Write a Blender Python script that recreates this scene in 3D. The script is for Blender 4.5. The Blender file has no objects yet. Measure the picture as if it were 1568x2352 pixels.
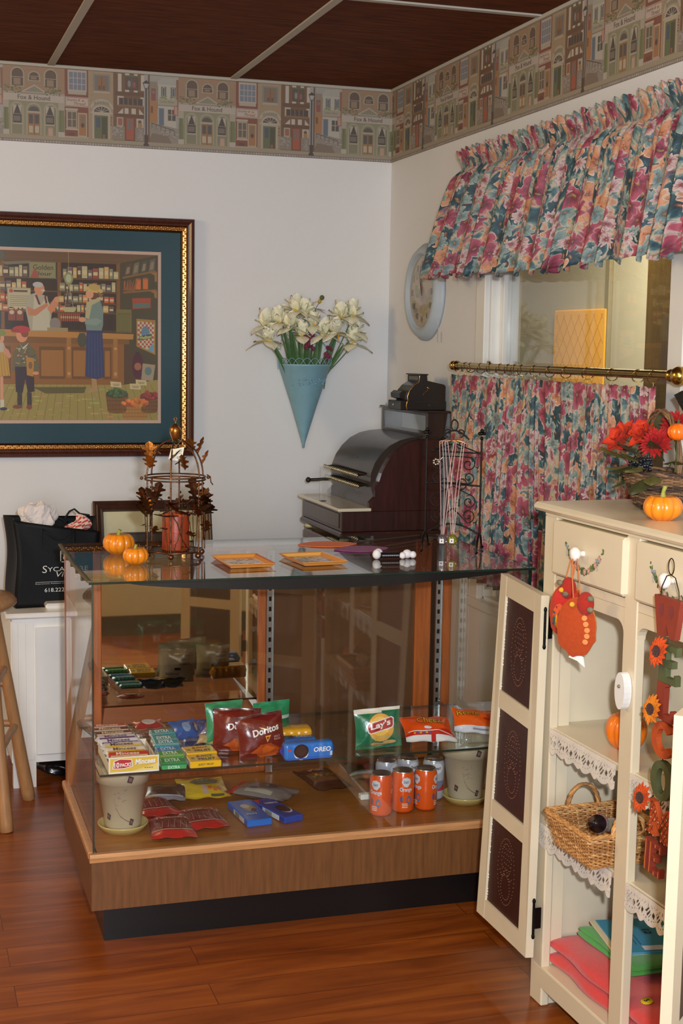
import bpy, math, random
from mathutils import Vector, Matrix, noise as mnoise
from math import sin, cos, pi, sqrt
R = random.Random(7)
scn = bpy.context.scene
COL = scn.collection

def L(c):
    return c/12.92 if c <= .04045 else ((c+.055)/1.055)**2.4
def K(r, g, b, k=1.0):
    """a surface colour given as 0-255 sRGB; k scales it in linear light"""
    return tuple(min(.95, L(x/255)*k) for x in (r, g, b))

# ---------------------------------------------------------------- materials
MATS = {}
def nodes(name):
    m = bpy.data.materials.new(name); m.use_nodes = True
    nt = m.node_tree; nt.nodes.clear()
    return m, nt, nt.nodes.new, nt.links.new
def paint(name, rough=.6, metal=0, coat=0, spec=.5, noise=0, nscale=30, bump=0, bscale=60, stretch=(1,1,1), sheen=0, trans=0, alpha=1):
    """procedural finish over each face's own colour"""
    if name in MATS: return MATS[name]
    m, nt, N, Lk = nodes(name)
    out = N('ShaderNodeOutputMaterial'); b = N('ShaderNodeBsdfPrincipled'); a = N('ShaderNodeAttribute'); a.attribute_name = 'Col'
    Lk(b.outputs[0], out.inputs[0])
    b.inputs['Roughness'].default_value = rough; b.inputs['Metallic'].default_value = metal
    b.inputs['Coat Weight'].default_value = coat; b.inputs['Specular IOR Level'].default_value = spec
    b.inputs['Sheen Weight'].default_value = sheen; b.inputs['Coat Roughness'].default_value = .08
    b.inputs['Transmission Weight'].default_value = trans
    src = a.outputs['Color']
    if noise or bump:
        tc = N('ShaderNodeTexCoord'); mp = N('ShaderNodeMapping'); mp.inputs['Scale'].default_value = stretch
        Lk(tc.outputs['Object'], mp.inputs[0])
    if noise:
        n = N('ShaderNodeTexNoise'); n.inputs['Scale'].default_value = nscale; n.inputs['Detail'].default_value = 5
        Lk(mp.outputs[0], n.inputs['Vector'])
        r = N('ShaderNodeMapRange'); r.inputs[1].default_value = .25; r.inputs[2].default_value = .75
        r.inputs[3].default_value = 1-noise; r.inputs[4].default_value = 1+noise*.6
        Lk(n.outputs['Fac'], r.inputs[0])
        mu = N('ShaderNodeVectorMath'); mu.operation = 'SCALE'
        Lk(src, mu.inputs[0]); Lk(r.outputs[0], mu.inputs['Scale']); src = mu.outputs[0]
    Lk(src, b.inputs['Base Color'])
    if bump:
        n2 = N('ShaderNodeTexNoise'); n2.inputs['Scale'].default_value = bscale; n2.inputs['Detail'].default_value = 3
        Lk(mp.outputs[0], n2.inputs['Vector'])
        bp = N('ShaderNodeBump'); bp.inputs['Strength'].default_value = bump; bp.inputs['Distance'].default_value = .004
        Lk(n2.outputs['Fac'], bp.inputs['Height']); Lk(bp.outputs[0], b.inputs['Normal'])
    if alpha < 1: b.inputs['Alpha'].default_value = alpha
    MATS[name] = m
    return m
def glass_mat(name, tint, rmin=.045, rough=0.0):
    """thin clear pane: lets light straight through and mirrors by its viewing angle"""
    m, nt, N, Lk = nodes(name)
    out = N('ShaderNodeOutputMaterial'); mix = N('ShaderNodeMixShader'); t = N('ShaderNodeBsdfTransparent'); g = N('ShaderNodeBsdfGlossy')
    t.inputs[0].default_value = (*tint, 1); g.inputs['Roughness'].default_value = rough; g.inputs[0].default_value = (1,1,1,1)
    lw = N('ShaderNodeLayerWeight'); lw.inputs[0].default_value = .5
    p = N('ShaderNodeMath'); p.operation = 'POWER'; p.inputs[1].default_value = 5
    q = N('ShaderNodeMath'); q.operation = 'MULTIPLY_ADD'; q.inputs[1].default_value = 1-rmin; q.inputs[2].default_value = rmin
    Lk(lw.outputs['Facing'], p.inputs[0]); Lk(p.outputs[0], q.inputs[0]); Lk(q.outputs[0], mix.inputs[0])
    Lk(t.outputs[0], mix.inputs[1]); Lk(g.outputs[0], mix.inputs[2]); Lk(mix.outputs[0], out.inputs[0])
    MATS[name] = m
    return m
PT = paint('flat_paint', .75)
WALLP = paint('wall_paint', .6, noise=.02, nscale=3, bump=.12, bscale=220)
ENAM = paint('satin_enamel', .32, coat=.15, noise=.03, nscale=14, bump=.04, bscale=40)
GLOSS = paint('gloss_plastic', .18, coat=.3)
FOIL = paint('foil_wrapper', .28, coat=.5, noise=.06, nscale=45, bump=.5, bscale=42)
PAPER = paint('paper', .8, noise=.03, nscale=60)
PRINT = paint('print', .62)
CLOTH = paint('cloth', .9, sheen=.3, noise=.08, nscale=120, bump=.3, bscale=500)
FELT = paint('felt', .95, sheen=.08, noise=.12, nscale=160, bump=.3, bscale=600)
IRON = paint('black_iron', .42, metal=.7, noise=.3, nscale=60, bump=.2, bscale=160)
BRONZE = paint('bronze_metal', .34, metal=.85, noise=.45, nscale=45, bump=.25, bscale=120)
BRASS = paint('brass_metal', .22, metal=1.0, noise=.12, nscale=60)
STEEL = paint('steel_metal', .3, metal=1.0, noise=.08, nscale=90)
WICK = paint('wicker', .7, noise=.35, nscale=90, bump=.4, bscale=260)
SKINP = paint('pumpkin_skin', .3, coat=.35, noise=.1, nscale=35, bump=.08, bscale=60)
PETAL = paint('petal', .8, sheen=.02, noise=.1, nscale=60)
LEAF = paint('leaf', .6, noise=.25, nscale=70)
WAX = paint('wax', .45, noise=.25, nscale=30, bump=.3, bscale=90)
WOODX = paint('wood_along_x', .42, coat=.2, noise=.3, nscale=9, stretch=(1,14,14))
WOODZ = paint('wood_along_z', .42, coat=.15, noise=.34, nscale=8, stretch=(12,12,1))
DWOOD = paint('mahogany', .36, coat=.25, noise=.4, nscale=10, stretch=(10,10,1))
TIN = paint('tin_panel', .45, metal=.35, noise=.2, nscale=12, bump=.15, bscale=60)
GLASS = glass_mat('clear_glass', (.985,.99,.985))
WINGL = glass_mat('window_glass', (.95,.95,.93))
CELLO = glass_mat('clear_film', (.93,.93,.93), .10, .08)
SHELFG = glass_mat('shelf_glass', (.93,.96,.94))
GEDGE = paint('glass_edge', .12, coat=.5)
MIRR = paint('mirror_silver', .02, metal=1.0)
DGLOSS = paint('brown_gloss', .1, coat=.6, noise=.1, nscale=5)

# ---------------------------------------------------------------- mesh builder
class MB:
    def __init__(s, col=(.5,.5,.5)):
        s.v=[]; s.f=[]; s.c=[]; s.s=[]; s.m=[]; s.col=col; s.mi=0; s.M=Matrix(); s.uv=None
    def add(s, vs, fs, col=None, smooth=False, cols=None):
        o=len(s.v); s.v += [s.M @ Vector(p) for p in vs]
        for i,f in enumerate(fs):
            s.f.append([o+k for k in f]); s.c.append((cols[i] if cols else (col or s.col))); s.s.append(smooth); s.m.append(s.mi)
        return s
    def box(s, a, b, col=None, bev=0, cols=None):
        (x0,y0,z0),(x1,y1,z1) = [min(a[i],b[i]) for i in range(3)],[max(a[i],b[i]) for i in range(3)]
        if not bev:
            vs=[(x0,y0,z0),(x1,y0,z0),(x1,y1,z0),(x0,y1,z0),(x0,y0,z1),(x1,y0,z1),(x1,y1,z1),(x0,y1,z1)]
            return s.add(vs,[(0,3,2,1),(4,5,6,7),(0,1,5,4),(1,2,6,5),(2,3,7,6),(3,0,4,7)],col,cols=cols)
        bev=min(bev,(x1-x0)*.45,(y1-y0)*.45,(z1-z0)*.45)
        # chamfered box: each corner gives three vertices
        vs=[]; idx={}
        for i,x in enumerate((x0,x1)):
            for j,y in enumerate((y0,y1)):
                for k,z in enumerate((z0,z1)):
                    dx,dy,dz=(bev*(1-2*i),bev*(1-2*j),bev*(1-2*k))
                    idx[i,j,k]=len(vs); vs+=[(x,y+dy,z+dz),(x+dx,y,z+dz),(x+dx,y+dy,z)]
        g=lambda i,j,k,a: idx[i,j,k]+a
        fs=[]
        for i in (0,1): q=[g(i,0,0,0),g(i,1,0,0),g(i,1,1,0),g(i,0,1,0)]; fs.append(q if i else q[::-1])
        for j in (0,1): q=[g(0,j,0,1),g(1,j,0,1),g(1,j,1,1),g(0,j,1,1)]; fs.append(q[::-1] if j else q)
        for k in (0,1): q=[g(0,0,k,2),g(1,0,k,2),g(1,1,k,2),g(0,1,k,2)]; fs.append(q if k else q[::-1])
        for i in (0,1):
            for j in (0,1):
                q=[g(i,j,0,0),g(i,j,1,0),g(i,j,1,1),g(i,j,0,1)]; fs.append(q if (i+j)%2 else q[::-1])
                q=[g(i,0,j,0),g(i,1,j,0),g(i,1,j,2),g(i,0,j,2)]; fs.append(q if (i+j)%2==0 else q[::-1])
                q=[g(0,i,j,1),g(1,i,j,1),g(1,i,j,2),g(0,i,j,2)]; fs.append(q if (i+j)%2 else q[::-1])
                for k in (0,1):
                    t=[g(i,j,k,0),g(i,j,k,1),g(i,j,k,2)]; fs.append(t if (i+j+k)%2 else t[::-1])
        return s.add(vs,fs,col)
    def prism(s, pts, d, axis='y', col=None, o=0, smooth=False, cap2=None):
        """outline pts (2D) extruded by d; axis gives the extrusion direction"""
        def P(p,t):
            x,y=p
            return {'y':(x,o+t,y),'x':(o+t,x,y),'z':(x,y,o+t)}[axis]
        n=len(pts); vs=[P(p,0) for p in pts]+[P(p,d) for p in pts]
        s.add(vs,[tuple(range(n))],col); s.f[-1]=s.f[-1]
        s.add([P(p,d) for p in pts],[tuple(range(n))[::-1]],cap2 or col)
        s.add(vs,[(i,(i+1)%n,n+(i+1)%n,n+i) for i in range(n)],col,smooth)
        return s
    def grid(s, fn, nu, nv, col=None, smooth=True, cfn=None, wu=False, wv=False, uv=None):
        vs=[fn(i/nu,j/nv) for j in range(nv+(0 if wv else 1)) for i in range(nu+(0 if wu else 1))]
        W=nu+(0 if wu else 1); H=nv+(0 if wv else 1); fs=[]; cs=[]; 
        if uv and s.uv is None: s.uv={}
        for j in range(nv):
            for i in range(nu):
                i2=(i+1)%W if wu else i+1; j2=(j+1)%H if wv else j+1
                if uv: s.uv[len(s.f)+len(fs)]=[uv(i/nu,j/nv),uv((i+1)/nu,j/nv),uv((i+1)/nu,(j+1)/nv),uv(i/nu,(j+1)/nv)]
                fs.append((j*W+i,j*W+i2,j2*W+i2,j2*W+i)); cs.append(cfn((i+.5)/nu,(j+.5)/nv) if cfn else (col or s.col))
        return s.add(vs,fs,None,smooth,cs)
    def tube(s, pts, r, n=8, col=None, closed=False, caps=True, flat=1.0):
        pts=[Vector(p) for p in pts]; m=len(pts)
        if m<2: return s
        rr=r if isinstance(r,(list,tuple)) else [r]*m
        vs=[]; up=None
        for i,p in enumerate(pts):
            a=pts[(i-1)%m] if (closed or i>0) else p; b=pts[(i+1)%m] if (closed or i<m-1) else p
            t=(b-a); t=t.normalized() if t.length>1e-9 else Vector((0,0,1))
            if up is None:
                up=Vector((0,0,1)) if abs(t.z)<.9 else Vector((1,0,0))
            up=(up-t*up.dot(t)); up=up.normalized() if up.length>1e-6 else t.orthogonal().normalized()
            w=t.cross(up)
            for k in range(n):
                q=2*pi*k/n; vs.append(p+(up*cos(q)*flat+w*sin(q))*rr[i])
        fs=[]
        for i in range(m if closed else m-1):
            for k in range(n):
                a=i*n+k; b=i*n+(k+1)%n; c=((i+1)%m)*n+(k+1)%n; d=((i+1)%m)*n+k; fs.append((a,b,c,d))
        s.add(vs,fs,col,True)
        if caps and not closed:
            s.add(vs[:n],[tuple(range(n))[::-1]],col); s.add(vs[-n:],[tuple(range(n))],col)
        return s
    def lathe(s, prof, c=(0,0,0), n=32, col=None, smooth=True, axis='z', cfn=None, a0=0, a1=2*pi):
        full=abs(a1-a0-2*pi)<1e-6; m=len(prof); k=n if full else n+1; vs=[]
        for r,z in prof:
            for i in range(k):
                a=a0+(a1-a0)*i/n; x,y=r*cos(a),r*sin(a)
                p={'z':(x,y,z),'x':(z,x,y),'y':(x,z,y)}[axis]; vs.append((c[0]+p[0],c[1]+p[1],c[2]+p[2]))
        fs=[];cs=[]
        for j in range(m-1):
            for i in range(n):
                i2=(i+1)%k; fs.append((j*k+i,j*k+i2,(j+1)*k+i2,(j+1)*k+i)); cs.append(cfn((i+.5)/n,j) if cfn else (col or s.col))
        return s.add(vs,fs,None,smooth,cs)
    def ball(s, c, r, col=None, n=12, m=8, sc=(1,1,1)):
        def f(u,v):
            a=2*pi*u; b=pi*(v-.5); return (c[0]+r*sc[0]*cos(a)*cos(b),c[1]+r*sc[1]*sin(a)*cos(b),c[2]+r*sc[2]*sin(b))
        return s.grid(f,n,m,col,True,wu=True)
    def build(s, name, mat, parent=None, loc=None, rz=0):
        me=bpy.data.meshes.new(name); me.from_pydata(s.v,[],s.f); me.update()
        ca=me.color_attributes.new('Col','FLOAT_COLOR','CORNER'); buf=[]
        for f,c in zip(s.f,s.c): buf += [c[0],c[1],c[2],1.0]*len(f)
        ca.data.foreach_set('color',buf)
        me.polygons.foreach_set('use_smooth',s.s)
        for mt in (mat if isinstance(mat,(list,tuple)) else [mat]): me.materials.append(mt)
        me.polygons.foreach_set('material_index',s.m)
        if s.uv:
            uvl=me.uv_layers.new(name='UVMap')
            for fi,p in enumerate(me.polygons):
                if fi in s.uv:
                    for li,t in zip(p.loop_indices,s.uv[fi]): uvl.data[li].uv=t
        o=bpy.data.objects.new(name,me); COL.objects.link(o)
        if parent: o.parent=parent
        if loc is not None: o.location=loc; o.rotation_euler=(0,0,rz)
        return o
def props(o,label,cat,group=None,kind=None):
    o['label']=label; o['category']=cat
    if group: o['group']=group
    if kind: o['kind']=kind
    return o
def thing(name,label,cat,loc=(0,0,0),rz=0,group=None,rot=None):
    o=bpy.data.objects.new(name,None); COL.objects.link(o); o.empty_display_size=.05
    o.location=loc; o.rotation_euler=rot if rot else (0,0,rz)
    return props(o,label,cat,group)
def struct(name,mb,mat,label=None,cat=None):
    o=mb.build(name,mat); o['kind']='structure'
    if label: o['label']=label
    if cat: o['category']=cat
    return o
def dup(root,loc,rz=None,label=None,rot=None,scale=None):
    c=root.copy(); COL.objects.link(c); c.location=loc
    if rz is not None: c.rotation_euler=(0,0,rz)
    if rot is not None: c.rotation_euler=rot
    if scale: c.scale=scale
    if label: c['label']=label
    for ch in list(root.children):
        d=ch.copy(); COL.objects.link(d); d.parent=c
        for g in list(ch.children):
            e=g.copy(); COL.objects.link(e); e.parent=d
    return c

# ---------------------------------------------------------------- printed decoration
_tc={}
def text_mesh(s, bold=0.0):
    key=(s,bold)
    if key in _tc: return _tc[key]
    cu=bpy.data.curves.new('t','FONT'); cu.body=s; cu.size=1; cu.offset=bold; cu.resolution_u=3; cu.fill_mode='FRONT'
    ob=bpy.data.objects.new('t',cu); COL.objects.link(ob)
    dg=bpy.context.evaluated_depsgraph_get(); dg.update(); ev=ob.evaluated_get(dg); me=ev.to_mesh()
    vs=[(v.co.x,v.co.y) for v in me.vertices]; fs=[tuple(p.vertices) for p in me.polygons]
    ev.to_mesh_clear(); bpy.data.objects.remove(ob); bpy.data.curves.remove(cu)
    x0=min(v[0] for v in vs); x1=max(v[0] for v in vs); y0=min(v[1] for v in vs); y1=max(v[1] for v in vs)
    _tc[key]=([((x-x0)/(x1-x0),(y-y0)/(y1-y0)) for x,y in vs],fs,(x1-x0)/(y1-y0))
    return _tc[key]
class Deco:
    """coloured shapes printed on a surface; fn(x,y,lift)->3D"""
    def __init__(s, mb, fn, eps=.0003):
        s.mb=mb; s.e=eps; s.k=0
        # each shape sits a hair higher than the last, so no two printed shapes share a plane
        s.fn=lambda x,y,l: fn(x,y,l+s.k*eps*.012)
    def nxt(s): s.k=(s.k+1)%70
    rings=0                                   # set above 0 on curved surfaces: shapes follow the curve
    def poly(s, pts, col, l=1):
        s.nxt()
        if not s.rings:
            s.mb.add([s.fn(x,y,l*s.e) for x,y in pts],[tuple(range(len(pts)))],col); return s
        q=[]
        for (xa,ya),(xb,yb) in zip(pts,list(pts[1:])+[pts[0]]):
            for i in range(s.rings): t=i/s.rings; q.append((xa+(xb-xa)*t,ya+(yb-ya)*t))
        cx=sum(p[0] for p in q)/len(q); cy=sum(p[1] for p in q)/len(q); n=len(q); vs=[];fs=[]
        for r in range(s.rings+1):
            k=r/s.rings
            for x,y in q: vs.append(s.fn(cx+(x-cx)*k,cy+(y-cy)*k,l*s.e))
        for r in range(s.rings): fs+=[(r*n+i,r*n+(i+1)%n,(r+1)*n+(i+1)%n,(r+1)*n+i) for i in range(n)]
        s.mb.add(vs,fs,col); return s
    def rect(s, x0,y0,x1,y1,col,l=1,nx=1,ny=1):
        s.nxt(); nx=max(nx,s.rings); ny=max(ny,s.rings)
        s.mb.grid(lambda u,v:s.fn(x0+(x1-x0)*u,y0+(y1-y0)*v,l*s.e),nx,ny,col,False); return s
    def ell(s,cx,cy,rx,ry,col,l=1,n=18,a0=0,a1=2*pi,rot=0,rings=1):
        full=abs(a1-a0)>6.28; s.nxt(); rings=max(rings,s.rings)
        for q in range(rings):
            r0,r1=q/rings,(q+1)/rings
            vs=[];k=n+1
            for r in (r0,r1):
                for i in range(k):
                    a=a0+(a1-a0)*i/n; x,y=rx*r*cos(a),ry*r*sin(a)
                    vs.append(s.fn(cx+x*cos(rot)-y*sin(rot),cy+x*sin(rot)+y*cos(rot),l*s.e))
            s.mb.add(vs,[(i,i+1,k+i+1,k+i) for i in range(n)],col)
        return s
    def arch(s,x0,x1,y0,y1,col,l=1):
        cx=(x0+x1)/2;r=(x1-x0)/2;sg=1 if y1>y0 else -1; h=min(abs(r),abs(y1-y0)*.8)
        pts=[(x0,y0),(x1,y0)]+[(cx+r*cos(a),y1-sg*h+sg*h*sin(a)) for a in [pi*i/10 for i in range(11)]]
        return s.poly(pts,col,l)
    def text(s,t,x0,y0,w,h,col,l=2,bold=0.0,slant=0,rise=0,warp=None):
        """fill the box x0,y0,w,h with the words"""
        vs,fs,_=text_mesh(t,bold); s.nxt()
        P=[]
        for a,b in vs:
            X=x0+w*a+slant*h*b; Y=y0+h*b+rise*a
            if warp: X,Y=warp(X,Y)
            P.append(s.fn(X,Y,l*s.e))
        s.mb.add(P,fs,col); return s
    def line(s,pts,w,col,l=1):
        for (xa,ya),(xb,yb) in zip(pts[:-1],pts[1:]):
            dx,dy=xb-xa,yb-ya; n=sqrt(dx*dx+dy*dy) or 1; nx,ny=-dy/n*w/2,dx/n*w/2
            s.poly([(xa+nx,ya+ny),(xa-nx,ya-ny),(xb-nx,yb-ny),(xb+nx,yb+ny)],col,l)
        return s

# ---------------------------------------------------------------- frames of reference (plain metres)
SA=-.0083; SO=Vector((-1.4992,-2.0132,0))          # display case: front left corner on the floor
def SC(u,v,z): return Vector((SO.x+cos(SA)*u-sin(SA)*v, SO.y+sin(SA)*u+cos(SA)*v, z))
BA=math.atan2(-cos(-.0244),-sin(-.0244)); BO=Vector((-.5079,-2.5754,0))   # pie safe: far front corner on the floor
def CB(u,v,z): return Vector((BO.x+cos(BA)*u-sin(BA)*v, BO.y+sin(BA)*u+cos(BA)*v, z))
# ================================================================ room
H=2.6145; ZB=2.3243; XL=-4.6; YF=-7.8
wallc=K(222,219,215)
# floor: laminate planks
def floor_mat():
    m,nt,N,Lk=nodes('laminate_floor'); out=N('ShaderNodeOutputMaterial'); b=N('ShaderNodeBsdfPrincipled'); Lk(b.outputs[0],out.inputs[0])
    tc=N('ShaderNodeTexCoord'); br=N('ShaderNodeTexBrick'); br.inputs['Scale'].default_value=1; br.offset=.37
    br.inputs['Brick Width'].default_value=1.25; br.inputs['Row Height'].default_value=.115; br.inputs['Mortar Size'].default_value=.0012
    br.inputs['Color1'].default_value=(.0,.0,.0,1); br.inputs['Color2'].default_value=(1,1,1,1); br.inputs['Mortar'].default_value=(.3,.3,.3,1)
    Lk(tc.outputs['Object'],br.inputs['Vector'])
    mp=N('ShaderNodeMapping'); mp.inputs['Scale'].default_value=(1.3,11,1); Lk(tc.outputs['Object'],mp.inputs[0])
    add=N('ShaderNodeVectorMath'); add.operation='MULTIPLY_ADD'; add.inputs[1].default_value=(7,3,5); Lk(br.outputs['Color'],add.inputs[0]); Lk(mp.outputs[0],add.inputs[2])
    n=N('ShaderNodeTexNoise'); n.inputs['Scale'].default_value=1.6; n.inputs['Detail'].default_value=7; n.inputs['Roughness'].default_value=.6; n.inputs['Distortion'].default_value=.8
    Lk(add.outputs[0],n.inputs['Vector'])
    cr=N('ShaderNodeValToRGB'); e=cr.color_ramp.elements; e[0].position=.28; e[0].color=(*K(106,47,8),1); e[1].position=.72; e[1].color=(*K(168,90,26),1)
    x=cr.color_ramp.elements.new(.5); x.color=(*K(140,67,14),1)
    Lk(n.outputs['Fac'],cr.inputs[0])
    mx=N('ShaderNodeMix'); mx.data_type='RGBA'; mx.blend_type='MULTIPLY'; mx.inputs[0].default_value=.35
    cr2=N('ShaderNodeValToRGB'); cr2.color_ramp.elements[0].color=(.62,.58,.55,1); cr2.color_ramp.elements[1].color=(1,1,1,1); Lk(br.outputs['Color'],cr2.inputs[0])
    Lk(cr.outputs[0],mx.inputs[6]); Lk(cr2.outputs[0],mx.inputs[7])
    mx2=N('ShaderNodeMix'); mx2.data_type='RGBA'; mx2.blend_type='MULTIPLY'; mx2.inputs[7].default_value=(.4,.33,.28,1); Lk(br.outputs['Fac'],mx2.inputs[0]); Lk(mx.outputs[2],mx2.inputs[6])
    Lk(mx2.outputs[2],b.inputs['Base Color']); b.inputs['Roughness'].default_value=.36; b.inputs['Coat Weight'].default_value=.12; b.inputs['Coat Roughness'].default_value=.25
    return m
def ceil_mat():
    m,nt,N,Lk=nodes('dark_ceiling_board'); out=N('ShaderNodeOutputMaterial'); b=N('ShaderNodeBsdfPrincipled'); Lk(b.outputs[0],out.inputs[0])
    tc=N('ShaderNodeTexCoord'); mp=N('ShaderNodeMapping'); mp.inputs['Scale'].default_value=(2.5,18,1); Lk(tc.outputs['Object'],mp.inputs[0])
    n=N('ShaderNodeTexNoise'); n.inputs['Scale'].default_value=3; n.inputs['Detail'].default_value=6; Lk(mp.outputs[0],n.inputs['Vector'])
    cr=N('ShaderNodeValToRGB'); e=cr.color_ramp.elements; e[0].position=.3; e[0].color=(*K(72,32,9),1); e[1].position=.75; e[1].color=(*K(112,56,22),1)
    Lk(n.outputs['Fac'],cr.inputs[0]); Lk(cr.outputs[0],b.inputs['Base Color']); b.inputs['Roughness'].default_value=.8; b.inputs['Specular IOR Level'].default_value=.15
    return m
struct('floor',MB().box((XL,YF,-.08),(3.2,3.2,0)),floor_mat())
struct('ceiling',MB().box((XL,YF,H),(0.1,.1,H+.08)),ceil_mat())
struct('wall_back',MB(wallc).box((XL,0,0),(.1,.1,H)),WALLP)
w=MB(wallc); WY0,WY1,WZ0,WZ1=-2.27,-1.05,.70,2.08
w.box((0,WY1,0),(.1,0,H)); w.box((0,YF,0),(.1,WY0,H)); w.box((0,WY0,0),(.1,WY1,WZ0)); w.box((0,WY0,WZ1),(.1,WY1,H))
struct('wall_right',w,WALLP)
cream=K(205,196,165)
fc=thing('service_counter','cream painted service counter with dark toe kick standing right of the viewer','counter',(-.62,-5.05,0))
MB(K(214,206,170)).box((-.53,-.30,.11),(.50,.30,.88),bev=.004).build('body',ENAM,fc); MB(K(60,64,58)).box((-.50,-.28,0),(.50,.285,.11)).build('toe_kick',PT,fc); MB(K(150,120,84)).box((-.56,-.33,.88),(.52,.33,.915),bev=.006).build('worktop',WOODX,fc)
struct('wall_left',MB(cream).box((XL-.1,YF,0),(XL,.1,H)),WALLP)
struct('wall_front',MB(cream).box((XL,YF-.1,0),(.1,YF,H)),WALLP)
dk=K(72,76,66)
struct('baseboard_front',MB(dk).box((XL,YF,0),(0,YF+.02,.30)),PT)
struct('baseboard_left',MB(dk).box((XL,YF,0),(XL+.02,0,.12)),PT)
# ceiling grid and wall angle
gc=K(176,170,155)
k=1
for x in (-1.372-.705*3,-1.372-.705*2,-1.372-.705,-1.372,-.667):
    struct('trim_%d'%k,MB(gc).box((x-.0135,YF,H-.006),(x+.0135,0,H+.001)),PT); k+=1
for y in (-1.403,-1.403*2,-1.403*3,-1.403*4):
    struct('trim_%d'%k,MB(gc).box((XL,y-.0125,H-.0055),(0,y+.0125,H+.001)),PT); k+=1
struct('trim_%d'%k,MB(gc).box((XL,-.014,H-.012),(0,0,H),bev=.002),PT); k+=1
struct('trim_%d'%k,MB(gc).box((-.014,YF,H-.012),(0,-.014,H),bev=.002),PT); k+=1

# ---------------- wallpaper border: a printed street of shops, repeating
def street(d):
    g=1.12
    def c(r,gg,b,k=1.0): return K(r*.62+54,gg*.62+47,b*.62+40,g*k)
    wt=c(188,180,168)
    R.seed(3)
    # pub with brick upper floor
    d.rect(28,0,545,300,c(142,112,86))
    for q in range(70):
        x=R.uniform(30,520);y=R.uniform(4,225); d.rect(x,y,x+R.uniform(8,20),y+6,c(R.randint(125,165),R.randint(92,120),R.randint(68,92)),2)
    for a,b,t,u in ((92,207,15,185),(236,340,42,130),(370,484,15,185)):
        d.arch(a,b,u,t,c(150,150,128),3); d.arch(a+11,b-11,u-8,t+10,c(70,55,48),4)
        d.rect(a+11,(t+u)/2,b-11,(t+u)/2+5,c(150,150,140),5); d.rect(a+25,(t+u)/2+12,b-32,u-16,c(130,110,90),5)
    d.rect(28,228,545,300,c(150,146,134),3)
    d.poly([(170,230),(290,158),(408,230)],c(160,160,145),4); d.poly([(205,224),(290,172),(372,224)],c(120,118,100),5)
    for q in range(16): d.rect(175+q*14,233,183+q*14,243,c(110,105,90),5)
    for q in range(60):
        x=R.choice((R.uniform(42,180),R.uniform(375,545))); y=R.uniform(172,245); r=R.uniform(5,11)
        d.ell(x,y,r,r*.7,c(R.randint(55,95),R.randint(75,105),R.randint(45,65)),6,6)
    d.rect(30,246,540,306,c(176,168,158),4)
    d.text('Fox & Hound',150,292,270,-38,c(62,52,46),6,.01)
    d.rect(28,306,545,612,c(122,126,98),2)
    for a,b in ((30,76),(490,542)):
        d.rect(a,306,b,420,c(160,155,140),3); d.rect(a+4,370,b-4,560,c(92,104,66),4); d.rect(a+16,375,a+20,555,c(60,72,45),5); d.rect(a-2,560,b+2,606,c(175,170,158),4)
    for a,b in ((82,206),(212,356),(360,490)):
        d.arch(a,b,600,306,c(128,130,104),3); d.arch(a+9,b-9,600,318,c(150,150,126),4); d.arch(a+20,b-20,596,332,c(110,112,86),5)
    for a in (112,385):
        d.rect(a,345,a+68,500,c(45,44,42),6); d.poly([(a,345),(a+30,345),(a,430)],c(170,165,155),7); d.poly([(a+68,345),(a+38,345),(a+68,430)],c(170,165,155),7)
        d.rect(a,420,a+68,424,c(140,140,130),7); d.rect(a-6,500,a+74,512,c(160,155,140),7); d.rect(a+4,440,a+60,485,c(95,90,85),7)
    d.ell(284,390,44,40,c(60,60,62),6,12,pi,2*pi); d.rect(232,392,338,408,c(165,155,140),6)
    d.rect(232,410,336,598,c(140,98,58),6)
    for a in (242,292):
        d.rect(a,420,a+34,500,c(52,58,66),7); d.rect(a,520,a+34,580,c(176,166,140),7)
    d.rect(284,410,288,598,c(80,55,35),7)
    d.poly([(392,606),(404,525),(446,525),(452,606)],c(150,128,100),8); d.rect(406,535,440,600,c(180,150,130),9)
    # red brick shop
    d.rect(545,0,745,604,c(108,52,42))
    for q in range(40):
        x=R.uniform(548,730);y=R.uniform(4,590); d.rect(x,y,x+14,y+5,c(R.randint(95,130),R.randint(42,60),R.randint(35,50)),2)
    d.rect(570,8,732,196,c(170,165,155),3); d.rect(582,26,722,180,c(100,112,135),4)
    for x in (616,650,686): d.rect(x,26,x+5,180,c(178,176,172),5)
    for y in (76,128): d.rect(582,y,722,y+5,c(178,176,172),5)
    d.rect(574,196,728,222,c(165,158,145),4)
    d.rect(546,244,752,330,c(180,168,156),3); d.rect(550,249,748,325,c(135,75,65),4); d.rect(554,253,744,321,c(184,174,162),5)
    d.text('Smythe &',560,286,110,-26,c(110,45,40),7,0,-.3); d.text('Thread',615,314,100,-26,c(110,45,40),7,0,-.3); d.ell(700,275,12,9,c(170,120,60),7)
    d.rect(550,345,656,362,c(170,165,150),4); d.rect(556,362,650,524,c(155,145,125),4); d.rect(570,378,640,508,c(80,72,62),5)
    d.rect(602,378,608,508,c(165,160,145),6); d.rect(570,440,640,445,c(165,160,145),6); d.rect(552,524,655,536,c(172,166,150),5)
    d.rect(655,380,735,590,c(168,155,130),4); d.rect(665,392,725,580,c(150,96,55),5); d.rect(678,405,714,500,c(110,95,80),6); d.ell(696,490,14,20,c(50,45,42),7)
    d.rect(575,560,625,585,c(80,45,38),5); d.rect(545,590,745,604,c(160,150,135),5)
    # barber in tan stone
    d.rect(745,0,960,604,c(150,130,102))
    for q in range(50):
        x=R.uniform(748,940);y=R.uniform(4,590); d.rect(x,y,x+R.uniform(10,22),y+8,c(R.randint(130,165),R.randint(112,140),R.randint(85,110)),2)
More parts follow.
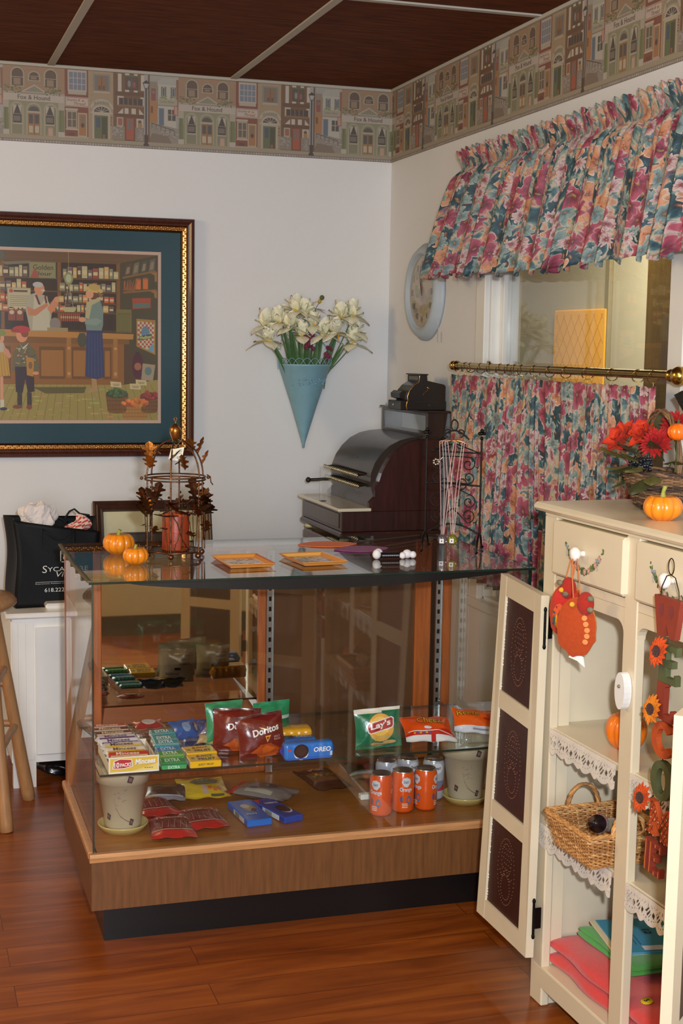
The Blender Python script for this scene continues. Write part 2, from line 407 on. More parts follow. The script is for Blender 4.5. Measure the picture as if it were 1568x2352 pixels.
    d.rect(786,28,934,186,c(120,118,106),3); d.rect(800,40,920,176,c(96,98,98),4); d.rect(826,50,894,170,c(125,88,60),5)
    d.rect(858,50,862,170,c(70,48,34),6); d.rect(832,130,852,165,c(90,60,42),6); d.rect(868,130,888,165,c(90,60,42),6); d.rect(790,176,930,196,c(165,155,132),5)
    d.ell(862,330,100,84,c(168,160,142),3,16,pi,2*pi); d.ell(862,340,84,66,c(150,138,114),4,16,pi,2*pi)
    d.text('BARBER',795,290,134,-26,c(96,110,88),6,.01,0,0,lambda x,y:(x,y+((x-862)/70)**2*14))
    d.ell(860,362,82,62,c(172,165,150),5,16,pi,2*pi); d.ell(860,362,66,48,c(52,50,50),6,16,pi,2*pi)
    for a in range(1,6): d.line([(860,362),(860-62*cos(a*pi/6),362-46*sin(a*pi/6))],5,c(165,158,144),7)
    d.rect(765,362,955,376,c(172,165,148),6)
    d.rect(778,376,932,600,c(170,160,140),4); d.rect(796,392,914,598,c(72,88,58),5); d.rect(812,410,846,500,c(44,62,90),6); d.rect(860,405,905,590,c(46,52,36),6); d.rect(868,560,888,590,c(140,70,50),7)
    for q in range(5): d.rect(936,400+q*17,950,408+q*17,c(150,60,55) if q%2 else c(60,60,70),6)
    # timbered house
    d.rect(960,0,1228,604,c(92,64,46))
    for a,b,t,u in ((1000,1032,10,170),(1200,1228,10,150),(1062,1100,4,24),(1140,1172,4,24),(1062,1098,150,168),(1138,1172,150,168),(996,1050,208,290),(1196,1226,208,290),(1058,1092,312,362),(1118,1156,312,362)):
        d.rect(a,t,b,u,wt,2)
    d.poly([(998,362),(1046,362),(1046,312)],wt,2); d.poly([(1184,312),(1184,362),(1226,362)],wt,2)
    d.rect(1064,34,1176,148,c(70,48,34),3); d.rect(1074,44,1166,138,c(62,58,60),4); d.rect(1116,44,1124,138,c(100,70,50),5)
    d.ell(1098,95,14,32,c(120,128,130),5,8); d.ell(1142,100,13,28,c(140,70,52),5,8); d.rect(1055,20,1180,36,c(66,78,52),4)
    d.rect(975,168,1228,200,c(76,52,38),4); d.rect(1006,222,1216,282,c(58,44,38),3)
    for q in range(5): d.ell(1030+q*40,255,13,22,c(40,42,48),5,8); d.rect(1006+q*40,222,1012+q*40,282,c(120,95,70),5)
    d.rect(1002,282,1222,300,c(110,84,60),5); d.rect(975,368,1228,392,c(74,50,38),4)
    d.rect(990,395,1046,478,c(165,158,146),3); d.rect(1000,405,1038,468,c(140,75,58),4)
    d.rect(1160,400,1224,480,c(176,168,155),3); d.ell(1190,430,16,18,c(74,58,44),5,8); d.ell(1192,460,20,24,c(150,110,66),5,8)
    d.rect(950,478,1060,600,c(120,112,102),3); d.rect(1150,478,1226,600,c(120,112,102),3)
    for q in range(44):
        x=R.choice((R.uniform(955,1050),R.uniform(1152,1218))); y=R.uniform(484,592); d.ell(x,y,R.uniform(6,12),R.uniform(5,8),c(*[R.randint(120,158)]*3),4,7)
    d.rect(1062,388,1148,598,c(96,48,36),4); d.rect(1072,400,1138,592,c(150,64,44),5); d.rect(1084,410,1126,500,c(96,92,90),6); d.rect(1100,410,1106,500,c(150,64,44),7)
    # lane between the houses
    d.rect(1228,0,1530,604,c(150,152,152))
    d.rect(1278,60,1350,300,c(128,120,104),2); d.rect(1290,120,1330,230,c(130,60,50),3); d.rect(1300,140,1322,165,c(90,110,130),4)
    d.rect(1278,240,1345,430,c(160,104,60),3); d.rect(1286,280,1306,340,c(90,62,46),4)
    d.poly([(1345,60),(1380,20),(1530,14),(1530,70),(1345,96)],c(160,165,160),3)
    d.rect(1352,80,1510,470,c(176,176,166),3); d.rect(1510,30,1530,300,c(120,78,60),3)
    for a in (1378,1462):
        d.rect(a,100,a+44,184,c(72,86,92),4); d.rect(a+12,104,a+32,184,c(178,180,176),5); d.rect(a+16,110,a+28,180,c(52,58,66),6)
    for q in range(30):
        x=R.choice((R.uniform(1366,1428),R.uniform(1456,1512))); d.ell(x,R.uniform(182,206),7,6,c(R.randint(90,130),R.randint(110,130),R.randint(70,90)),6,6)
    d.rect(1354,208,1520,260,c(150,150,132),4); d.text('Little Shop',1368,246,120,-22,c(96,92,80),6,0,-.2); d.rect(1350,262,1520,272,c(120,116,98),5)
    d.rect(1356,290,1404,450,c(96,116,136),4); d.rect(1362,300,1398,446,c(70,92,116),5)
    d.rect(1438,300,1506,400,c(60,60,58),4); d.rect(1468,300,1474,400,c(176,174,166),5); d.rect(1438,345,1506,350,c(176,174,166),5)
    d.rect(1490,262,1526,350,c(158,80,66),6); d.rect(1496,270,1520,342,c(180,140,125),7)
    d.poly([(1270,420),(1530,470),(1530,604),(1270,604)],c(132,126,116),5)
    for q in range(80):
        x=R.uniform(1285,1520); y=R.uniform(450,592); d.rect(x,y,x+R.uniform(12,24),y+9,c(*[R.randint(104,156)]*3),6)
    d.line([(1290,430),(1500,490)],6,c(48,44,42),7)
    for q in range(6): d.line([(1295+q*40,430+q*11),(1295+q*40,470+q*11)],4,c(48,44,42),7)
    d.poly([(1260,604),(1300,520),(1440,540),(1470,604)],c(104,92,80),7)
    # lamp
    d.rect(1238,120,1252,604,c(50,46,44),8); d.rect(1230,540,1262,640,c(44,40,40),8); d.rect(1222,620,1270,640,c(44,40,40),9); d.rect(1262,0,1276,600,c(92,62,44),7)
    d.poly([(1216,78),(1276,78),(1262,128),(1230,128)],c(60,60,64),8); d.poly([(1224,84),(1268,84),(1258,122),(1234,122)],c(165,170,172),9); d.poly([(1212,80),(1246,52),(1280,80)],c(40,38,40),9)
    # kerb and cobbles
    d.rect(28,604,1530,636,c(146,138,116),7)
    d.rect(28,634,1530,663,c(112,102,92),8)
    for q in range(62): d.ell(40+q*24,650,10,9,c(*[R.randint(140,168)]*3),9,7)
    d.rect(28,0,1530,3,c(120,124,108),9)
def border_wall(name,axis,lo,hi,first,label):
    """shapes clipped to the stretch lo..hi of a wall"""
    src=MB(); street(Deco(src,lambda x,y,l:Vector((x,y,l)),.00018))
    P=.6655; sc=P/1502.0; hh=(H-.010-ZB)/663.0
    mb=MB(K(150,138,120))
    def out(s,z,l):
        return (s,-.0006-l,z) if axis=='x' else (-.0006-l,-s,z)
    mb.add([out(lo,ZB,0),out(hi,ZB,0),out(hi,H-.010,0),out(lo,H-.010,0)],[(0,1,2,3)])
    n=first
    while n<hi:
        off=n-28*sc
        for f,c in zip(src.f,src.c):
            pts=[(off+src.v[i].x*sc,H-.010-src.v[i].y*hh,src.v[i].z) for i in f]
            if max(p[0] for p in pts)<=lo or min(p[0] for p in pts)>=hi: continue
            for side,lim in ((1,lo),(-1,hi)):          # clip against both ends
                q=[]
                for a,b in zip(pts,pts[1:]+pts[:1]):
                    ia=(a[0]-lim)*side>=0; ib=(b[0]-lim)*side>=0
                    if ia: q.append(a)
                    if ia!=ib:
                        t=(lim-a[0])/(b[0]-a[0]); q.append((lim,a[1]+(b[1]-a[1])*t,a[2]))
                pts=q
                if len(pts)<3: break
            if len(pts)<3: continue
            mb.add([out(*p) for p in pts],[tuple(range(len(pts)))],c)
        n+=P
    return struct(name,mb,PRINT)
border_wall('trim_%d'%k,'x',-2.6,0,-1.549-.6655*2,''); k+=1
border_wall('trim_%d'%k,'y',0,3.3,.485-.6655,''); k+=1

# ---------------- window in the right wall and the room beyond it
wc=K(228,224,214)
wf=MB(wc)
for a,b in (((-.022,WY1,WZ0),(0,WY1+.075,WZ1)),((-.022,WY0-.075,WZ0),(0,WY0,WZ1)),((-.022,WY0-.075,WZ1),(0,WY1+.075,WZ1+.08)),((-.034,WY0-.09,WZ0-.03),(0,WY1+.09,WZ0))): wf.box(a,b,bev=.003)
win=struct('window_1',wf,ENAM)
jb=MB(wc)
for a,b in (((0,WY1-.012,WZ0),(.1,WY1,WZ1)),((0,WY0,WZ0),(.1,WY0+.012,WZ1)),((0,WY0,WZ1-.012),(.1,WY1,WZ1)),((0,WY0,WZ0),(.1,WY1,WZ0+.012)),
            ((.03,WY1-.045,WZ0+.012),(.06,WY1-.012,WZ1-.012)),((.03,WY0+.012,WZ0+.012),(.06,WY0+.03,WZ1-.012))): jb.box(a,b,bev=.002)
jb.build('jamb',ENAM,win)
MB().box((.044,WY0+.03,WZ0+.012),(.048,WY1-.045,WZ1-.012)).build('glass_pane',WINGL,win)
bc=K(192,186,166)
struct('wall_beyond',MB(bc).box((1.7,-2.2,0),(1.8,3.2,H)),WALLP)
struct('ceiling_beyond',MB(bc).box((.1,-2.2,H),(1.8,3.2,H+.05)),WALLP)
struct('wall_beyond_near',MB(bc).box((.1,-2.3,0),(1.8,-2.2,H)),WALLP)
struct('wall_beyond_far',MB(bc).box((.0,3.1,0),(1.8,3.2,H)),WALLP)
struct('door_1',MB(K(196,188,165)).box((1.66,2.42,0),(1.70,3.05,2.1),bev=.004),ENAM)
struct('trim_%d'%k,MB(K(150,140,118)).box((1.675,1.24,0),(1.70,1.29,2.2),bev=.004),ENAM); k+=1
bw=thing('wooden_cupboard','tall dark brown wooden cupboard in the room beyond the window','cupboard',(1.45,-.36,0))
MB(K(86,64,22)).box((-.22,-.45,0),(.22,.42,2.35),bev=.006).build('body',WOODZ,bw)
MB(K(92,70,24)).box((-.235,-.40,.1),(-.22,-.02,2.25),bev=.004).build('door',WOODZ,bw); MB(K(92,70,24)).box((-.235,.0,.1),(-.22,.38,2.25),bev=.004).build('door',WOODZ,bw)
yb=thing('quilted_panel','yellow diamond quilted panel hanging in the room beyond the window','panel',(1.699,1.565,1.0))
m=MB(K(250,178,24)); m.box((-.03,-.31,0),(.0,.31,.80),bev=.008)
m.build('padding',CLOTH,yb)
m=MB(K(176,126,40))
for q in range(-11,12):
    for sg in (1,-1):
        # diagonal stitch lines clipped to the panel
        a0=q*.09; pts=[]
        for t in [i/30 for i in range(31)]:
            z=.80*t; y=a0+sg*(z-.4)*.75
            if -.29<y<.29 and .02<z<.78: pts.append((-.0305,y,z))
        if len(pts)>1: m.tube([pts[0],pts[-1]],.0016,4)
m.build('stitching',CLOTH,yb)
# ================================================================ glass display case
CW,CD,CT=1.2294,.66,.97; ZD=.252
case=thing('display_case','oak and glass shop display case with black base standing against the white wall side','display case',tuple(SO),SA)
def cpart(name,mb,mat,label=None,parent=None):
    o=mb.build(name,mat,parent or case)
    if label: o['label']=label
    return o
oak=K(114,72,36); oakl=K(196,140,88); post=K(176,92,36)
cpart('plinth',MB(K(14,13,13)).box((.037,.037,0),(CW-.037,CD-.03,.10)),ENAM,'black recessed kick base')
b=MB(oak)
b.box((0,0,.10),(CW,.018,.235)); b.box((0,.018,.10),(.018,CD,.235)); b.box((CW-.018,.018,.10),(CW,CD,.235)); b.box((.018,CD-.018,.10),(CW-.018,CD,.235))
cpart('base_panel',b,WOODZ)
cpart('deck',MB(K(160,104,42)).box((.018,.018,.232),(CW-.018,CD-.018,ZD-.004)),WOODX,'light wooden deck floor')
b=MB(oakl); pr=[(-.006,.232),(.018,.232),(.018,.246),(.012,.253),(-.003,.253),(-.008,.245)]
b.prism([(x,z) for x,z in pr],CW+.01,'x',o=-.005)
b.box((-.006,.016,.232),(.014,CD,.253),bev=.004); b.box((CW-.014,.016,.232),(CW+.006,CD,.253),bev=.004)
cpart('moulding',b,WOODX,'pale rounded wooden edge moulding')
ge=K(30,46,38)
def pane(name,a,bb,mat=GLASS,label=None):
    m=MB(ge); m.box(a,bb); d=[abs(bb[i]-a[i]) for i in range(3)]; ax=d.index(min(d))
    # faces: bottom, top, front(-y), +x, +y, -x
    big={0:(3,5),1:(2,4),2:(0,1)}[ax]
    m.m=[0 if i in big else 1 for i in range(6)]
    return cpart(name,m,[mat,GEDGE],label)
pane('front_glass',(.004,.004,.250),(CW-.004,.010,CT-.006))
pane('side_glass',(.004,.011,.250),(.010,CD-.03,CT-.006)); pane('side_glass',(CW-.010,.011,.250),(CW-.004,CD-.03,CT-.006))
pane('top_glass',(-.004,-.004,CT-.006),(CW+.004,CD+.06,CT),GLASS)
b=MB(K(22,21,20))                                  # sagging black edge strip under the front of the top
def strip(u,v):
    x=.10+u*(1.16-.10); d=.030*sin(pi*min(1,max(0,u)))**.75
    return (x,-.0045,CT-.0065-d*v)
b.grid(strip,40,1); b.grid(lambda u,v:(lambda p:(p[0],.003,p[2]))(strip(u,v)),40,1)
b.grid(lambda u,v:(strip(u,1)[0],-.0045+.0075*v,strip(u,1)[2]),40,1)
cpart('edge_strip',b,ENAM,'black edge strip under the glass top')
b=MB(K(96,86,62)); b.tube([(-.002,0,CT+.001),(-.003,CD*.5,CT-.004),(-.002,CD+.04,CT+.0)],.007,6,flat=.5)
for q in range(5): y=.08+q*.12; b.tube([(-.002,y,CT-.006),(-.006,y+.035,CT-.013),(-.002,y+.07,CT-.004)],.005,5,flat=.4)
cpart('edge_tape',b,PT,'worn grey edge tape on the side')
# glass shelf on brackets
pane('shelf',(.025,.020,.452),(CW-.025,.50,.458),SHELFG,'glass shelf')
for u in (.03,.605,1.19):
    pass
# back: mirror door, brown door, posts, standards
VB=.60
cpart('mirror_door',MB(K(214,206,190)).box((.105,VB+.012,ZD+.012),(.592,VB+.016,CT-.012)),MIRR,'mirrored sliding door')
f=MB(post); f.box((.085,VB,ZD),(.108,VB+.022,CT-.008),bev=.003); f.box((.590,VB,ZD),(.614,VB+.022,CT-.008),bev=.003); f.box((.108,VB+.004,ZD),(.590,VB+.018,ZD+.014)); f.box((.108,VB+.004,CT-.02),(.590,VB+.018,CT-.008))
cpart('mirror_door_frame',f,WOODZ,'orange wooden frame of the mirrored door')
d=MB(K(96,66,44)).box((.630,VB+.026,ZD),(1.115,VB+.034,CT-.008))
cpart('sliding_door',d,DGLOSS,'dark brown glossy sliding door')
for a,b in (((1.108,VB+.014,ZD),(1.162,VB+.040,CT-.008)),((1.196,VB+.0,ZD),(1.226,VB+.04,CT-.008)),((.004,VB,ZD),(.030,VB+.05,CT-.008)),((.612,VB+.022,ZD),(.636,VB+.038,CT-.008))): cpart('rear_post',MB(post).box(a,b,bev=.003),WOODZ,'orange wooden rear post')
def standard(u,v,yaw=0):
    m=MB(K(190,192,190)); w=.011
    m.box((u-w,v,ZD),(u+w,v+.004,CT-.02)); m.box((u-w,v-.006,ZD),(u-w+.002,v+.004,CT-.02)); m.box((u+w-.002,v-.006,ZD),(u+w,v+.004,CT-.02))
    z=ZD+.03
    while z<CT-.04:
        m.box((u-.004,v-.0008,z),(u+.004,v,z+.014),K(60,50,40)); z+=.032
    return m
cpart('shelf_standard',standard(.622,VB-.012),STEEL); cpart('shelf_standard',standard(1.180,VB-.004),STEEL)
for u in (.612,.632,1.180,.04):
    m=MB(K(180,180,176)); m.prism([(.10,.451),(VB-.012,.451),(VB-.012,.405),(.42,.425)],.003,'x',o=u)
    if u!=.632: cpart('shelf_bracket',m,STEEL)
# ================================================================ pie safe (cream cupboard with punched tin doors)
cr=K(220,206,176); BW,BD,BH=.82,.44,1.2198
safe=thing('pie_safe','cream painted pie safe cupboard with open punched tin doors at right','cupboard',tuple(BO),BA)
def bpart(name,mb,mat=ENAM,label=None,parent=None):
    o=mb.build(name,mat,parent or safe)
    if label: o['label']=label
    return o
m=MB(cr)
# stiles and legs
def arch_open(x0,x1,z0,z1,zt,r=.03):
    pts=[(x0,zt),(x0,z1-r)]
    pts+=[(x0+r-r*cos(a),z1-r+r*sin(a)) for a in [pi/2*i/5 for i in range(1,6)]]
    pts+=[(x1-r+r*sin(a),z1-r+r*cos(a)) for a in [pi/2*i/5 for i in range(0,5)]]
    pts+=[(x1,z1-r),(x1,zt)]
    return pts
for a,b in ((0,.06),(.76,.82)): m.box((a,0,0),(b,.022,1.19),bev=.003)
m.box((.375,-.001,.09),(.43,.022,1.19),bev=.003)
m.box((.06,.001,1.035),(.375,.022,1.055)); m.box((.43,.001,1.035),(.76,.022,1.055))
m.box((.0,.001,1.190),(.82,.022,1.20))
for a,b in ((.06,.375),(.43,.76)):
    m.prism([(x,z) for x,z in arch_open(a,b,.1,1.006,1.036)][::-1],.02,'y',o=.001)
m.box((.058,.0005,1.195),(.762,.022,1.2)); 
bpart('face_frame',m)
for a,b in (((.0,.022,.0),(.05,.055,1.19)),((.77,.022,0),(.82,.055,1.19)),((0,.39,0),(.05,BD,1.19)),((.77,.39,0),(.82,BD,1.19))): bpart('leg',MB(cr).box(a,b))
m=MB(cr); m.box((.004,.022,.05),(.022,BD,1.2)); bpart('side_panel',m); m=MB(cr); m.box((BW-.022,.022,.05),(BW-.004,BD,1.2)); bpart('side_panel',m)
m=MB(K(232,226,216)); m.box((.02,BD-.02,.05),(BW-.02,BD-.008,1.2)); bpart('back_panel',m)
m=MB(cr); m.box((-.022,-.022,1.200),(BW+.022,BD+.01,BH),bev=.007); bpart('top',m)
m=MB(cr); m.box((.016,-.001,.045),(BW-.016,.022,.099),bev=.003); bpart('bottom_rail',m)
m=MB(cr); m.box((.022,.0,.085),(BW-.022,BD-.02,.1005),bev=.002); bpart('bottom_board',m)
for z in (.690,.450):
    m=MB(cr); m.box((.022,.006,z-.018),(BW-.022,BD-.02,z),bev=.003); bpart('shelf',m)
m=MB(cr); m.box((.022,.022,1.02),(BW-.022,BD-.02,1.03)); bpart('drawer_runner_board',m)
# lace edging with holes
def lace(z,u0,u1,v=-.0035):
    m=MB(K(222,212,196)); W=u1-u0; n=int(W/.0028)
    sc=.039
    for i in range(n):
        for j in range(16):
            u=u0+W*i/n; uu=u+W/n; dep=.050+.009*abs(sin(pi*(u-u0)/sc))
            a=j/16; b=(j+1)/16
            q=i%14; hole=(((q-4)/3.2)**2+((j-7.5)/2.9)**2<1 and (i+j)%3>0) or (((q-10.5)/1.6)**2+((j-8.5)/1.9)**2<1) or (j==12 and i%3==0) or (j==3 and i%4==0) or (j==4 and i%5==2)
            if hole: continue
            vv=v-.003*sin(u*90)*a
            vb=v-.003*sin(u*90)*b
            m.add([(u,vv,z-dep*a),(uu,vv,z-dep*a),(uu,vb,z-dep*b),(u,vb,z-dep*b)],[(0,1,2,3)])
            m.add([(u,vv+.0012,z-dep*a),(uu,vv+.0012,z-dep*a),(uu,vb+.0012,z-dep*b),(u,vb+.0012,z-dep*b)],[(3,2,1,0)])
    return m
for z,spans in ((.691,((.062,.372),(.433,.758))),(.451,((.030,.372),(.433,.758)))):
    for a,b in spans:
        o=lace(z,a,b).build('lace_edging',CLOTH,safe); o['label']='scalloped cream lace shelf edging'
# drawers
def garland(d,cx,cz,w=.088,sag=.058):
    R.seed(int(cx*1000))
    gr=[K(94,112,58),K(120,138,80),K(70,92,48)]
    for i in range(120):
        t=R.uniform(-1,1); x=cx+t*w; y=cz-sag*(1-t*t)+.018+R.uniform(-.006,.006)
        d.ell(x,y,R.uniform(.0032,.0070),R.uniform(.0020,.0036),R.choice(gr),1,6,rot=R.uniform(0,3))
    for t in (-.55,-.35,.1,.3,.62,.8):
        x=cx+t*w; y=cz-sag*(1-t*t)+.018
        for a in range(5): d.ell(x+.0035*cos(a*1.25),y+.0035*sin(a*1.25),.0040,.0040,K(206,150,140),2,7)
        d.ell(x,y,.0018,.0018,K(226,206,170),3,6)
    for t in (-.86,.72):
        x=cx+t*w; y=cz-sag*(1-t*t)+.022
        for sx in (-1,1):
            d.ell(x+sx*.005,y,.005,.003,K(150,160,176),3,8,rot=sx*.5); d.line([(x,y),(x+sx*.004,y-.014),(x+sx*.002,y-.024)],.0012,K(150,160,176),3)
for a in (.066,.434):
    dr=MB(cr); dr.box((a,-.014,1.060),(a+.322,.30,1.186),bev=.006)
    o=bpart('drawer',dr)
    m=MB(); garland(Deco(m,lambda x,y,l:(x,-.0142-l,y),.0002),a+.15,1.128); g=m.build('painted_garland',PRINT,o); g['label']='painted garland of green leaves and pink roses'
    m=MB(K(240,234,224)); m.lathe([(0,-.046),(.010,-.045),(.0155,-.040),(.0165,-.034),(.012,-.028),(.007,-.024),(.0065,-.014)],(a+.150,0,1.128),20,axis='y')
    m.build('knob',GLOSS,o)['label']='white round drawer knob'
# turn latch on the centre stile
m=MB(K(236,234,228)); 
pts=[(.0+.020*cos(t)*(1+.0*sin(t)),.040*sin(t)) for t in [2*pi*i/20 for i in range(20)]]
m.prism([(.402+x,.862+z) for x,z in pts][::-1],.018,'y',o=-.020); m.ball((.402,-.021,.872),.004,K(120,110,90))
bpart('turn_latch',m,GLOSS,'white wooden turn latch')
# tin panelled doors: bilinear between four corners
def tin_door(TF,TH,BF,BHh,label,flip=1):
    """corners in pie safe coordinates: top/bottom at the free and hinge edges; t grows free->hinge"""
    TF,TH,BF,BHh=[Vector(p) for p in (TF,TH,BF,BHh)]
    nrm=((TH-TF).cross(BF-TF)).normalized()*flip
    def P(t,s,d=0):
        a=TF.lerp(TH,t); b=BF.lerp(BHh,t); return a.lerp(b,s)+nrm*d
    T=.020
    def slab(m,t0,t1,s0,s1,d0,d1,col=None):
        vs=[P(t0,s0,d0),P(t1,s0,d0),P(t1,s1,d0),P(t0,s1,d0),P(t0,s0,d1),P(t1,s0,d1),P(t1,s1,d1),P(t0,s1,d1)]
        m.add(vs,[(0,1,2,3),(7,6,5,4),(0,4,5,1),(1,5,6,2),(2,6,7,3),(3,7,4,0)],col)
    fr=MB(cr); E0=.155
    slab(fr,0,E0,0,1,0,T); slab(fr,1-E0,1,0,1,0,T)
    rows=[(.0,.055),(.325,.375),(.645,.695),(.945,1.0)]
    for s0,s1 in rows: slab(fr,E0,1-E0,s0,s1,.0005,T-.0005)
    door=fr.build('door',ENAM,safe); door['label']=label
    for (a,b_) in ((.055,.325),(.375,.645),(.695,.945)):
        pn=MB(K(66,28,17)); slab(pn,E0-.001,1-E0+.001,a,b_,.006,T-.006)
        # punched pineapple pattern on the face
        R.seed(int(a*100)+5); cs=(a+b_)/2
        def dot(t,s,r=.0012):
            for dd in (T-.006,.006):
                c=P(t,s,dd); pn.ball(tuple(c),r*1.1,K(132,92,72),5,3)
        for q in range(46):
            an=2*pi*q/46; dot(.5+.17*cos(an),cs+.095*sin(an))
        for q in range(24):
            an=2*pi*q/24; dot(.5+.10*cos(an),cs-.035+.045*sin(an)); dot(.5+.09*cos(an),cs+.045+.035*sin(an))
        for r in range(5):
            for q in range(4): dot(.44+q*.04+(r%2)*.02,cs-.065+r*.014)
        for q in range(14): dot(.38+q*.018,cs+.006+.012*sin(q*.7))
        e=pn; pn.col=K(232,226,214)
        for q in range(30):
            s=a+(b_-a)*q/30; 
            if R.random()<.5: [e.ball(tuple(P(E0+.002,s,dd)),R.uniform(.0012,.003),None,5,3) for dd in (T-.0055,.0055)]
            if R.random()<.6: [e.ball(tuple(P(1-E0-.002,s,dd)),R.uniform(.0012,.003),None,5,3) for dd in (T-.0055,.0055)]
            t=E0+(1-2*E0)*q/30
            if R.random()<.5: [e.ball(tuple(P(t,a+.001,dd)),R.uniform(.001,.0025),None,5,3) for dd in (T-.0055,.0055)]
        pnl=pn.build('tin_panel',TIN,door); pnl['label']='dark brown punched tin panel'
    return door
d1=tin_door((-.238,.004,1.012),(.060,-.034,1.008),(-.242,-.036,.125),(.042,-.036,.12),'open left door seen from its tin panel side',1)
d2=tin_door((1.014,-.254,.980),(.81,-.022,.990),(1.014,-.256,.115),(.81,-.022,.115),'open right door',1)
def hinge(u,z):
    m=MB(K(18,17,16)); m.box((u-.001,-.020,z-.026),(u+.002,-.002,z+.026),bev=.001); m.tube([(u+.002,-.0225,z-.040),(u+.002,-.0225,z+.040)],.0034,8); m.ball((u+.002,-.0225,z+.044),.0045,None,8,5,(1,1,1.6)); m.ball((u+.002,-.0225,z-.044),.0045,None,8,5,(1,1,1.6))
    return m
for u,z in ((.058,.93),(.050,.22)): bpart('hinge',hinge(u,z),IRON,'black iron hinge')
for z in (.93,.22): bpart('hinge',hinge(.795,z),IRON,'black iron hinge')
# ================================================================ big framed print on the back wall
pic=thing('framed_picture','large old store print with teal mat in dark wood and gilt frame on the wall','picture',(-1.37,-.002,1.13))
# local x: -0.55..+0.55 ; local z: 0..0.931
PX0,PX1,PZ=-.55,.548,.931
def frame_ring(m,x0,x1,z0,z1,prof,col=None):
    """mitred moulding; prof = list of (inset, depth toward the room)"""
    rings=[[(x0+i,-d,z0+i),(x1-i,-d,z0+i),(x1-i,-d,z1-i),(x0+i,-d,z1-i)] for i,d in prof]
    vs=[p for r in rings for p in r]; fs=[]
    for k in range(len(rings)-1):
        for q in range(4): fs.append((k*4+q,k*4+(q+1)%4,(k+1)*4+(q+1)%4,(k+1)*4+q))
    return m.add(vs,fs,col)
m=MB(K(74,34,22)); frame_ring(m,PX0,PX1,0,PZ,[(0,0),(0,.022),(.003,.030),(.014,.032),(.022,.026),(.028,.024)])
m.build('frame',DWOOD,pic)['label']='dark reddish wood outer frame'
m=MB(K(150,104,58)); frame_ring(m,PX0,PX1,0,PZ,[(.027,.020),(.028,.026),(.031,.028),(.034,.024),(.047,.022),(.050,.027),(.053,.024),(.055,.016)])
R.seed(11)
def gilt(m):
    def bead(x,z,a):
        m.ball((x,-.0235,z),.0048,K(214,170,100),7,5,(1,.7,.75)); 
    n=0
    for side in range(4):
        L0,L1=(PX0+.04,PX1-.04) if side<2 else (.04,PZ-.04); t=L0
        while t<L1:
            o=.0045*sin(t*260); p=.0405
            if side==0: bead(t,p+o,0)
            elif side==1: bead(t,PZ-p+o,0)
            elif side==2: bead(PX1-p+o,t,0)
            elif side==3 and PX0>-99: bead(PX0+p+o,t,0)
            t+=.0085
gilt(m)
m.build('gilt_liner',BRASS,pic)['label']='ornate gilt inner band of the frame'
m=MB(K(42,76,86)); frame_ring(m,PX0,PX1,0,PZ,[(.054,.012),(.133,.0115)]); frame_ring(m,PX0,PX1,0,PZ,[(.131,.0120),(.143,.0118),(.143,.008)],K(206,176,158))
m.build('mat_board',PAPER,pic)['label']='teal mat board with pale inner edge'
m=MB(); rx0,rx1,rz0,rz1=PX0+.142,PX1-.142,.142,PZ-.142
d=Deco(m,lambda X,Y,l:(rx1-(1138-X)/1847.0, -.009-l, rz1-(Y-388)/1200.0*(rz1-rz0)),.00012)
g=1.45
def c(r,gg,b,k=1.0): return K(r,gg,b,g*k)
XL0=1138-1847*(rx1-rx0)
R.seed(5)
d.rect(XL0,388,1138,1588,c(74,52,28),0)
d.rect(XL0,388,1138,460,c(92,66,40),1)
for q in range(26): y=390+q*3; d.line([(XL0,y),(1138,y+R.uniform(-4,10))],1.5,c(R.randint(80,112),R.randint(58,80),R.randint(34,50)),2)
d.poly([(1138,390),(870,455),(1138,455)],c(72,50,30),2)
# back shelving
d.rect(XL0,455,860,940,c(52,36,22),2)
for x in (-380,-170,25,418,836): d.rect(x,455,x+26,940,c(112,74,34),4)
for y in (455,572,665,745,812): d.rect(XL0,y,850,y+9,c(96,64,30),5)
cols=[(170,80,42),(146,56,38),(160,150,110),(190,110,50),(120,118,90),(96,84,80),(180,140,80),(80,60,50)]
for row,(y0,y1) in enumerate(((482,570),(585,663),(675,743),(752,811))):
    x=XL0+6
    while x<820:
        wd=R.uniform(24,44); hh=R.uniform(.6,1)*(y1-y0); cc=c(*R.choice(cols))
        if not(60<x<425 and row<3 and x>200):
            d.rect(x,y1-hh,x+wd-5,y1,cc,6); d.rect(x+3,y1-hh*.65,x+wd-9,y1-hh*.3,c(176,160,120),7); d.rect(x,y1-hh,x+wd-5,y1-hh+4,c(120,100,80),7)
        x+=wd
d.rect(220,462,410,580,c(96,92,62),7); d.rect(226,468,404,575,c(122,116,80),8); d.text('Golden',250,520,140,-36,c(70,56,34),9,.01); d.text('Flour',260,560,120,-28,c(60,50,40),9,.01); d.poly([(230,575),(262,505),(292,575)],c(140,70,50),9)
d.rect(70,650,232,792,c(150,138,104),7); d.rect(78,658,226,786,c(162,152,120),8); d.rect(114,666,210,680,c(84,66,48),9)
for q in range(6): d.rect(86,706+q*13,218,709+q*13,c(110,98,76),9)
d.ell(97,672,14,14,c(160,70,44),9)
for x in (75,130): d.rect(x,802,x+50,880,c(120,64,44),7); d.ell(x+25,822,17,15,c(170,158,130),8)
for q in range(10): d.rect(440+q*14,820,450+q*14,878,c(150,60,36),8); d.rect(442+q*14,808,448+q*14,822,c(90,60,40),8); d.rect(440+q*14,842,450+q*14,858,c(170,130,80),9)
d.rect(0,480,24,750,c(140,104,40),6); d.rect(-20,760,28,905,c(44,52,56),6); d.ell(5,850,14,44,c(150,50,40),7)
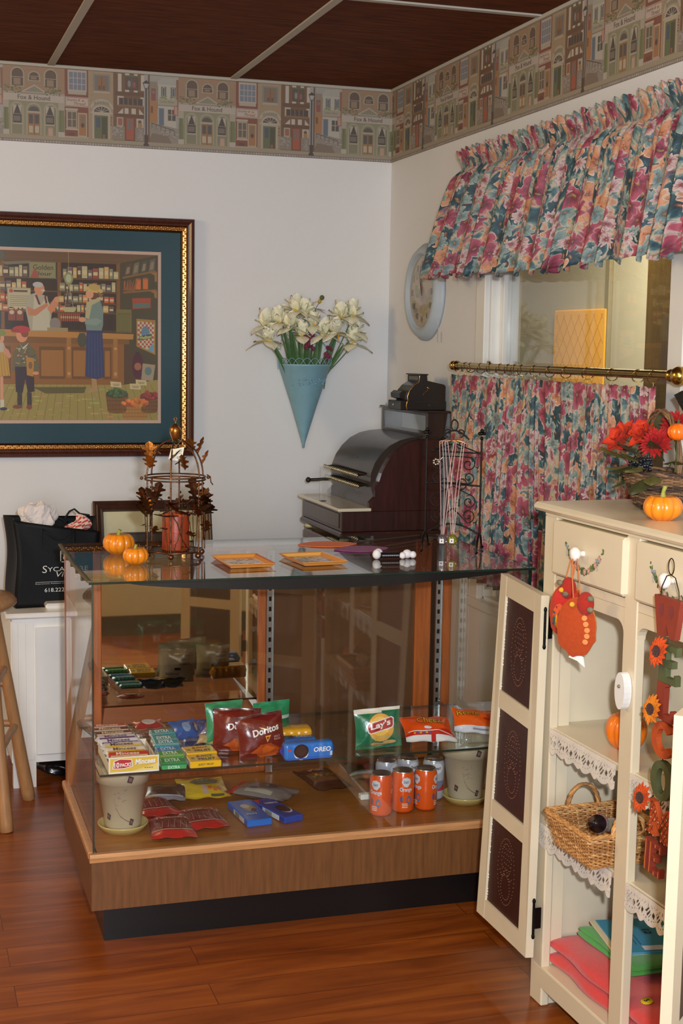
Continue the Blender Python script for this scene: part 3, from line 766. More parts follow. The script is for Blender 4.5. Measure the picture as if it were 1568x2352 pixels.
# hanging fan and scale
d.ell(30,425,26,28,c(78,80,64),8); d.poly([(40,470),(230,458),(235,476),(60,492)],c(104,98,74),8); d.poly([(20,470),(-160,452),(-165,470),(10,488)],c(104,98,74),8)
d.line([(497,370),(497,530)],3,c(150,130,90),8); d.ell(497,575,32,45,c(120,122,84),9); d.ell(497,575,20,30,c(154,156,120),10); d.line([(495,620),(470,780)],3,c(150,140,110),9); d.line([(497,620),(530,780)],3,c(150,140,110),9)
d.poly([(448,778),(552,778),(535,812),(468,812)],c(156,150,104),10)
# right side wall
d.poly([(860,460),(1138,390),(1138,1300),(870,1000)],c(66,56,30),3)
for (xa,ya,xb,yb) in ((880,560,1120,505),(885,665,1125,640)): d.line([(xa,ya),(xb,yb)],12,c(120,82,36),5)
for q in range(4): x=892+q*58; d.poly([(x,550-q*12),(x+14,470-q*14),(x+52,455-q*14),(x+44,535-q*12)],c(*[(84,60,44),(98,86,64),(70,66,50),(90,80,70)][q]),5); d.poly([(x+10,535-q*12),(x+20,486-q*14),(x+42,478-q*14),(x+36,525-q*12)],c(120,104,80),6)
for q in range(2): d.rect(975+q*52,565-q*6,1012+q*52,640-q*4,c(176,92,36),6); d.ell(994+q*52,566-q*6,18,7,c(130,80,50),7)
for q in range(12): x=890+q*7; d.line([(x,650),(x+R.uniform(0,25),570+R.uniform(0,20))],6,c(R.randint(120,150),R.randint(66,84),40),6)
for q in (1100,1100): d.poly([(1080,520),(1130,510),(1130,580),(1112,580),(1112,535)],c(130,94,44),6)
d.poly([(1080,650),(1130,645),(1130,700),(1112,695),(1108,665)],c(130,94,44),6)
d.poly([(950,703),(1085,698),(1085,770),(952,782)],c(140,62,34),6); d.poly([(958,740),(1078,735),(1078,762),(958,772)],c(80,96,84),7)
d.rect(834,785,945,950,c(104,92,46),6); d.rect(842,812,938,945,c(86,78,38),7)
for q in range(12): d.line([(848+q*8,820),(848+q*8,940)],2,c(122,112,60),8)
d.poly([(980,850),(1118,858),(1118,1110),(980,1050)],c(140,106,44),6); d.poly([(988,868),(1110,876),(1106,1092),(990,1040)],c(170,160,130),7)
for i in range(8):
    for j in range(11):
        if (i+j)%2: x=990+i*14.6; y=872+j*17; d.poly([(x,y),(x+14,y+1),(x+14,y+17),(x,y+16)],c(150,64,50),8)
d.ell(1045,950,30,48,c(84,110,128),9); d.poly([(1060,1075),(1104,1020),(1104,1088)],c(92,130,150),9)
d.poly([(998,975),(1092,958),(1092,990),(998,1007)],c(50,66,42),10); d.text('Hudson',1004,1000,84,-26,c(186,180,110),11,.015,0,-12)
d.ell(990,1190,42,95,c(70,26,36),6); d.rect(972,1090,1006,1120,c(60,30,34),6); d.ell(990,1195,26,28,c(140,84,60),7)
d.poly([(1025,1172),(1118,1182),(1100,1300),(1015,1290)],c(140,124,98),7); d.ell(1066,1228,26,30,c(84,104,100),8)
# counter
d.rect(XL0,985,890,1330,c(124,80,32),6)
for (a,b) in ((-340,-120),(-60,90),(288,468),(515,700),(740,800)): d.rect(a,1060,b,1290,c(98,62,24),7); d.rect(a+12,1085,b-12,1270,c(138,92,40),8)
for x in (480,812,-110): d.rect(x,995,x+32,1280,c(142,96,44),9); d.rect(x+6,1060,x+26,1078,c(170,124,70),10); d.rect(x+6,1240,x+26,1262,c(170,124,70),10)
d.poly([(XL0,935),(960,962),(955,1000),(XL0,985)],c(160,112,52),8); d.rect(XL0,985,930,1036,c(110,72,30),7)
# floor
d.poly([(XL0,1325),(880,1330),(1138,1290),(1138,1588),(XL0,1588)],c(136,120,62),6)
for q in range(34):
    x=-500+q*48; d.line([(x,1330),(x-(560-x)*.25,1588)],3,c(100,86,42),7)
for q in range(90):
    x=R.uniform(XL0+20,1100); y=R.uniform(1345,1570); d.rect(x,y,x+R.uniform(20,70),y+R.uniform(4,12),c(R.randint(128,170),R.randint(116,150),R.randint(58,92)),7)
d.poly([(240,1350),(620,1345),(600,1390),(330,1395)],c(84,74,36),8)
# shopkeeper
d.poly([(195,800),(215,700),(270,680),(330,700),(380,790),(365,950),(225,950)],c(150,142,120),10); d.poly([(255,700),(300,770),(345,700),(360,780),(365,945),(240,945),(250,790)],c(168,160,136),11)
d.poly([(262,700),(285,765),(300,765),(275,695)],c(92,48,40),12); d.poly([(325,705),(335,760),(348,750),(338,705)],c(92,48,40),12)
d.ell(292,655,36,44,c(182,122,88),12); d.ell(282,625,36,20,c(160,155,145),13); d.ell(318,665,14,8,c(170,165,150),13)
d.poly([(205,780),(255,800),(345,750),(355,770),(265,845),(215,840)],c(170,110,76),12); d.poly([(345,790),(400,710),(432,712),(420,770),(370,830)],c(176,116,80),12); d.ell(415,725,18,20,c(184,126,90),13)
d.ell(400,900,38,46,c(120,110,100),11); d.rect(345,925,490,952,c(140,120,84),11)
# woman in a long blue skirt
d.poly([(622,760),(660,720),(715,715),(742,790),(740,900),(728,945),(620,940),(612,860)],c(104,118,108),12); d.poly([(622,742),(700,700),(732,720),(660,760),(640,860),(612,850)],c(156,148,110),13)
d.poly([(612,870),(690,850),(735,870),(690,905),(610,895)],c(118,130,118),14); d.ell(592,864,26,18,c(184,130,96),14)
d.poly([(622,940),(734,940),(748,1275),(690,1290),(610,1270)],c(48,52,84),13)
for q in range(5): d.line([(640+q*20,960),(632+q*24,1270)],4,c(64,70,104),14)
d.ell(668,680,42,40,c(96,56,36),13); d.ell(645,682,28,32,c(190,134,98),14); d.ell(678,650,64,20,c(176,150,84),15,rot=.2); d.ell(678,632,42,24,c(164,136,72),15,rot=.15); d.poly([(700,660),(735,680),(730,712),(712,690)],c(120,90,50),15)
d.ell(590,1010,34,52,c(66,64,48),12); d.line([(570,975),(590,900),(612,970)],4,c(60,50,40),12)
d.poly([(655,1285),(690,1288),(700,1370),(640,1392),(620,1380),(660,1350)],c(150,118,76),12)
# boy with cap, girl in yellow
d.poly([(105,1120),(140,1050),(210,1040),(262,1090),(292,1220),(262,1240),(130,1235),(100,1240)],c(92,84,56),12)
for q in range(50): d.rect(*[(lambda x,y:(x,y,x+12,y+8))(R.uniform(120,255),R.uniform(1070,1190))][0],c(*R.choice([(120,60,50),(140,130,80),(64,70,66),(150,140,110)])),13)
d.poly([(118,1205),(248,1205),(252,1380),(205,1390),(188,1290),(170,1390),(122,1385)],c(50,34,40),14); d.rect(132,1385,165,1480,c(52,44,40),13); d.rect(200,1388,232,1480,c(52,44,40),13); d.ell(132,1490,34,14,c(108,56,36),14); d.ell(214,1492,20,18,c(112,58,36),14)
d.ell(168,985,40,48,c(188,126,90),14); d.ell(188,970,26,28,c(120,64,42),15); d.ell(165,942,62,26,c(156,50,48),16); d.ell(122,952,30,12,c(140,44,42),16)
d.poly([(150,1040),(172,1070),(215,1035),(200,1060),(176,1082)],c(176,170,150),15)
d.poly([(196,1135),(250,1145),(246,1275),(200,1265)],c(160,112,40),15); d.ell(262,1250,22,12,c(186,126,90),16); d.ell(225,1195,14,26,c(110,80,50),16)
d.poly([(-62,1110),(60,1095),(85,1270),(-80,1278)],c(166,128,46),12)
for q in range(7): d.line([(-45+q*16,1110),(-58+q*22,1270)],4,c(140,102,34),13)
d.poly([(-50,1110),(-30,1040),(40,1035),(62,1100)],c(160,150,130),13); d.ell(8,1005,38,42,c(184,130,96),13); d.ell(-12,1000,34,44,c(150,90,50),14); d.ell(8,970,50,24,c(110,118,52),15)
d.poly([(40,1060),(75,1090),(95,1130),(80,1150),(40,1110)],c(176,122,90),13); d.rect(-20,1275,-2,1440,c(184,130,98),12); d.rect(15,1275,36,1440,c(184,130,98),12); d.rect(-24,1440,0,1500,c(176,170,150),13); d.rect(14,1440,40,1500,c(176,170,150),13); d.ell(36,1505,26,12,c(44,46,58),14)
d.rect(-320,1080,-210,1330,c(84,60,50),10); d.ell(-265,1040,50,56,c(120,84,58),11)
# produce baskets and their cards
def bask(x,y,rx,h,bc,fc,seed):
    d.poly([(x-rx,y),(x+rx,y),(x+rx*.82,y+h),(x-rx*.82,y+h)],c(*bc),14); d.ell(x,y+h,rx*.82,h*.14,c(*bc),14)
    for q in range(4): d.line([(x-rx*(1-q*.05),y+h*(.15+q*.25)),(x+rx*(1-q*.05),y+h*(.15+q*.25))],4,c(*[t*.75 for t in bc]),15)
    for q in range(9): d.line([(x-rx*.9+q*rx*.225,y),(x-rx*.75+q*rx*.19,y+h)],3,c(*[t*.85 for t in bc]),15)
    R.seed(seed); d.ell(x,y,rx*.97,h*.26,c(*[t*.7 for t in fc]),16)
    for q in range(34):
        a=R.uniform(0,2*pi); rr=sqrt(R.random()); d.ell(x+rx*.85*rr*cos(a),y-h*.08+h*.26*rr*sin(a),rx*.12,rx*.11,c(*[min(255,t*R.uniform(.8,1.15)) for t in fc]),17,8)
bask(838,1395,82,125,(108,72,36),(72,92,52),1); bask(1075,1410,70,110,(104,70,40),(140,56,44),3); bask(968,1465,106,105,(150,106,50),(196,104,46),2)
for x,y in ((832,1330),(1015,1315),(972,1345)): d.poly([(x-42,y-26),(x+36,y-20),(x+40,y+18),(x-38,y+14)],c(176,160,116),19); d.rect(x-26,y-8,x+26,y-4,c(110,90,64),20); d.rect(x-20,y+2,x+22,y+6,c(110,90,64),20)
m.build('print',PRINT,pic)
pg=MB().box((PX0+.055,-.0135,.055),(PX1-.055,-.0130,PZ-.055)).build('glazing',glass_mat('matte_glazing',(.97,.97,.97),.008,.15),pic)

# ================================================================ blue wall cone with white flowers
cone=thing('wall_cone_vase','pale blue metal cone vase hanging on the back wall','vase',(-.388,-.10,1.165))
m=MB(K(124,164,176)); Hc=.330; Rc=.104
m.lathe([(0,0),(.004,.002),(.006,.02),(Rc*.5,Hc*.5+.008),(Rc,Hc),(Rc+.003,Hc+.004),(Rc,Hc+.008),(Rc-.003,Hc+.004),(Rc-.004,Hc),(Rc*.5-.003,Hc*.5+.012),(.002,.03)],n=44)
R.seed(2)
for q in range(46):                                    # embossed scroll band
    a=-pi/2+R.uniform(-1.0,1.0); z=Hc*.80+R.uniform(-.010,.016); r=Rc*z/Hc+.0006
    m.ball((r*cos(a),r*sin(a),z),.0042,None,6,4,(1,.6,.8))
m.build('cone',paint('painted_tin',.5,noise=.1,nscale=25,bump=.1,bscale=60),cone)
m=MB(K(140,178,188)); z0=Hc+.006; n=22
for q in range(n):
    a=2*pi*q/n; b=a+2*pi/n*1.7; pts=[]
    for i in range(9):
        t=i/8; an=a+(b-a)*t; r=Rc+.002+.004*sin(pi*t); pts.append((r*cos(an),r*sin(an),z0+.026*sin(pi*t)))
    m.tube(pts,.0011,5)
m.tube([((Rc+.001)*cos(2*pi*i/40),(Rc+.001)*sin(2*pi*i/40),z0) for i in range(40)],.002,6,closed=True)
pts=[(-Rc-.004,.0,z0-.02)]+[(-(Rc+.006)+.0*i,.0+.01*i/6,z0+.065*i/6) for i in range(1,6)]+[(-.06,.085,z0+.13),(0,.092,z0+.15),(.06,.085,z0+.13)]+[((Rc+.006),.01*i/6,z0+.065*i/6) for i in range(5,0,-1)]+[(Rc+.004,0,z0-.02)]
m.tube(pts,.0018,6)
m.build('wire_rim',paint('painted_tin',.5),cone)
def petal_mb(m,Lg,Wd,curl,base,tipc,basec,az,el,cup=.3,n=7,ruf=.0,tip=.0):
    """one petal from base along azimuth az, elevation el (radians)"""
    dirv=Vector((cos(az)*cos(el),sin(az)*cos(el),sin(el))); side=Vector((-sin(az),cos(az),0)); up=side.cross(dirv)*-1
    B=Vector(base); ph=R.uniform(0,6)
    def f(u,v):
        w=Wd*(sin(pi*min(1,v*.93+.07))**.7)*(1-.25*v); s=(u-.5)*2
        return B+dirv*Lg*v+side*(w*s*.5)+up*(curl*Lg*v*v+cup*w*.5*s*s+ruf*sin(s*7+ph+v*6)*v)
    m.grid(f,4,n,cfn=lambda u,v:tuple(basec[i]*(1-v)+tipc[i]*v for i in range(3)))
def stem_pts(a,b,n=7,bow=.02):
    a=Vector(a); b=Vector(b); return [a.lerp(b,i/n)+Vector((0,-bow*sin(pi*i/n),0)) for i in range(n+1)]
root=(-.388,-.10,1.36)
W1=K(246,240,214); W2=K(228,222,176)
spots=[((-.554,1.650),'far left in the wall cone'),((-.506,1.662),'upper left, second from the left edge'),((-.548,1.590),'lowest at the far left of the bunch'),((-.461,1.645),'tall one left of centre'),
 ((-.438,1.710),'topmost, left of the small orchid'),((-.400,1.700),'just under the small orchid'),((-.362,1.655),'in the middle of the bunch'),((-.412,1.612),'low front one above the green reeds'),
 ((-.321,1.618),'front one with an orange throat'),((-.274,1.625),'low right one beside an orange throat'),((-.250,1.688),'upper right of centre'),((-.200,1.694),'top right corner of the bunch'),((-.190,1.632),'far right of the bunch'),((-.196,1.585),'lowest at the far right')]
for k,((x,z),lab) in enumerate(spots):
    R.seed(100+k); y=-.105-.035*R.random()-(.025 if k in (7,8,9,2,13) else 0)
    f=thing('white_flower','white artificial iris flower, '+lab,'flower',(x,y,z),0,'white flowers in the blue wall cone')
    m=MB(); ang=R.uniform(0,6)
    for q in range(3):
        a=ang+q*2*pi/3
        petal_mb(m,R.uniform(.062,.078),.062,.25,(0,0,0),W1,W2,a,1.0,.5,ruf=.003)
        petal_mb(m,R.uniform(.064,.080),.060,-.75,(0,0,0),W1,W2,a+pi/3,.25,-.2,ruf=.004)
    for q in range(8): petal_mb(m,R.uniform(.045,.068),.040,R.uniform(-.4,.2),(0,0,0),W1,W2,R.uniform(0,6.3),R.uniform(-.2,1.2),.3,ruf=.005)
    m.build('petals',PETAL,f)
    m=MB(K(232,170,40)); m.ball((0,-.008,.004),.006,None,8,6,(1,1,.8)); 
    if k in (8,9): m.ball((.004,-.030,-.012),.006,K(236,150,30),8,6,(.5,.5,1.9))
    m.build('throat',PETAL,f)
    m=MB(K(70,104,50)); rt=Vector((-.388+(x+.388)*.5,-.105,1.475))-Vector((x,y,z)); m.tube(stem_pts((0,0,0),rt+Vector((R.uniform(-.01,.01)*.6,0,0)),8,.01),.0022,6); m.build('stem',LEAF,f)
lv=[(-.540,1.600,'outermost at the left'),(-.488,1.655,'second from the left'),(-.455,1.625,'third from the left'),(-.470,1.700,'thin tall one at left of centre'),(-.425,1.600,'left of the berry sprig'),(-.385,1.625,'in the middle'),(-.350,1.600,'right of the middle'),(-.320,1.640,'behind the orange throats'),(-.285,1.605,'under the right flowers'),(-.262,1.620,'second from the right'),(-.235,1.585,'outermost at the right')]
for k,(x,z,lab) in enumerate(lv):
    R.seed(k+50); m=MB(); y=-.11-.03*R.random()
    b=Vector((-.388+(x+.388)*.45,y,1.45)); t=Vector((x,y-.01,z)); wd=.011+.005*R.random()
    m.grid(lambda u,v:(b-Vector((x,y,1.45))).lerp(t-Vector((x,y,1.45)),v)+Vector(((u-.5)*2*wd*(1-v**2.2)**.8,-.006*sin(pi*v)-abs(u-.5)*.006,0)),2,9,K(60,96,40))
    o=m.build('green_reed',LEAF,None,(x,y,1.45)); props(o,'long green artificial reed in the wall cone, '+lab,'reed','green reeds in the blue wall cone')
def sprig(x,z,n,lab,s0):
    R.seed(s0); t=thing('berry_sprig',lab,'flower',(x,-.15,z))
    m=MB(K(128,40,72))
    for q in range(n):
        c0=(R.uniform(-.022,.022)*(1 if n>20 else .5),R.uniform(-.012,.012),R.uniform(-.03,.03)); m.ball(c0,R.uniform(.005,.008),K(R.randint(110,150),R.randint(30,52),R.randint(60,88)),6,5)
    m.build('blossoms',PETAL,t); MB(K(66,92,46)).tube([(0,0,-.02),(-.01,.02,-.14)],.0018,5).build('stem',LEAF,t)
sprig(-.386,1.590,30,'magenta blossom cluster low in the middle of the wall cone flowers',4); sprig(-.304,1.545,16,'narrow magenta blossom spike at the right rim of the wall cone',8)
t=thing('small_orchid','small green and magenta orchid on top of the wall cone bunch','flower',(-.350,-.12,1.722))
R.seed(9); m=MB()
for q,(a,e,Lg,cc) in enumerate(((.3,1.1,.040,K(120,122,40)),(2.6,.3,.038,K(112,110,36)),(2.9,-.9,.034,K(116,104,30)),(.1,-.1,.044,K(150,36,66)),(.0,-.35,.050,K(136,28,58)))):
    petal_mb(m,Lg,.016,-.1,(0,0,0),cc,cc,a if abs(a)>.5 else -.3,e,.3)
m.ball((.022,-.01,.045),.010,K(92,98,50),8,6); m.ball((.012,-.012,.030),.008,K(190,160,50),8,6)
m.build('petals',PETAL,t); MB(K(66,92,46)).tube([(0,0,0),(-.004,.005,-.06),(-.02,.01,-.3)],.002,5).build('stem',LEAF,t)

# ================================================================ wall clock
clk=thing('wall_clock','round pale blue grey wall clock on the right wall under the valance','clock',(-.001,-.450,1.787))
m=MB(K(172,181,186)); Rk=.185
m.lathe([(Rk-.004,0),(Rk,-.004),(Rk,-.012),(Rk-.008,-.018),(Rk-.012,-.026),(Rk-.022,-.036),(Rk-.034,-.040),(Rk-.042,-.036),(Rk-.045,-.026),(Rk-.050,-.022)],n=56,axis='x')
m.build('rim',paint('painted_rim',.5,noise=.06,nscale=20),clk)
m=MB(K(150,138,122)); 
def P(x,y,l): return (-.0225-l,-x,y)
d=Deco(m,P,.0004); R.seed(8)
d.ell(0,0,Rk-.047,Rk-.047,K(190,176,158),0,40,rings=3)
for q in range(40): a=R.uniform(0,6.28); r=R.uniform(0,.1); d.ell(r*cos(a),r*sin(a),R.uniform(.008,.03),R.uniform(.006,.02),K(R.randint(150,186),R.randint(138,172),R.randint(120,152)),1,9)
for i,t in enumerate(('XII','I','II','III','IV','V','VI','VII','VIII','IX','X','XI')):
    a=pi/2-i*pi/6; w_=.008+.0065*len(t); d.text(t,.105*cos(a)-w_/2,.105*sin(a)-.012,w_,.024,K(92,78,66),3,.01)
for i in range(60):
    a=i*pi/30; d.line([(.128*cos(a),.128*sin(a)),(.133*cos(a),.133*sin(a))],.0014,K(92,78,66),3)
m.build('dial',PRINT,clk)['label']='aged beige clock dial with roman numerals'
for nm,a,Lg,wd in (('hour_hand',pi/2+.35,.060,.0055),('minute_hand',pi/2+.16,.100,.004)):
    m=MB(K(36,32,30)); dx,dz=cos(a),sin(a); m.prism([(-(-dz*wd/2),dx*wd/2),(-(dx*Lg),dz*Lg),(-(dz*wd/2),-dx*wd/2),(-(-dx*.015),-dz*.015)],.001,'x',o=-.0275); m.build(nm,PT,clk)
m=MB(); m.lathe([(0,-.024),(Rk-.046,-.024)],n=40,axis='x'); m.build('dial_glass',WINGL,clk)
m=MB(K(200,196,188)); m.tube([(-.02,-.15,-.09),(-.012,-.152,-.15)],.001,5); m.box((-.014,-.160,-.19),(-.013,-.145,-.15)); m.build('price_string',PAPER,clk)['label']='small price tag on a thread'
# ================================================================ floral fabric, curtains and rod
def floral():
    m,nt,N,Lk=nodes('floral_chintz'); out=N('ShaderNodeOutputMaterial'); b=N('ShaderNodeBsdfPrincipled'); Lk(b.outputs[0],out.inputs[0])
    uv=N('ShaderNodeUVMap'); uv.uv_map='UVMap'
    def math(op,a,bb=None,cl=False):
        n=N('ShaderNodeMath'); n.operation=op; n.use_clamp=cl
        for i,x in enumerate((a,bb)):
            if x is None: continue
            if isinstance(x,(int,float)): n.inputs[i].default_value=x
            else: Lk(x,n.inputs[i])
        return n.outputs[0]
    def mixc(f,a,bb):
        n=N('ShaderNodeMix'); n.data_type='RGBA'
        if isinstance(f,(int,float)): n.inputs[0].default_value=f
        else: Lk(f,n.inputs[0])
        for i,x in ((6,a),(7,bb)):
            if isinstance(x,tuple): n.inputs[i].default_value=(*x,1)
            else: Lk(x,n.inputs[i])
        return n.outputs[2]
    def noise(s,dist=0,det=3,off=0):
        mp=N('ShaderNodeMapping'); mp.inputs['Location'].default_value=(off,off*.7,off*.3); Lk(uv.outputs[0],mp.inputs[0])
        n=N('ShaderNodeTexNoise'); n.inputs['Scale'].default_value=s; n.inputs['Distortion'].default_value=dist; n.inputs['Detail'].default_value=det; Lk(mp.outputs[0],n.inputs['Vector']); return n
    def ramp(f,st):
        r=N('ShaderNodeValToRGB'); e=r.color_ramp.elements; e[0].position=st[0][0]; e[0].color=(*st[0][1],1); e[1].position=st[-1][0]; e[1].color=(*st[-1][1],1)
        for p,c_ in st[1:-1]: x=e.new(p); x.color=(*c_,1)
        Lk(f,r.inputs[0]); return r.outputs[0]
    # washed ground of teal, cream, peach, mauve
    g=ramp(noise(11,1.6,3).outputs['Fac'],[(.30,K(30,62,74)),(.40,K(66,106,112)),(.47,K(140,158,146)),(.52,K(206,190,164)),(.58,K(214,150,116)),(.66,K(150,118,128)),(.76,K(84,66,86))])
    # wobble the coordinates for petals
    wn=noise(16,0,2,5); wob=N('ShaderNodeVectorMath'); wob.operation='MULTIPLY_ADD'; wob.inputs[1].default_value=(.07,.07,0); Lk(wn.outputs['Color'],wob.inputs[0]); Lk(uv.outputs[0],wob.inputs[2])
    def flower(scale,off,r0,petals,cin,cout,edge,thr):
        mp=N('ShaderNodeMapping'); mp.inputs['Location'].default_value=(off,off*1.7,0); mp.inputs['Scale'].default_value=(scale,scale,1); Lk(wob.outputs[0],mp.inputs[0])
        v=N('ShaderNodeTexVoronoi'); v.inputs['Scale'].default_value=1; v.inputs['Randomness'].default_value=.75; v.voronoi_dimensions='2D'; Lk(mp.outputs[0],v.inputs['Vector'])
        sb=N('ShaderNodeVectorMath'); sb.operation='SUBTRACT'; Lk(mp.outputs[0],sb.inputs[0]); Lk(v.outputs['Position'],sb.inputs[1])
        sp=N('ShaderNodeSeparateXYZ'); Lk(sb.outputs[0],sp.inputs[0]); an=math('ARCTAN2',sp.outputs[1],sp.outputs[0])
        pet=math('MULTIPLY',math('ABSOLUTE',math('SINE',math('MULTIPLY',an,petals/2.0))),.45)
        rad=math('MULTIPLY',math('ADD',pet,.62),r0)
        q=math('DIVIDE',v.outputs['Distance'],rad)
        body=math('LESS_THAN',q,1.0); rim=math('GREATER_THAN',q,.90)
        sc=N('ShaderNodeSeparateColor'); Lk(v.outputs['Color'],sc.inputs[0]); on=math('LESS_THAN',sc.outputs[0],thr)
        col=ramp(math('MULTIPLY',q,.95),[(.0,K(210,176,110)),(.16,K(120,60,50)),(.24,cin),(.62,cout),(.80,cout),(.97,edge)])
        sh=noise(34,1,2,off+2); col=mixc(math('MULTIPLY',sh.outputs['Fac'],.45),col,cin)
        col=mixc(math('MULTIPLY',rim,.35),col,edge)
        return math('MULTIPLY',body,on),col
    c0=g
    for a in (
        (12,3.1,.50,9,K(22,48,58),K(48,88,96),K(110,140,140),.55),
        (9,8.3,.44,6,K(206,130,92),K(226,170,132),K(240,216,188),.45),
        (8.5,1.2,.50,5,K(132,46,66),K(196,96,112),K(236,204,196),.40),
        (12,15.3,.44,7,K(96,124,128),K(156,172,162),K(220,214,190),.40),
        (11,12.7,.44,7,K(112,38,60),K(184,84,102),K(232,176,170),.26),
        (15,5.9,.42,10,K(150,70,84),K(228,200,190),K(240,226,214),.24)):
        f,cc=flower(*a); c0=mixc(f,c0,cc)
    sp=N('ShaderNodeTexVoronoi'); sp.inputs['Scale'].default_value=70; Lk(wob.outputs[0],sp.inputs['Vector'])
    dots=math('MULTIPLY',math('LESS_THAN',sp.outputs['Distance'],.18),math('GREATER_THAN',noise(9,0,1,3).outputs['Fac'],.56)); c0=mixc(math('MULTIPLY',dots,.7),c0,K(90,30,48))
    fine=noise(60,1.5,2,9); c0=mixc(math('MULTIPLY',math('GREATER_THAN',fine.outputs['Fac'],.60),.35),c0,K(44,60,74))
    dk_=N('ShaderNodeHueSaturation'); dk_.inputs['Saturation'].default_value=1.04; dk_.inputs['Value'].default_value=.70; Lk(c0,dk_.inputs['Color']); Lk(dk_.outputs[0],b.inputs['Base Color']); b.inputs['Roughness'].default_value=.62; b.inputs['Sheen Weight'].default_value=.15
    nb=noise(420,0,1); bp=N('ShaderNodeBump'); bp.inputs['Strength'].default_value=.15; Lk(nb.outputs['Fac'],bp.inputs['Height']); Lk(bp.outputs[0],b.inputs['Normal'])
    return m
FLOR=floral()
R.seed(21)
def fold_table(n,jit):
    """monotone fold phase: uneven gathers"""
    ws=[R.uniform(1-jit,1+jit) for _ in range(n)]; t=sum(ws); acc=[0]
    for w_ in ws: acc.append(acc[-1]+w_/t)
    return acc
def phase(acc,s):
    for i in range(len(acc)-1):
        if s<=acc[i+1]: return i+(s-acc[i])/(acc[i+1]-acc[i])
    return len(acc)-1
# ---- valance
acc=fold_table(19,.5); acc2=fold_table(46,.5)
amps=[R.uniform(.6,1.25) for _ in range(24)]
def val(u,v):
    # u along the width (0 = far end), v 0 top .. 1 bottom
    ph=phase(acc,u); ph2=phase(acc2,u); a=amps[int(ph)%24]
    z_top=2.253+.007*sin(ph2*2*pi)+.004*sin(ph2*4.1); z_bot=1.806+.022*(1-u)**5+.010*sin(ph*2*pi+1)+.004*sin(u*9)
    z=z_top+(z_bot-z_top)*v
    ytop=-.845-(2.62-.845)*u; ybot=-.735-(2.66-.735)*u
    body=max(0,(v-.16)/.84); y=ytop+(ybot-ytop)*body**.8
    gat=math.exp(-((v-.13)/.06)**2)
    x0=-.072-.075*body**.75
    amp=.022*body**.6*a; 
    x=x0+amp*(sin(ph*2*pi)+.35*sin(ph*4*pi+a))-.008*(1-gat)*sin(ph2*2*pi)*(1-body)*1.3+.016*gat
    y+=.010*body*cos(ph*2*pi)+.003*(1-body)*cos(ph2*2*pi)
    if u<.04: x=x+(-.006-x)*((.04-u)/.04)**2*.95
    return (x,y,z)
m=MB(); m.grid(val,760,34,uv=lambda u,v:(u*3.9+.013*sin(v*4),v*.60))
o=m.build('valance',FLOR,None); props(o,'gathered pink and teal floral valance above the window','curtain')
md=o.modifiers.new('s','SOLIDIFY'); md.thickness=.0015
# ---- cafe curtain
acc3=fold_table(21,.55); amp3=[R.uniform(.5,1.3) for _ in range(30)]
def cafe(u,v):
    ph=phase(acc3,u); a=amp3[int(ph)%30]
    y=-.962-(2.345-.962)*u; z=1.486-(1.486-.80)*v-.006*(1-v)*abs(sin(ph*pi))
    x=-.098+.024*a*(.35+.65*v)*(sin(ph*2*pi)+.3*sin(ph*4*pi+a*3))+.006*sin(v*5+u*20)
    y+=.012*cos(ph*2*pi)*(.4+.6*v)+.02*v*sin(u*7)
    return (x,y,z)
m=MB(); m.grid(cafe,620,30,uv=lambda u,v:(u*3.0+7.3,v*.84+2.1))
o=m.build('cafe_curtain',FLOR,None); props(o,'pleated pink and teal floral cafe curtain hanging from the brass rod','curtain')
md=o.modifiers.new('s','SOLIDIFY'); md.thickness=.0015
# ---- brass rod with finials and rings
RX,RZ=-.098,1.516
rod=thing('curtain_rod','brass curtain rod with ball finials across the window','curtain rod',(RX,-1.72,RZ))
m=MB(K(176,150,92)); m.tube([(0,.715,0),(0,-.70,0)],.0115,20); m.build('tube',BRASS,rod)
for sy,R0 in ((1,.016),(-1,.024)):
    m=MB(K(206,166,84)); s=sy; y0=.715 if s>0 else -.70
    pr=[(.0125,0),(.0165,.003),(.0165,.010),(.011,.014),(.013,.018),(.009,.024)]
    m.lathe([(r,y0+s*h) for r,h in pr],n=22,axis='y'); m.ball((0,y0+s*(.024+R0*.8),0),R0,None,22,14)
    m.build('finial',BRASS,rod)
for y in (.66,-.665):
    m=MB(K(176,150,92)); m.tube([(0,y,0),(.045,y,.0),(.096,y,.0)],.006,8); m.lathe([(0,.0905),(.018,.0905),(.018,.096),(0,.096)],(0,y,0),16,axis='x'); m.build('bracket',BRASS,rod)
ring_u=[.030,.075,.105,.165,.225,.28,.325,.36,.395,.46,.53,.605,.70,.80,.90,.955]
proto=None
for k,u in enumerate(ring_u):
    y=-.975-(2.40-.975)*u
    if proto is None:
        proto=thing('curtain_ring','thin brass ring holding the cafe curtain on the rod','ring',(RX,y,RZ-.005),0,'brass rings along the curtain rod')
        m=MB(K(150,118,66)); m.tube([(.0165*cos(2*pi*i/26),.004*sin(4*pi*i/26),.0165*sin(2*pi*i/26)) for i in range(26)],.0013,6,closed=True); m.build('ring',BRASS,proto)
        m=MB(K(150,118,66)); m.tube([(0,0,-.0165),(.001,0,-.024),(-.002,0,-.030)],.0012,5); m.build('clip',BRASS,proto)
    else: dup(proto,(RX,y,RZ-.005),R.uniform(-.35,.35))
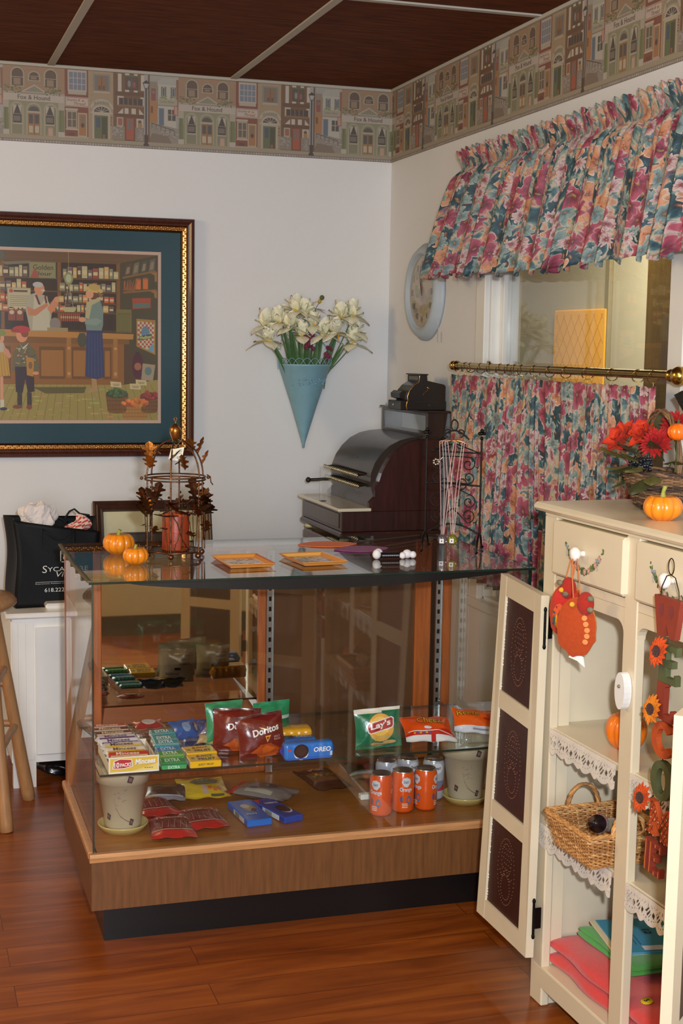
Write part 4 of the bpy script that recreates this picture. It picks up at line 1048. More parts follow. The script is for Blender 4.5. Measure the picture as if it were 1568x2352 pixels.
# ================================================================ packets and goods inside the display case
SH=.4585; DK=.2485
def pouch_mb(w,h,t,colfn,backc,seed=0,crimp=.07,pinch=.06,nx=22,nz=26):
    """filled packet standing in the xz plane, printed face toward -y"""
    R.seed(seed); ph=[R.uniform(0,6) for _ in range(4)]
    m=MB()
    def W(z): return w/2*(1-pinch*sin(pi*z)**1.2)
    def th(x,z):
        if z<crimp or z>1-crimp: return .0007
        q=(z-crimp)/(1-2*crimp); b=(sin(pi*q)**.55)*max(0,1-abs(x)**3.2)
        wr=1+.10*sin(x*5+ph[0]+q*3)*sin(q*9+ph[1])+.07*sin(x*13+ph[2])*(abs(q-.5)*2)**2
        return .0007+t/2*b*wr
    def wav(x,z): return .0018*sin(x*7+ph[3])*(abs(z-.5)*2)**4
    def F(x,z,l=0): return (x*W(z),-th(x,z)+wav(x,z)-l,z*h)
    m.grid(lambda u,v:F(u*2-1,v),nx,nz,cfn=lambda u,v:colfn(u*2-1,v))
    m.grid(lambda u,v:(lambda x,z:(x*W(z),th(x,z)+wav(x,z),z*h))(1-u*2,v),nx,nz,cfn=lambda u,v:backc(1-u*2,v) if callable(backc) else backc)
    d=Deco(m,lambda X,Z,l:F(max(-1,min(1,X)),max(0,min(1,Z)),l+.0006),.0004); d.rings=5
    return m,d
def put(m,name,mat,label,cat,loc,rot=(0,0,0),group=None):
    o=m.build(name,mat); o.location=loc; o.rotation_euler=rot; props(o,label,cat,group); return o
silver=K(200,200,196)
def chipback(x,z):
    if abs(x-.1)<.16 and .38<z<.46: return K(30,30,30)
    if abs(x+.25)<.4 and .08<z<.3 and int(z*60)%2: return K(150,160,176)
    if abs(x-.5)<.3 and .5<z<.8 and int(z*70)%2: return K(150,150,150)
    return K(214,212,206)
# ---- crisp bags
mar=K(104,24,20)
def dori(x,z):
    if z>.93: return K(84,18,16)
    if z<.30 and abs(x-.15+.5*(z-.15))<.55*(1-abs(z-.13)*3): return K(170,70,24)
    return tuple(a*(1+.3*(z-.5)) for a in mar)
def dorib(seed):
    m,d=pouch_mb(.135,.118,.042,dori,chipback,seed)
    d.text('Doritos',-.42,.50,1.18,.16,K(236,232,224),3,.03,.0,.09)
    d.poly([(-.12,.72),(.0,.66),(.28,.63)],K(240,180,70),2); d.poly([(.16,.34),(.36,.50),(.10,.49)],K(240,170,60),2); d.poly([(.18,.39),(.28,.47),(.14,.46)],K(104,24,20),3)
    d.text('SPICY',.48,.42,.30,.045,K(226,180,160),3); d.text('NACHO',.48,.36,.30,.045,K(226,180,160),3)
    d.poly([(-.35,.10),(.1,.28),(.5,.18),(.2,.06)],K(206,98,34),1); d.poly([(-.6,.14),(-.1,.30),(-.05,.08)],K(186,80,28),2)
    return m
put(dorib(1),'crisp_bag',FOIL,'dark red corn chip bag with its full white name showing','bag of chips',SC(.478,.078,SH),(-.16,-.10,SA+.05))
put(dorib(2),'crisp_bag',FOIL,'dark red corn chip bag half hidden behind the front one','bag of chips',SC(.418,.150,SH),(-.14,.03,SA-.1))
def lay(x,z):
    if z>.90+.02*x: return K(232,226,206)
    return K(24,112,76)
m,d=pouch_mb(.138,.112,.044,lay,chipback,5)
d.ell(.05,.52,.58,.35,K(236,170,60),1,26,rings=4); d.ell(.0,.56,.42,.24,K(246,200,90),2,20,rings=2)
d.poly([(-.56,.42),(-.62,.60),(-.5,.66),(.55,.78),(.66,.74),(.64,.56),(.55,.50),(-.45,.38)],K(236,232,224),4); d.poly([(-.52,.44),(-.57,.60),(-.48,.635),(.53,.755),(.61,.72),(.59,.57),(.52,.525),(-.44,.405)],K(178,32,34),5)
d.text("Lay's",-.44,.44,.92,.20,K(244,240,232),7,.03,.0,.10)
d.text('Sour Cream',-.40,.27,.85,.06,K(150,200,170),4); d.text('& ONION',-.25,.19,.55,.05,K(150,200,170),4)
d.ell(.0,.09,.34,.045,K(214,170,110),2); d.ell(.42,.14,.30,.05,K(220,178,116),2); d.ell(-.2,.12,.2,.04,K(206,160,100),3)
put(m,'crisp_bag',FOIL,'green potato crisp bag with a red banner over a yellow disc','bag of chips',SC(.812,.085,SH),(-.14,-.03,SA+.02))
for (u,v,s,lab) in ((.405,.235,8,'green crisp bag behind the half hidden dark red bag'),(.535,.205,9,'green crisp bag peeking over the front dark red bag')):
    m,d=pouch_mb(.115,.118,.034,lambda x,z:K(40,140,90) if z>.66 or x<-.55 else (K(200,206,196) if z>.56 else K(30,110,74)),chipback,s)
    d.ell(0,.40,.45,.2,K(226,160,60),2)
    put(m,'crisp_bag',FOIL,lab,'bag of chips',SC(u,v,SH),(-.10,.0,SA+.2))
# ---- orange snack packets at the right
def chz(x,z):
    if z<.16: return K(226,222,216) if abs(x-.1)>.12 else K(190,30,30)
    if z<.30+.06*x: return K(204,40,24)
    return K(236,84,20)
m,d=pouch_mb(.150,.105,.045,chz,silver,12)
d.text('Cheez',-.50,.50,1.05,.24,K(30,22,16),4,.035,.1); d.text('Cheez',-.48,.51,1.0,.22,K(240,180,40),5,.0,.1)
d.line([(-.9,.28),(-.3,.24),(.3,.26),(.9,.16)],.022,K(240,236,230),3); d.ell(-.1,.34,.16,.05,K(240,232,220),3)
for q in range(6): d.rect(-.7+q*.12,.18,-.62+q*.12,.22,K(70,90,160) if q%2 else K(230,180,60),3)
put(m,'snack_packet',FOIL,'red and orange cheese snack packet lying beside the green crisp bag','packet',SC(.962,.062,SH+.014),(-1.12,.05,SA-.05))
def ree(x,z):
    if z<.2: return K(214,216,222)
    return K(238,96,22)
m,d=pouch_mb(.135,.090,.040,ree,silver,14)
d.text('Reese',-.88,.56,1.0,.24,K(60,30,14),2,.05); d.text('Reese',-.86,.57,.96,.22,K(244,184,40),3,.0)
d.rect(.3,.42,.6,.5,K(200,40,30),2,3,1); d.rect(-.2,.08,.5,.12,K(150,150,160),2,5,1)
put(m,'snack_packet',FOIL,'bright orange candy packet nearest the right end of the glass shelf','packet',SC(1.115,.100,SH+.018),(-1.0,.10,SA-.18))
m,d=pouch_mb(.17,.15,.030,lambda x,z:K(222,214,200),K(222,214,200),15)
put(m,'clear_bag',CELLO,'empty looking clear film bag under the red and orange packet','packet',SC(.955,.14,SH+.008),(-pi/2,0,SA))
# ---- cookie packs
def cookie(d,x,y,rx,ry,l):
    d.ell(x,y-ry*.22,rx,ry,K(236,234,228),l,18); d.ell(x,y,rx*1.02,ry*.96,K(34,24,24),l+1,18); d.ell(x,y+ry*.05,rx*.8,ry*.7,K(56,42,40),l+2,18)
def bar_pack(w,h,t,col,seed,endc=None):
    """flow wrapped pack: flat crimped ends left and right"""
    R.seed(seed); m=MB(); ph=R.uniform(0,6)
    def prof(x): 
        a=abs(x); return 1 if a<.84 else max(.06,1-((a-.84)/.16)**.8)
    def S_(u,v):
        x=u*2-1; a=2*pi*v; k=prof(x); ca,sa=cos(a),sin(a)
        yy=t/2*(abs(ca)**.45)*(1 if ca>=0 else -1); zz=h/2*(abs(sa)**.45)*(1 if sa>=0 else -1)
        return (x*w/2, yy*k+.0008*sin(x*20+ph), h/2+zz*(k if k<1 else 1)+(0 if k==1 else .0006*sin(v*60)))
    m.grid(S_,34,24,cfn=lambda u,v:(endc if endc and abs(u*2-1)>.88 else col),wv=True)
    d=Deco(m,lambda X,Z,l:(X*w/2,-t/2*.985-.0006-l,Z*h),.0003)
    d2=Deco(m,lambda X,Y,l:(X*w/2,Y*t/2,h*.995+.0006+l),.0003)
    return m,d,d2
m,d,d2=bar_pack(.158,.048,.040,K(26,120,206),3,K(40,60,160))
cookie(d,-.30,.55,.26,.42,2); d.text('OREO',.14,.45,.62,.28,K(240,240,240),4,.03,.06); d.poly([(-.80,.70),(-.66,.72),(-.70,.55)],K(214,60,60),4); d.rect(-.78,.06,.75,.16,K(30,96,190),2); d.rect(.74,.2,.82,.45,K(190,210,236),3)
put(m,'cookie_pack',FOIL,'light blue sandwich cookie pack at the front edge of the glass shelf','packet',SC(.590,.038,SH),(0,0,SA+.03))
m,d,d2=bar_pack(.145,.040,.045,K(24,104,180),4,K(40,60,160))
d2.text('OREO',.1,-.5,.6,.8,K(210,214,220),2,.03); d2.rect(-.5,-.6,0,.6,K(40,30,30),2)
put(m,'cookie_pack',FOIL,'blue cookie pack lying behind the light blue one','packet',SC(.570,.112,SH),(0,0,SA-.02))
m,d,d2=bar_pack(.135,.044,.070,K(228,166,30),5)
d2.text('OREO',-.6,-.3,.55,.7,K(240,232,200),2,.03); d2.text('Golden',.05,-.4,.75,.6,K(250,220,120),2,.02); d.rect(-.5,.3,.5,.5,K(200,130,40),2)
put(m,'cookie_pack',FOIL,'yellow cookie pack lying behind the blue cookie packs','packet',SC(.585,.205,SH),(0,0,SA-.05))
# ---- chewing gum and mints
def stick_pack(w,dp,t,col,stripe,txt,tc,seed):
    m,d,d2=bar_pack(w,t,dp,col,seed,silver)
    d2.rect(-.80,-.9,.80,-.35,stripe,1); d2.text(txt,-.55,-.28,1.0,.85,tc,2,.02)
    d.rect(-.8,.1,.8,.9,stripe,1); d.text(txt,-.4,.2,.8,.6,tc,2,.02)
    return m
tray=thing('candy_tray','open white and yellow mint roll display box with a red badge at the front left','box',SC(.114,.020,SH),SA)
m=MB(K(232,226,206)); m.box((-.066,0,0),(.066,.002,.044)); m.box((-.066,.002,0),(-.064,.21,.026)); m.box((.064,.002,0),(.066,.21,.026)); m.box((-.066,.208,0),(.066,.21,.03)); m.box((-.066,.002,0),(.066,.21,.0015))
d=Deco(m,lambda X,Z,l:(X*.066,-.0001-l,Z*.044),.0003)
d.rect(-.94,.10,.94,.92,K(228,190,70),1); d.poly([(-.1,.10),(.94,.10),(.94,.5)],K(240,214,120),2); d.rect(-.9,.02,.9,.10,K(240,238,230),2)
d.poly([(-.86,.30),(-.80,.78),(-.55,.90),(-.08,.84),(-.04,.40),(-.40,.28)],K(240,236,230),3); d.poly([(-.82,.33),(-.77,.75),(-.55,.86),(-.11,.80),(-.08,.43),(-.40,.32)],K(190,40,50),4)
d.text('10',-.78,.36,.20,.32,K(244,240,232),6,.03,0,.02); d.text('PACKS',-.55,.40,.44,.22,K(244,240,232),6,.03,0,.04); d.text('Mincees',.05,.48,.80,.34,K(250,246,236),6,.03,.06,.06); d.text('Mincees',.055,.465,.80,.34,K(150,110,40),5,.03,.06,.06); [d.rect(.42+q*.09,.24,.48+q*.09,.30,K(150,120,70),5) for q in range(4)]
m.build('tray',PAPER,tray)
gums=[(K(204,70,52),K(226,150,110),'Mincees',K(244,226,200),'red and pink roll nearest the badge'),(K(190,60,46),K(236,190,150),'Mincees',K(244,226,200),'second red roll'),(K(226,214,196),K(214,170,50),'Mincees',K(110,80,60),'white and yellow roll'),
 (K(206,196,180),K(226,190,60),'Mincees',K(90,70,60),'pale roll with a yellow stripe'),(K(226,222,226),K(70,60,130),'Mincees',K(90,70,120),'white roll with a purple stripe'),(K(210,206,214),K(84,60,120),'Mincees',K(100,80,120),'lavender striped roll'),
 (K(90,60,46),K(226,214,200),'Mincees',K(236,206,170),'brown and white roll'),(K(70,44,36),K(216,206,196),'Mincees',K(236,206,170),'second brown roll from the back'),(K(170,60,50),K(206,196,190),'Mincees',K(236,206,170),'dark red roll at the very back')]
for k,(a,b_,tx,tc,lab) in enumerate(gums):
    m=stick_pack(.122,.030,.016,a,b_,tx,tc,30+k); v=.042+k*.046
    put(m,'mint_roll',FOIL,'mint roll in the left row, '+lab,'packet',SC(.112-.0015*k,v,SH+.018-.0018*max(0,k-3)),(.35 if k<5 else .2,0,SA+R.uniform(-.04,.04)),'mint rolls in the left row')
g2=[(K(30,140,84),K(60,170,100),'EXTRA',K(200,240,214),'green, nearest the front'),(K(60,160,80),K(150,200,110),'EXTRA',K(226,240,226),'bright green, second from the front'),(K(30,130,190),K(60,160,210),'EXTRA',K(200,226,240),'blue, in the middle'),(K(40,150,170),K(120,200,200),'EXTRA',K(226,240,240),'aqua, behind the blue one'),(K(60,160,160),K(150,206,196),'EXTRA',K(240,244,240),'pale teal, second from the back'),(K(40,140,150),K(100,180,180),'EXTRA',K(226,240,240),'teal, at the back')]
for k,(a,b_,tx,tc,lab) in enumerate(g2):
    m=stick_pack(.080,.046,.014,a,b_,tx,tc,50+k)
    put(m,'gum_pack',FOIL,'chewing gum pack in the middle row, '+lab,'packet',SC(.222+.004*k,.046+k*.055,SH+.003+(.004 if k%2 else 0)),(.16,0,SA+.06*(k%3-1)),'green and blue gum packs')
for k,(v,lab) in enumerate(((.050,'front'),(.128,'rear'))):
    m=MB(); m.box((-.042,-.034,0),(.042,.034,.018),K(238,186,30),bev=.002)
    d=Deco(m,lambda X,Y,l:(X*.042,Y*.034,.0181+l),.0003); dd=Deco(m,lambda X,Z,l:(X*.042,-.0341-l,Z*.018),.0003)
    d.text('JUICY',-.45,.12,1.1,.55,K(40,40,44),2,.035,.04); d.text('FRUIT',-.4,-.62,1.1,.55,K(40,40,44),2,.035,.04); d.ell(-.7,0,.12,.2,K(70,140,70),2); dd.text('JUICY FRUIT',-.5,.3,1.0,.4,K(60,60,60),2,.02)
    m.box((-.0425,-.030,.001),(-.042,.03,.017),silver)
    put(m,'gum_pack',FOIL,'yellow fruit gum pack, the %s one of the two'%lab,'packet',SC(.305+.004*k,v,SH+(.0 if k==0 else .001)),(0.0,0,SA+.05*k))
for k,(u,v,rz,cc,lab) in enumerate(((.315,.305,.3,K(26,86,150),'bright blue twist wrapped candy packet behind the gum packs'),(.375,.300,-.1,K(44,66,110),'dark blue candy packet beside the bright blue one'))):
    m,d=pouch_mb(.085,.065,.030,lambda x,z,cc=cc:cc,cc,60+k,.12,.22)
    d.ell(0,.5,.4,.25,K(120,150,180) if k==0 else K(140,110,80),1,12,rings=2)
    put(m,'candy_packet',FOIL,lab,'packet',SC(u,v,SH),(-.9,0,SA+rz))
m,d=pouch_mb(.10,.07,.016,lambda x,z:K(190,170,120) if x<.4 else K(226,230,216),silver,63)
d.rect(-.5,.45,.1,.6,K(150,70,50),2); d.poly([(.5,.2),(.8,.5),(.5,.8)],K(50,120,80),2)
put(m,'candy_packet',FOIL,'tan and silver bar wrapper lying behind the yellow gum packs','packet',SC(.370,.215,SH+.006),(-1.45,0,SA-.3))
m,d=pouch_mb(.09,.06,.016,lambda x,z:K(150,44,44),silver,64)
d.ell(0,.5,.5,.3,K(190,180,176),2,12)
put(m,'candy_packet',FOIL,'dark red wrapper at the back behind the teal gum','packet',SC(.225,.415,SH+.006),(-1.4,0,SA+.1))
# ---- things on the wooden deck
def pot(u,v,lab):
    t=thing('flower_pot',lab,'pot',SC(u,v,ZD-.0035),SA)
    m=MB(K(188,176,146)); m.lathe([(.0,.010),(.047,.010),(.050,.018),(.0655,.140),(.072,.142),(.074,.190),(.071,.192),(.068,.190),(.066,.145),(.046,.02),(0,.018)],n=44)
    d=Deco(m,lambda a,z,l:(lambda r:(r*sin(a),-r*cos(a),z))((.0500+.0155*(z-.018)/.122 if z<.141 else .0735)+.0012+l),.0003)
    for a,z in ((.28,.035),(.12,.160),(-.9,.05)): d.poly([(a-.12,z-.006),(a+.06,z-.010),(a+.14,z+.006),(a-.05,z+.012)],K(70,52,50),2); d.poly([(a-.05,z-.004),(a+.06,z-.004),(a+.06,z+.005),(a-.05,z+.006)],K(120,96,96),3)
    d.line([(-.55,.105),(-.45,.075),(-.28,.055),(-.05,.044),(.2,.036)],.0022,K(126,88,76),1)
    R.seed(int(u*100))
    for q in range(14): a=-.6+R.random()*.5; z=.075+R.random()*.055; d.line([(a,z),(a+R.uniform(.04,.16),z+R.uniform(-.003,.004))],.001,K(120,112,104),1)
    for q in range(8): a=-.35+q*.05; z=.165+.004*sin(q); d.line([(a,z),(a+.03,z+.006)],.001,K(130,118,108),1)
    m.build('pot',paint('glazed_clay',.35,coat=.3,noise=.05,nscale=20),t)
    m=MB(K(200,180,110)); m.lathe([(0,0),(.056,0),(.068,.018),(.0695,.022),(.066,.022),(.056,.008),(0,.006)],n=44)
    m.build('saucer',paint('glazed_clay',.35),t)['label']='pale yellow saucer'
pot(.110,.190,'cream clay flower pot on a saucer in the left corner of the display case'); pot(1.120,.190,'cream clay flower pot on a saucer at the right end of the display case')
def twz(x,z):
    if z<.24 or (z>.74) : return K(190,34,30)
    return K(120,30,30)
for k,(u,v,rz,lab) in enumerate(((.228,.050,-.10,'front left one, touching the flower pot saucer'),(.332,.100,.03,'right one beside the blue boxes'),(.222,.225,.10,'rear left one under the black packet'))):
    m,d=pouch_mb(.122,.185,.022,twz,K(170,30,30),70+k,.05,.04)
    for q in range(9): d.line([(-.78+q*.19,.27),(-.74+q*.19,.68)],.045,K(96,20,22),1)
    for q in range(5): d.line([(-.5+q*.28,.30),(-.42+q*.28,.60)],.02,K(190,150,150),2)
    d.text('Twizzlers',-.75,.70,1.5,.12,K(226,214,206),3,.02,0,.03); d.rect(-.9,.235,.9,.25,K(230,200,190),2,8,1)
    put(m,'licorice_packet',FOIL,'red licorice twist packet lying on the deck, '+lab,'packet',SC(u,v,DK+.012+(.004 if k==2 else 0)),(-pi/2,0,SA+rz))
m,d=pouch_mb(.142,.19,.026,lambda x,z:K(240,204,40),K(240,200,40),75,.06,.03)
d.poly([(-.55,.62),(-.3,.78),(.3,.86),(.75,.72),(.6,.5),(-.3,.46)],K(90,120,110),2); [d.ell(-.35+q*.2,.68,.07,.04,K(150,160,120),4,8) for q in range(5)]; d.rect(-.2,.52,.5,.55,K(160,156,100),4); d.rect(-.1,.1,.12,.46,K(220,190,170),2,1,4)
for q in range(3): d.ell(.25+q*.2,.30-.05*(q%2),.10,.07,K(236,110,30),3,10)
d.rect(.2,.04,.75,.10,K(90,90,70),3)
put(m,'candy_packet',FOIL,'yellow gummy candy packet lying flat on the deck behind the licorice','packet',SC(.378,.350,DK+.015),(-pi/2,0,SA-.06))
m,d=pouch_mb(.12,.15,.022,lambda x,z:K(30,26,22) if z>.2 else K(140,140,150),K(40,36,32),76)
for q in range(12): d.line([(-.7+q*.12,.4+.02*(q%3)),(-.66+q*.12,.75)],.03,K(70,58,40),1)
d.rect(-.9,.14,.9,.20,K(190,190,200),2,6,1)
put(m,'candy_packet',FOIL,'black candy packet with silver edge behind the left flower pot','packet',SC(.252,.345,DK+.020),(-pi/2,0,SA-.25))
m,d=pouch_mb(.125,.195,.036,lambda x,z:K(196,40,34) if z>.86 else K(128,122,116),K(130,126,120),77)
d.ell(.05,.42,.42,.15,K(90,86,84),2,14,rings=2); d.ell(-.4,.6,.14,.07,K(90,80,110),2); d.rect(-.8,.25,-.5,.7,K(176,170,150),1,1,4)
put(m,'candy_packet',FOIL,'grey candy packet with a red end lying behind the blue boxes','packet',SC(.622,.300,DK+.018),(-pi/2,0,SA+.85))
for k,(u,v,rz,w_,lab) in enumerate(((.470,.205,.10,.074,'light blue cookie box lying on the deck, the left one of the pair'),(.552,.208,.30,.062,'deep blue cookie box lying on the deck, the right one of the pair'))):
    m=MB(K(28,110,200) if k==0 else K(28,72,160)); m.box((-w_/2,-.09,0),(w_/2,.09,.020),bev=.003)
    m.box((-w_/2-.0003,-.06,.003),(-w_/2,.03,.017),K(226,226,226))
    for q in range(9): m.box((-w_/2-.0006,-.02+q*.004,.004),(-w_/2-.0003,-.018+q*.004,.016),K(60,60,60))
    d=Deco(m,lambda X,Y,l:(X*w_/2,Y*.09,.0202+l),.0003)
    if k==0: d.ell(.1,.15,.5,.34,K(150,130,110),1,14); d.ell(-.1,.35,.35,.2,K(206,190,170),2,12); [d.ell(-.5+q*.22,-.42,.09,.07,K(200,200,190),3,8) for q in range(4)]; d.ell(.3,-.05,.2,.12,K(90,60,50),3)
    else: d.poly([(-.95,.95),(-.3,.95),(-.95,.55)],K(200,40,50),1); d.text('NABISCO',-.5,.42,1.2,.14,K(236,236,236),3,.03,0,-.1); d.ell(.25,-.30,.55,.36,K(236,234,230),2,14); d.ell(.2,-.24,.55,.34,K(40,28,28),3,14)
    put(m,'cookie_box',GLOSS,lab,'box',SC(u,v,DK),(0,0,SA+rz))
m,d=pouch_mb(.118,.20,.034,lambda x,z:K(64,34,22) if z<.25 or z>.6 or abs(x)>.8 else K(110,70,40),K(60,32,22),80)
d.text('Plain',-.45,.66,.95,.16,K(220,190,190),3,.02,0,.04)
for q in range(8): d.ell(-.6+q*.17,.42+.05*(q%2),.09,.05,K(*[(80,120,80),(190,130,50),(150,110,70),(130,90,60)][q%4]),2,9)
d.ell(.35,.82,.16,.07,K(226,216,190),3)
put(m,'candy_packet',FOIL,'dark brown chocolate candy packet lying in the middle right of the deck','packet',SC(.765,.335,DK+.018),(-pi/2,0,SA+.12))
m,d=pouch_mb(.13,.17,.024,lambda x,z:K(26,28,26) if z>.3 else (K(170,172,172) if z>.18 else K(120,104,80)),K(30,30,30),81)
d.rect(-.9,.30,.2,.34,K(60,130,80),2,6,1); d.ell(-.2,.10,.2,.05,K(170,120,70),2)
put(m,'candy_packet',FOIL,'black and silver candy packet behind the orange cans','packet',SC(.905,.410,DK+.014),(-pi/2,0,SA-.1))
put(MB(K(226,222,212)).box((-.030,-.012,0),(.030,.012,.016),bev=.002),'small_carton',PAPER,'small white carton lying left of the orange cans','box',SC(.850,.275,DK),(0,0,SA))
def can(u,v,rz,lab,kind):
    R0=.0325; hh=.122
    t=thing('soda_can',lab,'can',SC(u,v,ZD-.0035),SA+rz,'orange soda cans' if kind==0 else 'silver soda cans behind the orange ones')
    base=K(226,88,26) if kind==0 else K(176,178,184)
    m=MB(base); m.lathe([(.024,.001),(.027,0),(R0,.009),(R0,hh-.014),(.0285,hh-.004)],n=40)
    d=Deco(m,lambda a,z,l:((R0+.0003+l)*sin(a),-(R0+.0003+l)*cos(a),z),.0002); d.rings=5
    if kind==0:
        for a0 in (-.05,2.05,-2.15):
            d.poly([(a0-.42,.093),(a0-.30,.104),(a0+.05,.107),(a0+.38,.101),(a0+.40,.090),(a0+.12,.078),(a0-.18,.080)],K(214,214,214),2)
            d.text('Smart',a0-.26,.089,.48,.010,K(90,110,150),3,.02)
            d.text('Orange',a0-.58,.062,1.12,.016,K(206,210,214),3,.03)
            d.ell(a0+.25,.040,.22,.013,K(80,110,150),2,12); d.ell(a0+.25,.040,.11,.006,K(226,96,30),3,10); d.ell(a0-.4,.043,.14,.010,K(96,84,120),2,10)
            for q in range(3): d.rect(a0-.35,.018+q*.005,a0+.15,.0205+q*.005,K(230,200,180),2,4,1)
    else:
        d.ell(.1,.098,.55,.016,K(222,222,222),2,14); d.text('Smart',-.25,.094,.7,.010,K(80,90,110),3,.03); d.rect(-.7,.03,.9,.06,K(120,126,150),1,8,1); d.poly([(.0,.03),(.9,.03),(.9,.052)],K(180,50,56),2)
    m.build('can_body',GLOSS,t)
    m=MB(K(200,200,198)); m.lathe([(.0285,hh-.004),(.0275,hh),(.0260,hh),(.0245,hh-.004),(0,hh-.004)],n=32); m.lathe([(0,.004),(.022,.004),(.024,.001)],n=24)
    m.box((-.006,-.013,hh-.0036),(.006,.006,hh-.002),bev=.0006); m.build('lid',STEEL,t)
for u,v,rz,lab in ((.838,.135,-.75,'orange soda can, leftmost of the three in front'),(.909,.148,.02,'orange soda can, middle one of the three in front'),(.980,.150,.85,'orange soda can, rightmost of the three, next to the silver cans')): can(u,v,rz,lab,0)
for u,v,rz,lab in ((.895,.255,.5,'silver soda can behind the leftmost pair of orange cans'),(.965,.262,.2,'silver soda can behind the rightmost orange can'),(1.036,.235,-.1,'silver soda can beside the right flower pot')): can(u,v,rz,lab,1)
# ================================================================ things standing on the display case
T=CT
def pumpkin(name,label,loc,r,hf=.68,col=(240,140,24),stemc=(150,150,60),n=9,seed=1,group=None,rz=0,stemh=.35):
    R.seed(seed); t=thing(name,label,'pumpkin',loc,rz,group)
    ph=[R.uniform(.85,1.12) for _ in range(n)]
    m=MB(K(*col))
    def f(u,v):
        a=2*pi*u; b=pi*(v-.5); lob=abs(sin(a*n/2)); k=1-.13*(1-lob**.55)
        rr=r*k*(cos(b)**.72 if cos(b)>0 else 0)*(1+.02*sin(a*3+seed))
        z=r*hf*(sin(b)-.22*math.exp(-((1-abs(sin(b)))/.10))*(1 if b>0 else .5)*(1 if abs(b)>1 else 0)) 
        return (rr*cos(a),rr*sin(a),r*hf+z)
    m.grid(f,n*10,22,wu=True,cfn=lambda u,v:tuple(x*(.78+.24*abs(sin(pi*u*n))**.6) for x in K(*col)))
    m.build('body',SKINP,t)
    m=MB(K(*stemc)); z0=r*hf*1.72
    m.tube([(0,0,z0),(.0,.0,z0+r*stemh*.5),(r*.08,-r*.05,z0+r*stemh)],[r*.16,r*.10,r*.12],8); m.build('stem',LEAF,t)
    return t
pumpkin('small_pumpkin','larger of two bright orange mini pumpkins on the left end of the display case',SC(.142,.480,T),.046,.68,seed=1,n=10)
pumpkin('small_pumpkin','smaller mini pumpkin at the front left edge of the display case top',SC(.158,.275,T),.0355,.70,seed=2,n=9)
# ---- wire birdcage candle holder with leaves
cg=SC(.292,.405,T); cage=thing('birdcage_lantern','bronze wire birdcage candle holder with metal autumn leaves on the display case','candle holder',cg,SA)
r0=.086; zb=.018; zr=.222; zt=.350
m=MB(K(120,80,52))
hexp=[(r0*.98*cos(pi/3*i+.2),r0*.98*sin(pi/3*i+.2)) for i in range(6)]
m.tube([(x,y,zb) for x,y in hexp],.0028,7,closed=True)
m.prism([(x,y) for x,y in hexp],.0015,'z',o=zb-.001,col=K(92,66,48))
for x,y in hexp:
    m.tube([(x,y,zb),(x,y,zr)],.0024,7)
for zz in (zr,zr+.008): m.tube([(r0*cos(2*pi*i/48),r0*sin(2*pi*i/48),zz) for i in range(48)],.0024,7,closed=True)
for x,y in hexp:
    a=math.atan2(y,x); m.tube([(r0*cos(a)*cos(t),r0*sin(a)*cos(t),zr+.006+(zt-zr-.02)*sin(t)) for t in [pi/2*i/12 for i in range(13)]],.0024,7)
    m.ball((x*.98,y*.98,.009),.009,None,10,8)                        # ball feet
for s in (-1,1):
    m.ball((s*(r0+.010),0,zr+.004),.005,None,8,6)
m.tube([(r0+.006,0,zr+.012),(r0+.016,0,zr+.006),(r0+.018,0,zr-.010),(r0+.024,0,zr-.018)],.0018,6)
m.build('wire_frame',BRONZE,cage)
m=MB(K(150,98,44)); m.lathe([(0,zt-.020),(.008,zt-.018),(.012,zt-.008),(.0165,zt+.004),(.017,zt+.014),(.012,zt+.024),(.004,zt+.030),(0,zt+.031)],n=20)
m.tube([(.0,0,zt+.03),(.002,0,zt+.036),(.009*.6,0,zt+.044),(0,0,zt+.050),(-.004,0,zt+.044),(0,0,zt+.036)],.0014,6)
m.build('acorn_finial',BRONZE,cage)['label']='gilt acorn finial'
m=MB(K(170,140,90)); m.tube([(.0,-.012,zt+.02),(-.017,-.014,zt+.006),(-.010,-.02,zt-.020),(0,-.022,zt-.032),(.014,-.018,zt-.016),(.019,-.012,zt+.008),(.006,-.010,zt+.024)],.0006,5)
m.M=Matrix.Translation((-.001,-.088,zt-.052))@Matrix.Rotation(.0,4,'Y')
m.M=Matrix.Translation((0,0,0)); 
tg=[(-.030,-.060,zt-.066),(.006,-.070,zt-.070),(.015,-.058,zt-.032),(-.021,-.050,zt-.038),(-.008,-.064,zt-.036),(-.012,-.070,zt-.069)]
m.add([tg[0],tg[5],tg[4],tg[3]],[(0,1,2,3)],K(232,224,196)); m.add([tg[5],tg[1],tg[2],tg[4]],[(0,1,2,3)],K(246,240,214))
o5,o1,o2,o4=[Vector(tg[i])+Vector((0,-.0006,0)) for i in (5,1,2,4)]
d=Deco(m,lambda X,Y,l:o5.lerp(o1,X).lerp(o4.lerp(o2,X),Y)+Vector((0,-l,0)),.0004)
for q in range(9): d.rect(.12+q*.075,.12,.12+q*.075+.03*(1+q%2)*.7,.34,K(40,36,34),1)
for q in range(3): d.rect(.35,.55+q*.12,.8,.59+q*.12,K(170,150,80),1)
m.build('price_tag',PAPER,cage)['label']='cream folded price tag with bar code'
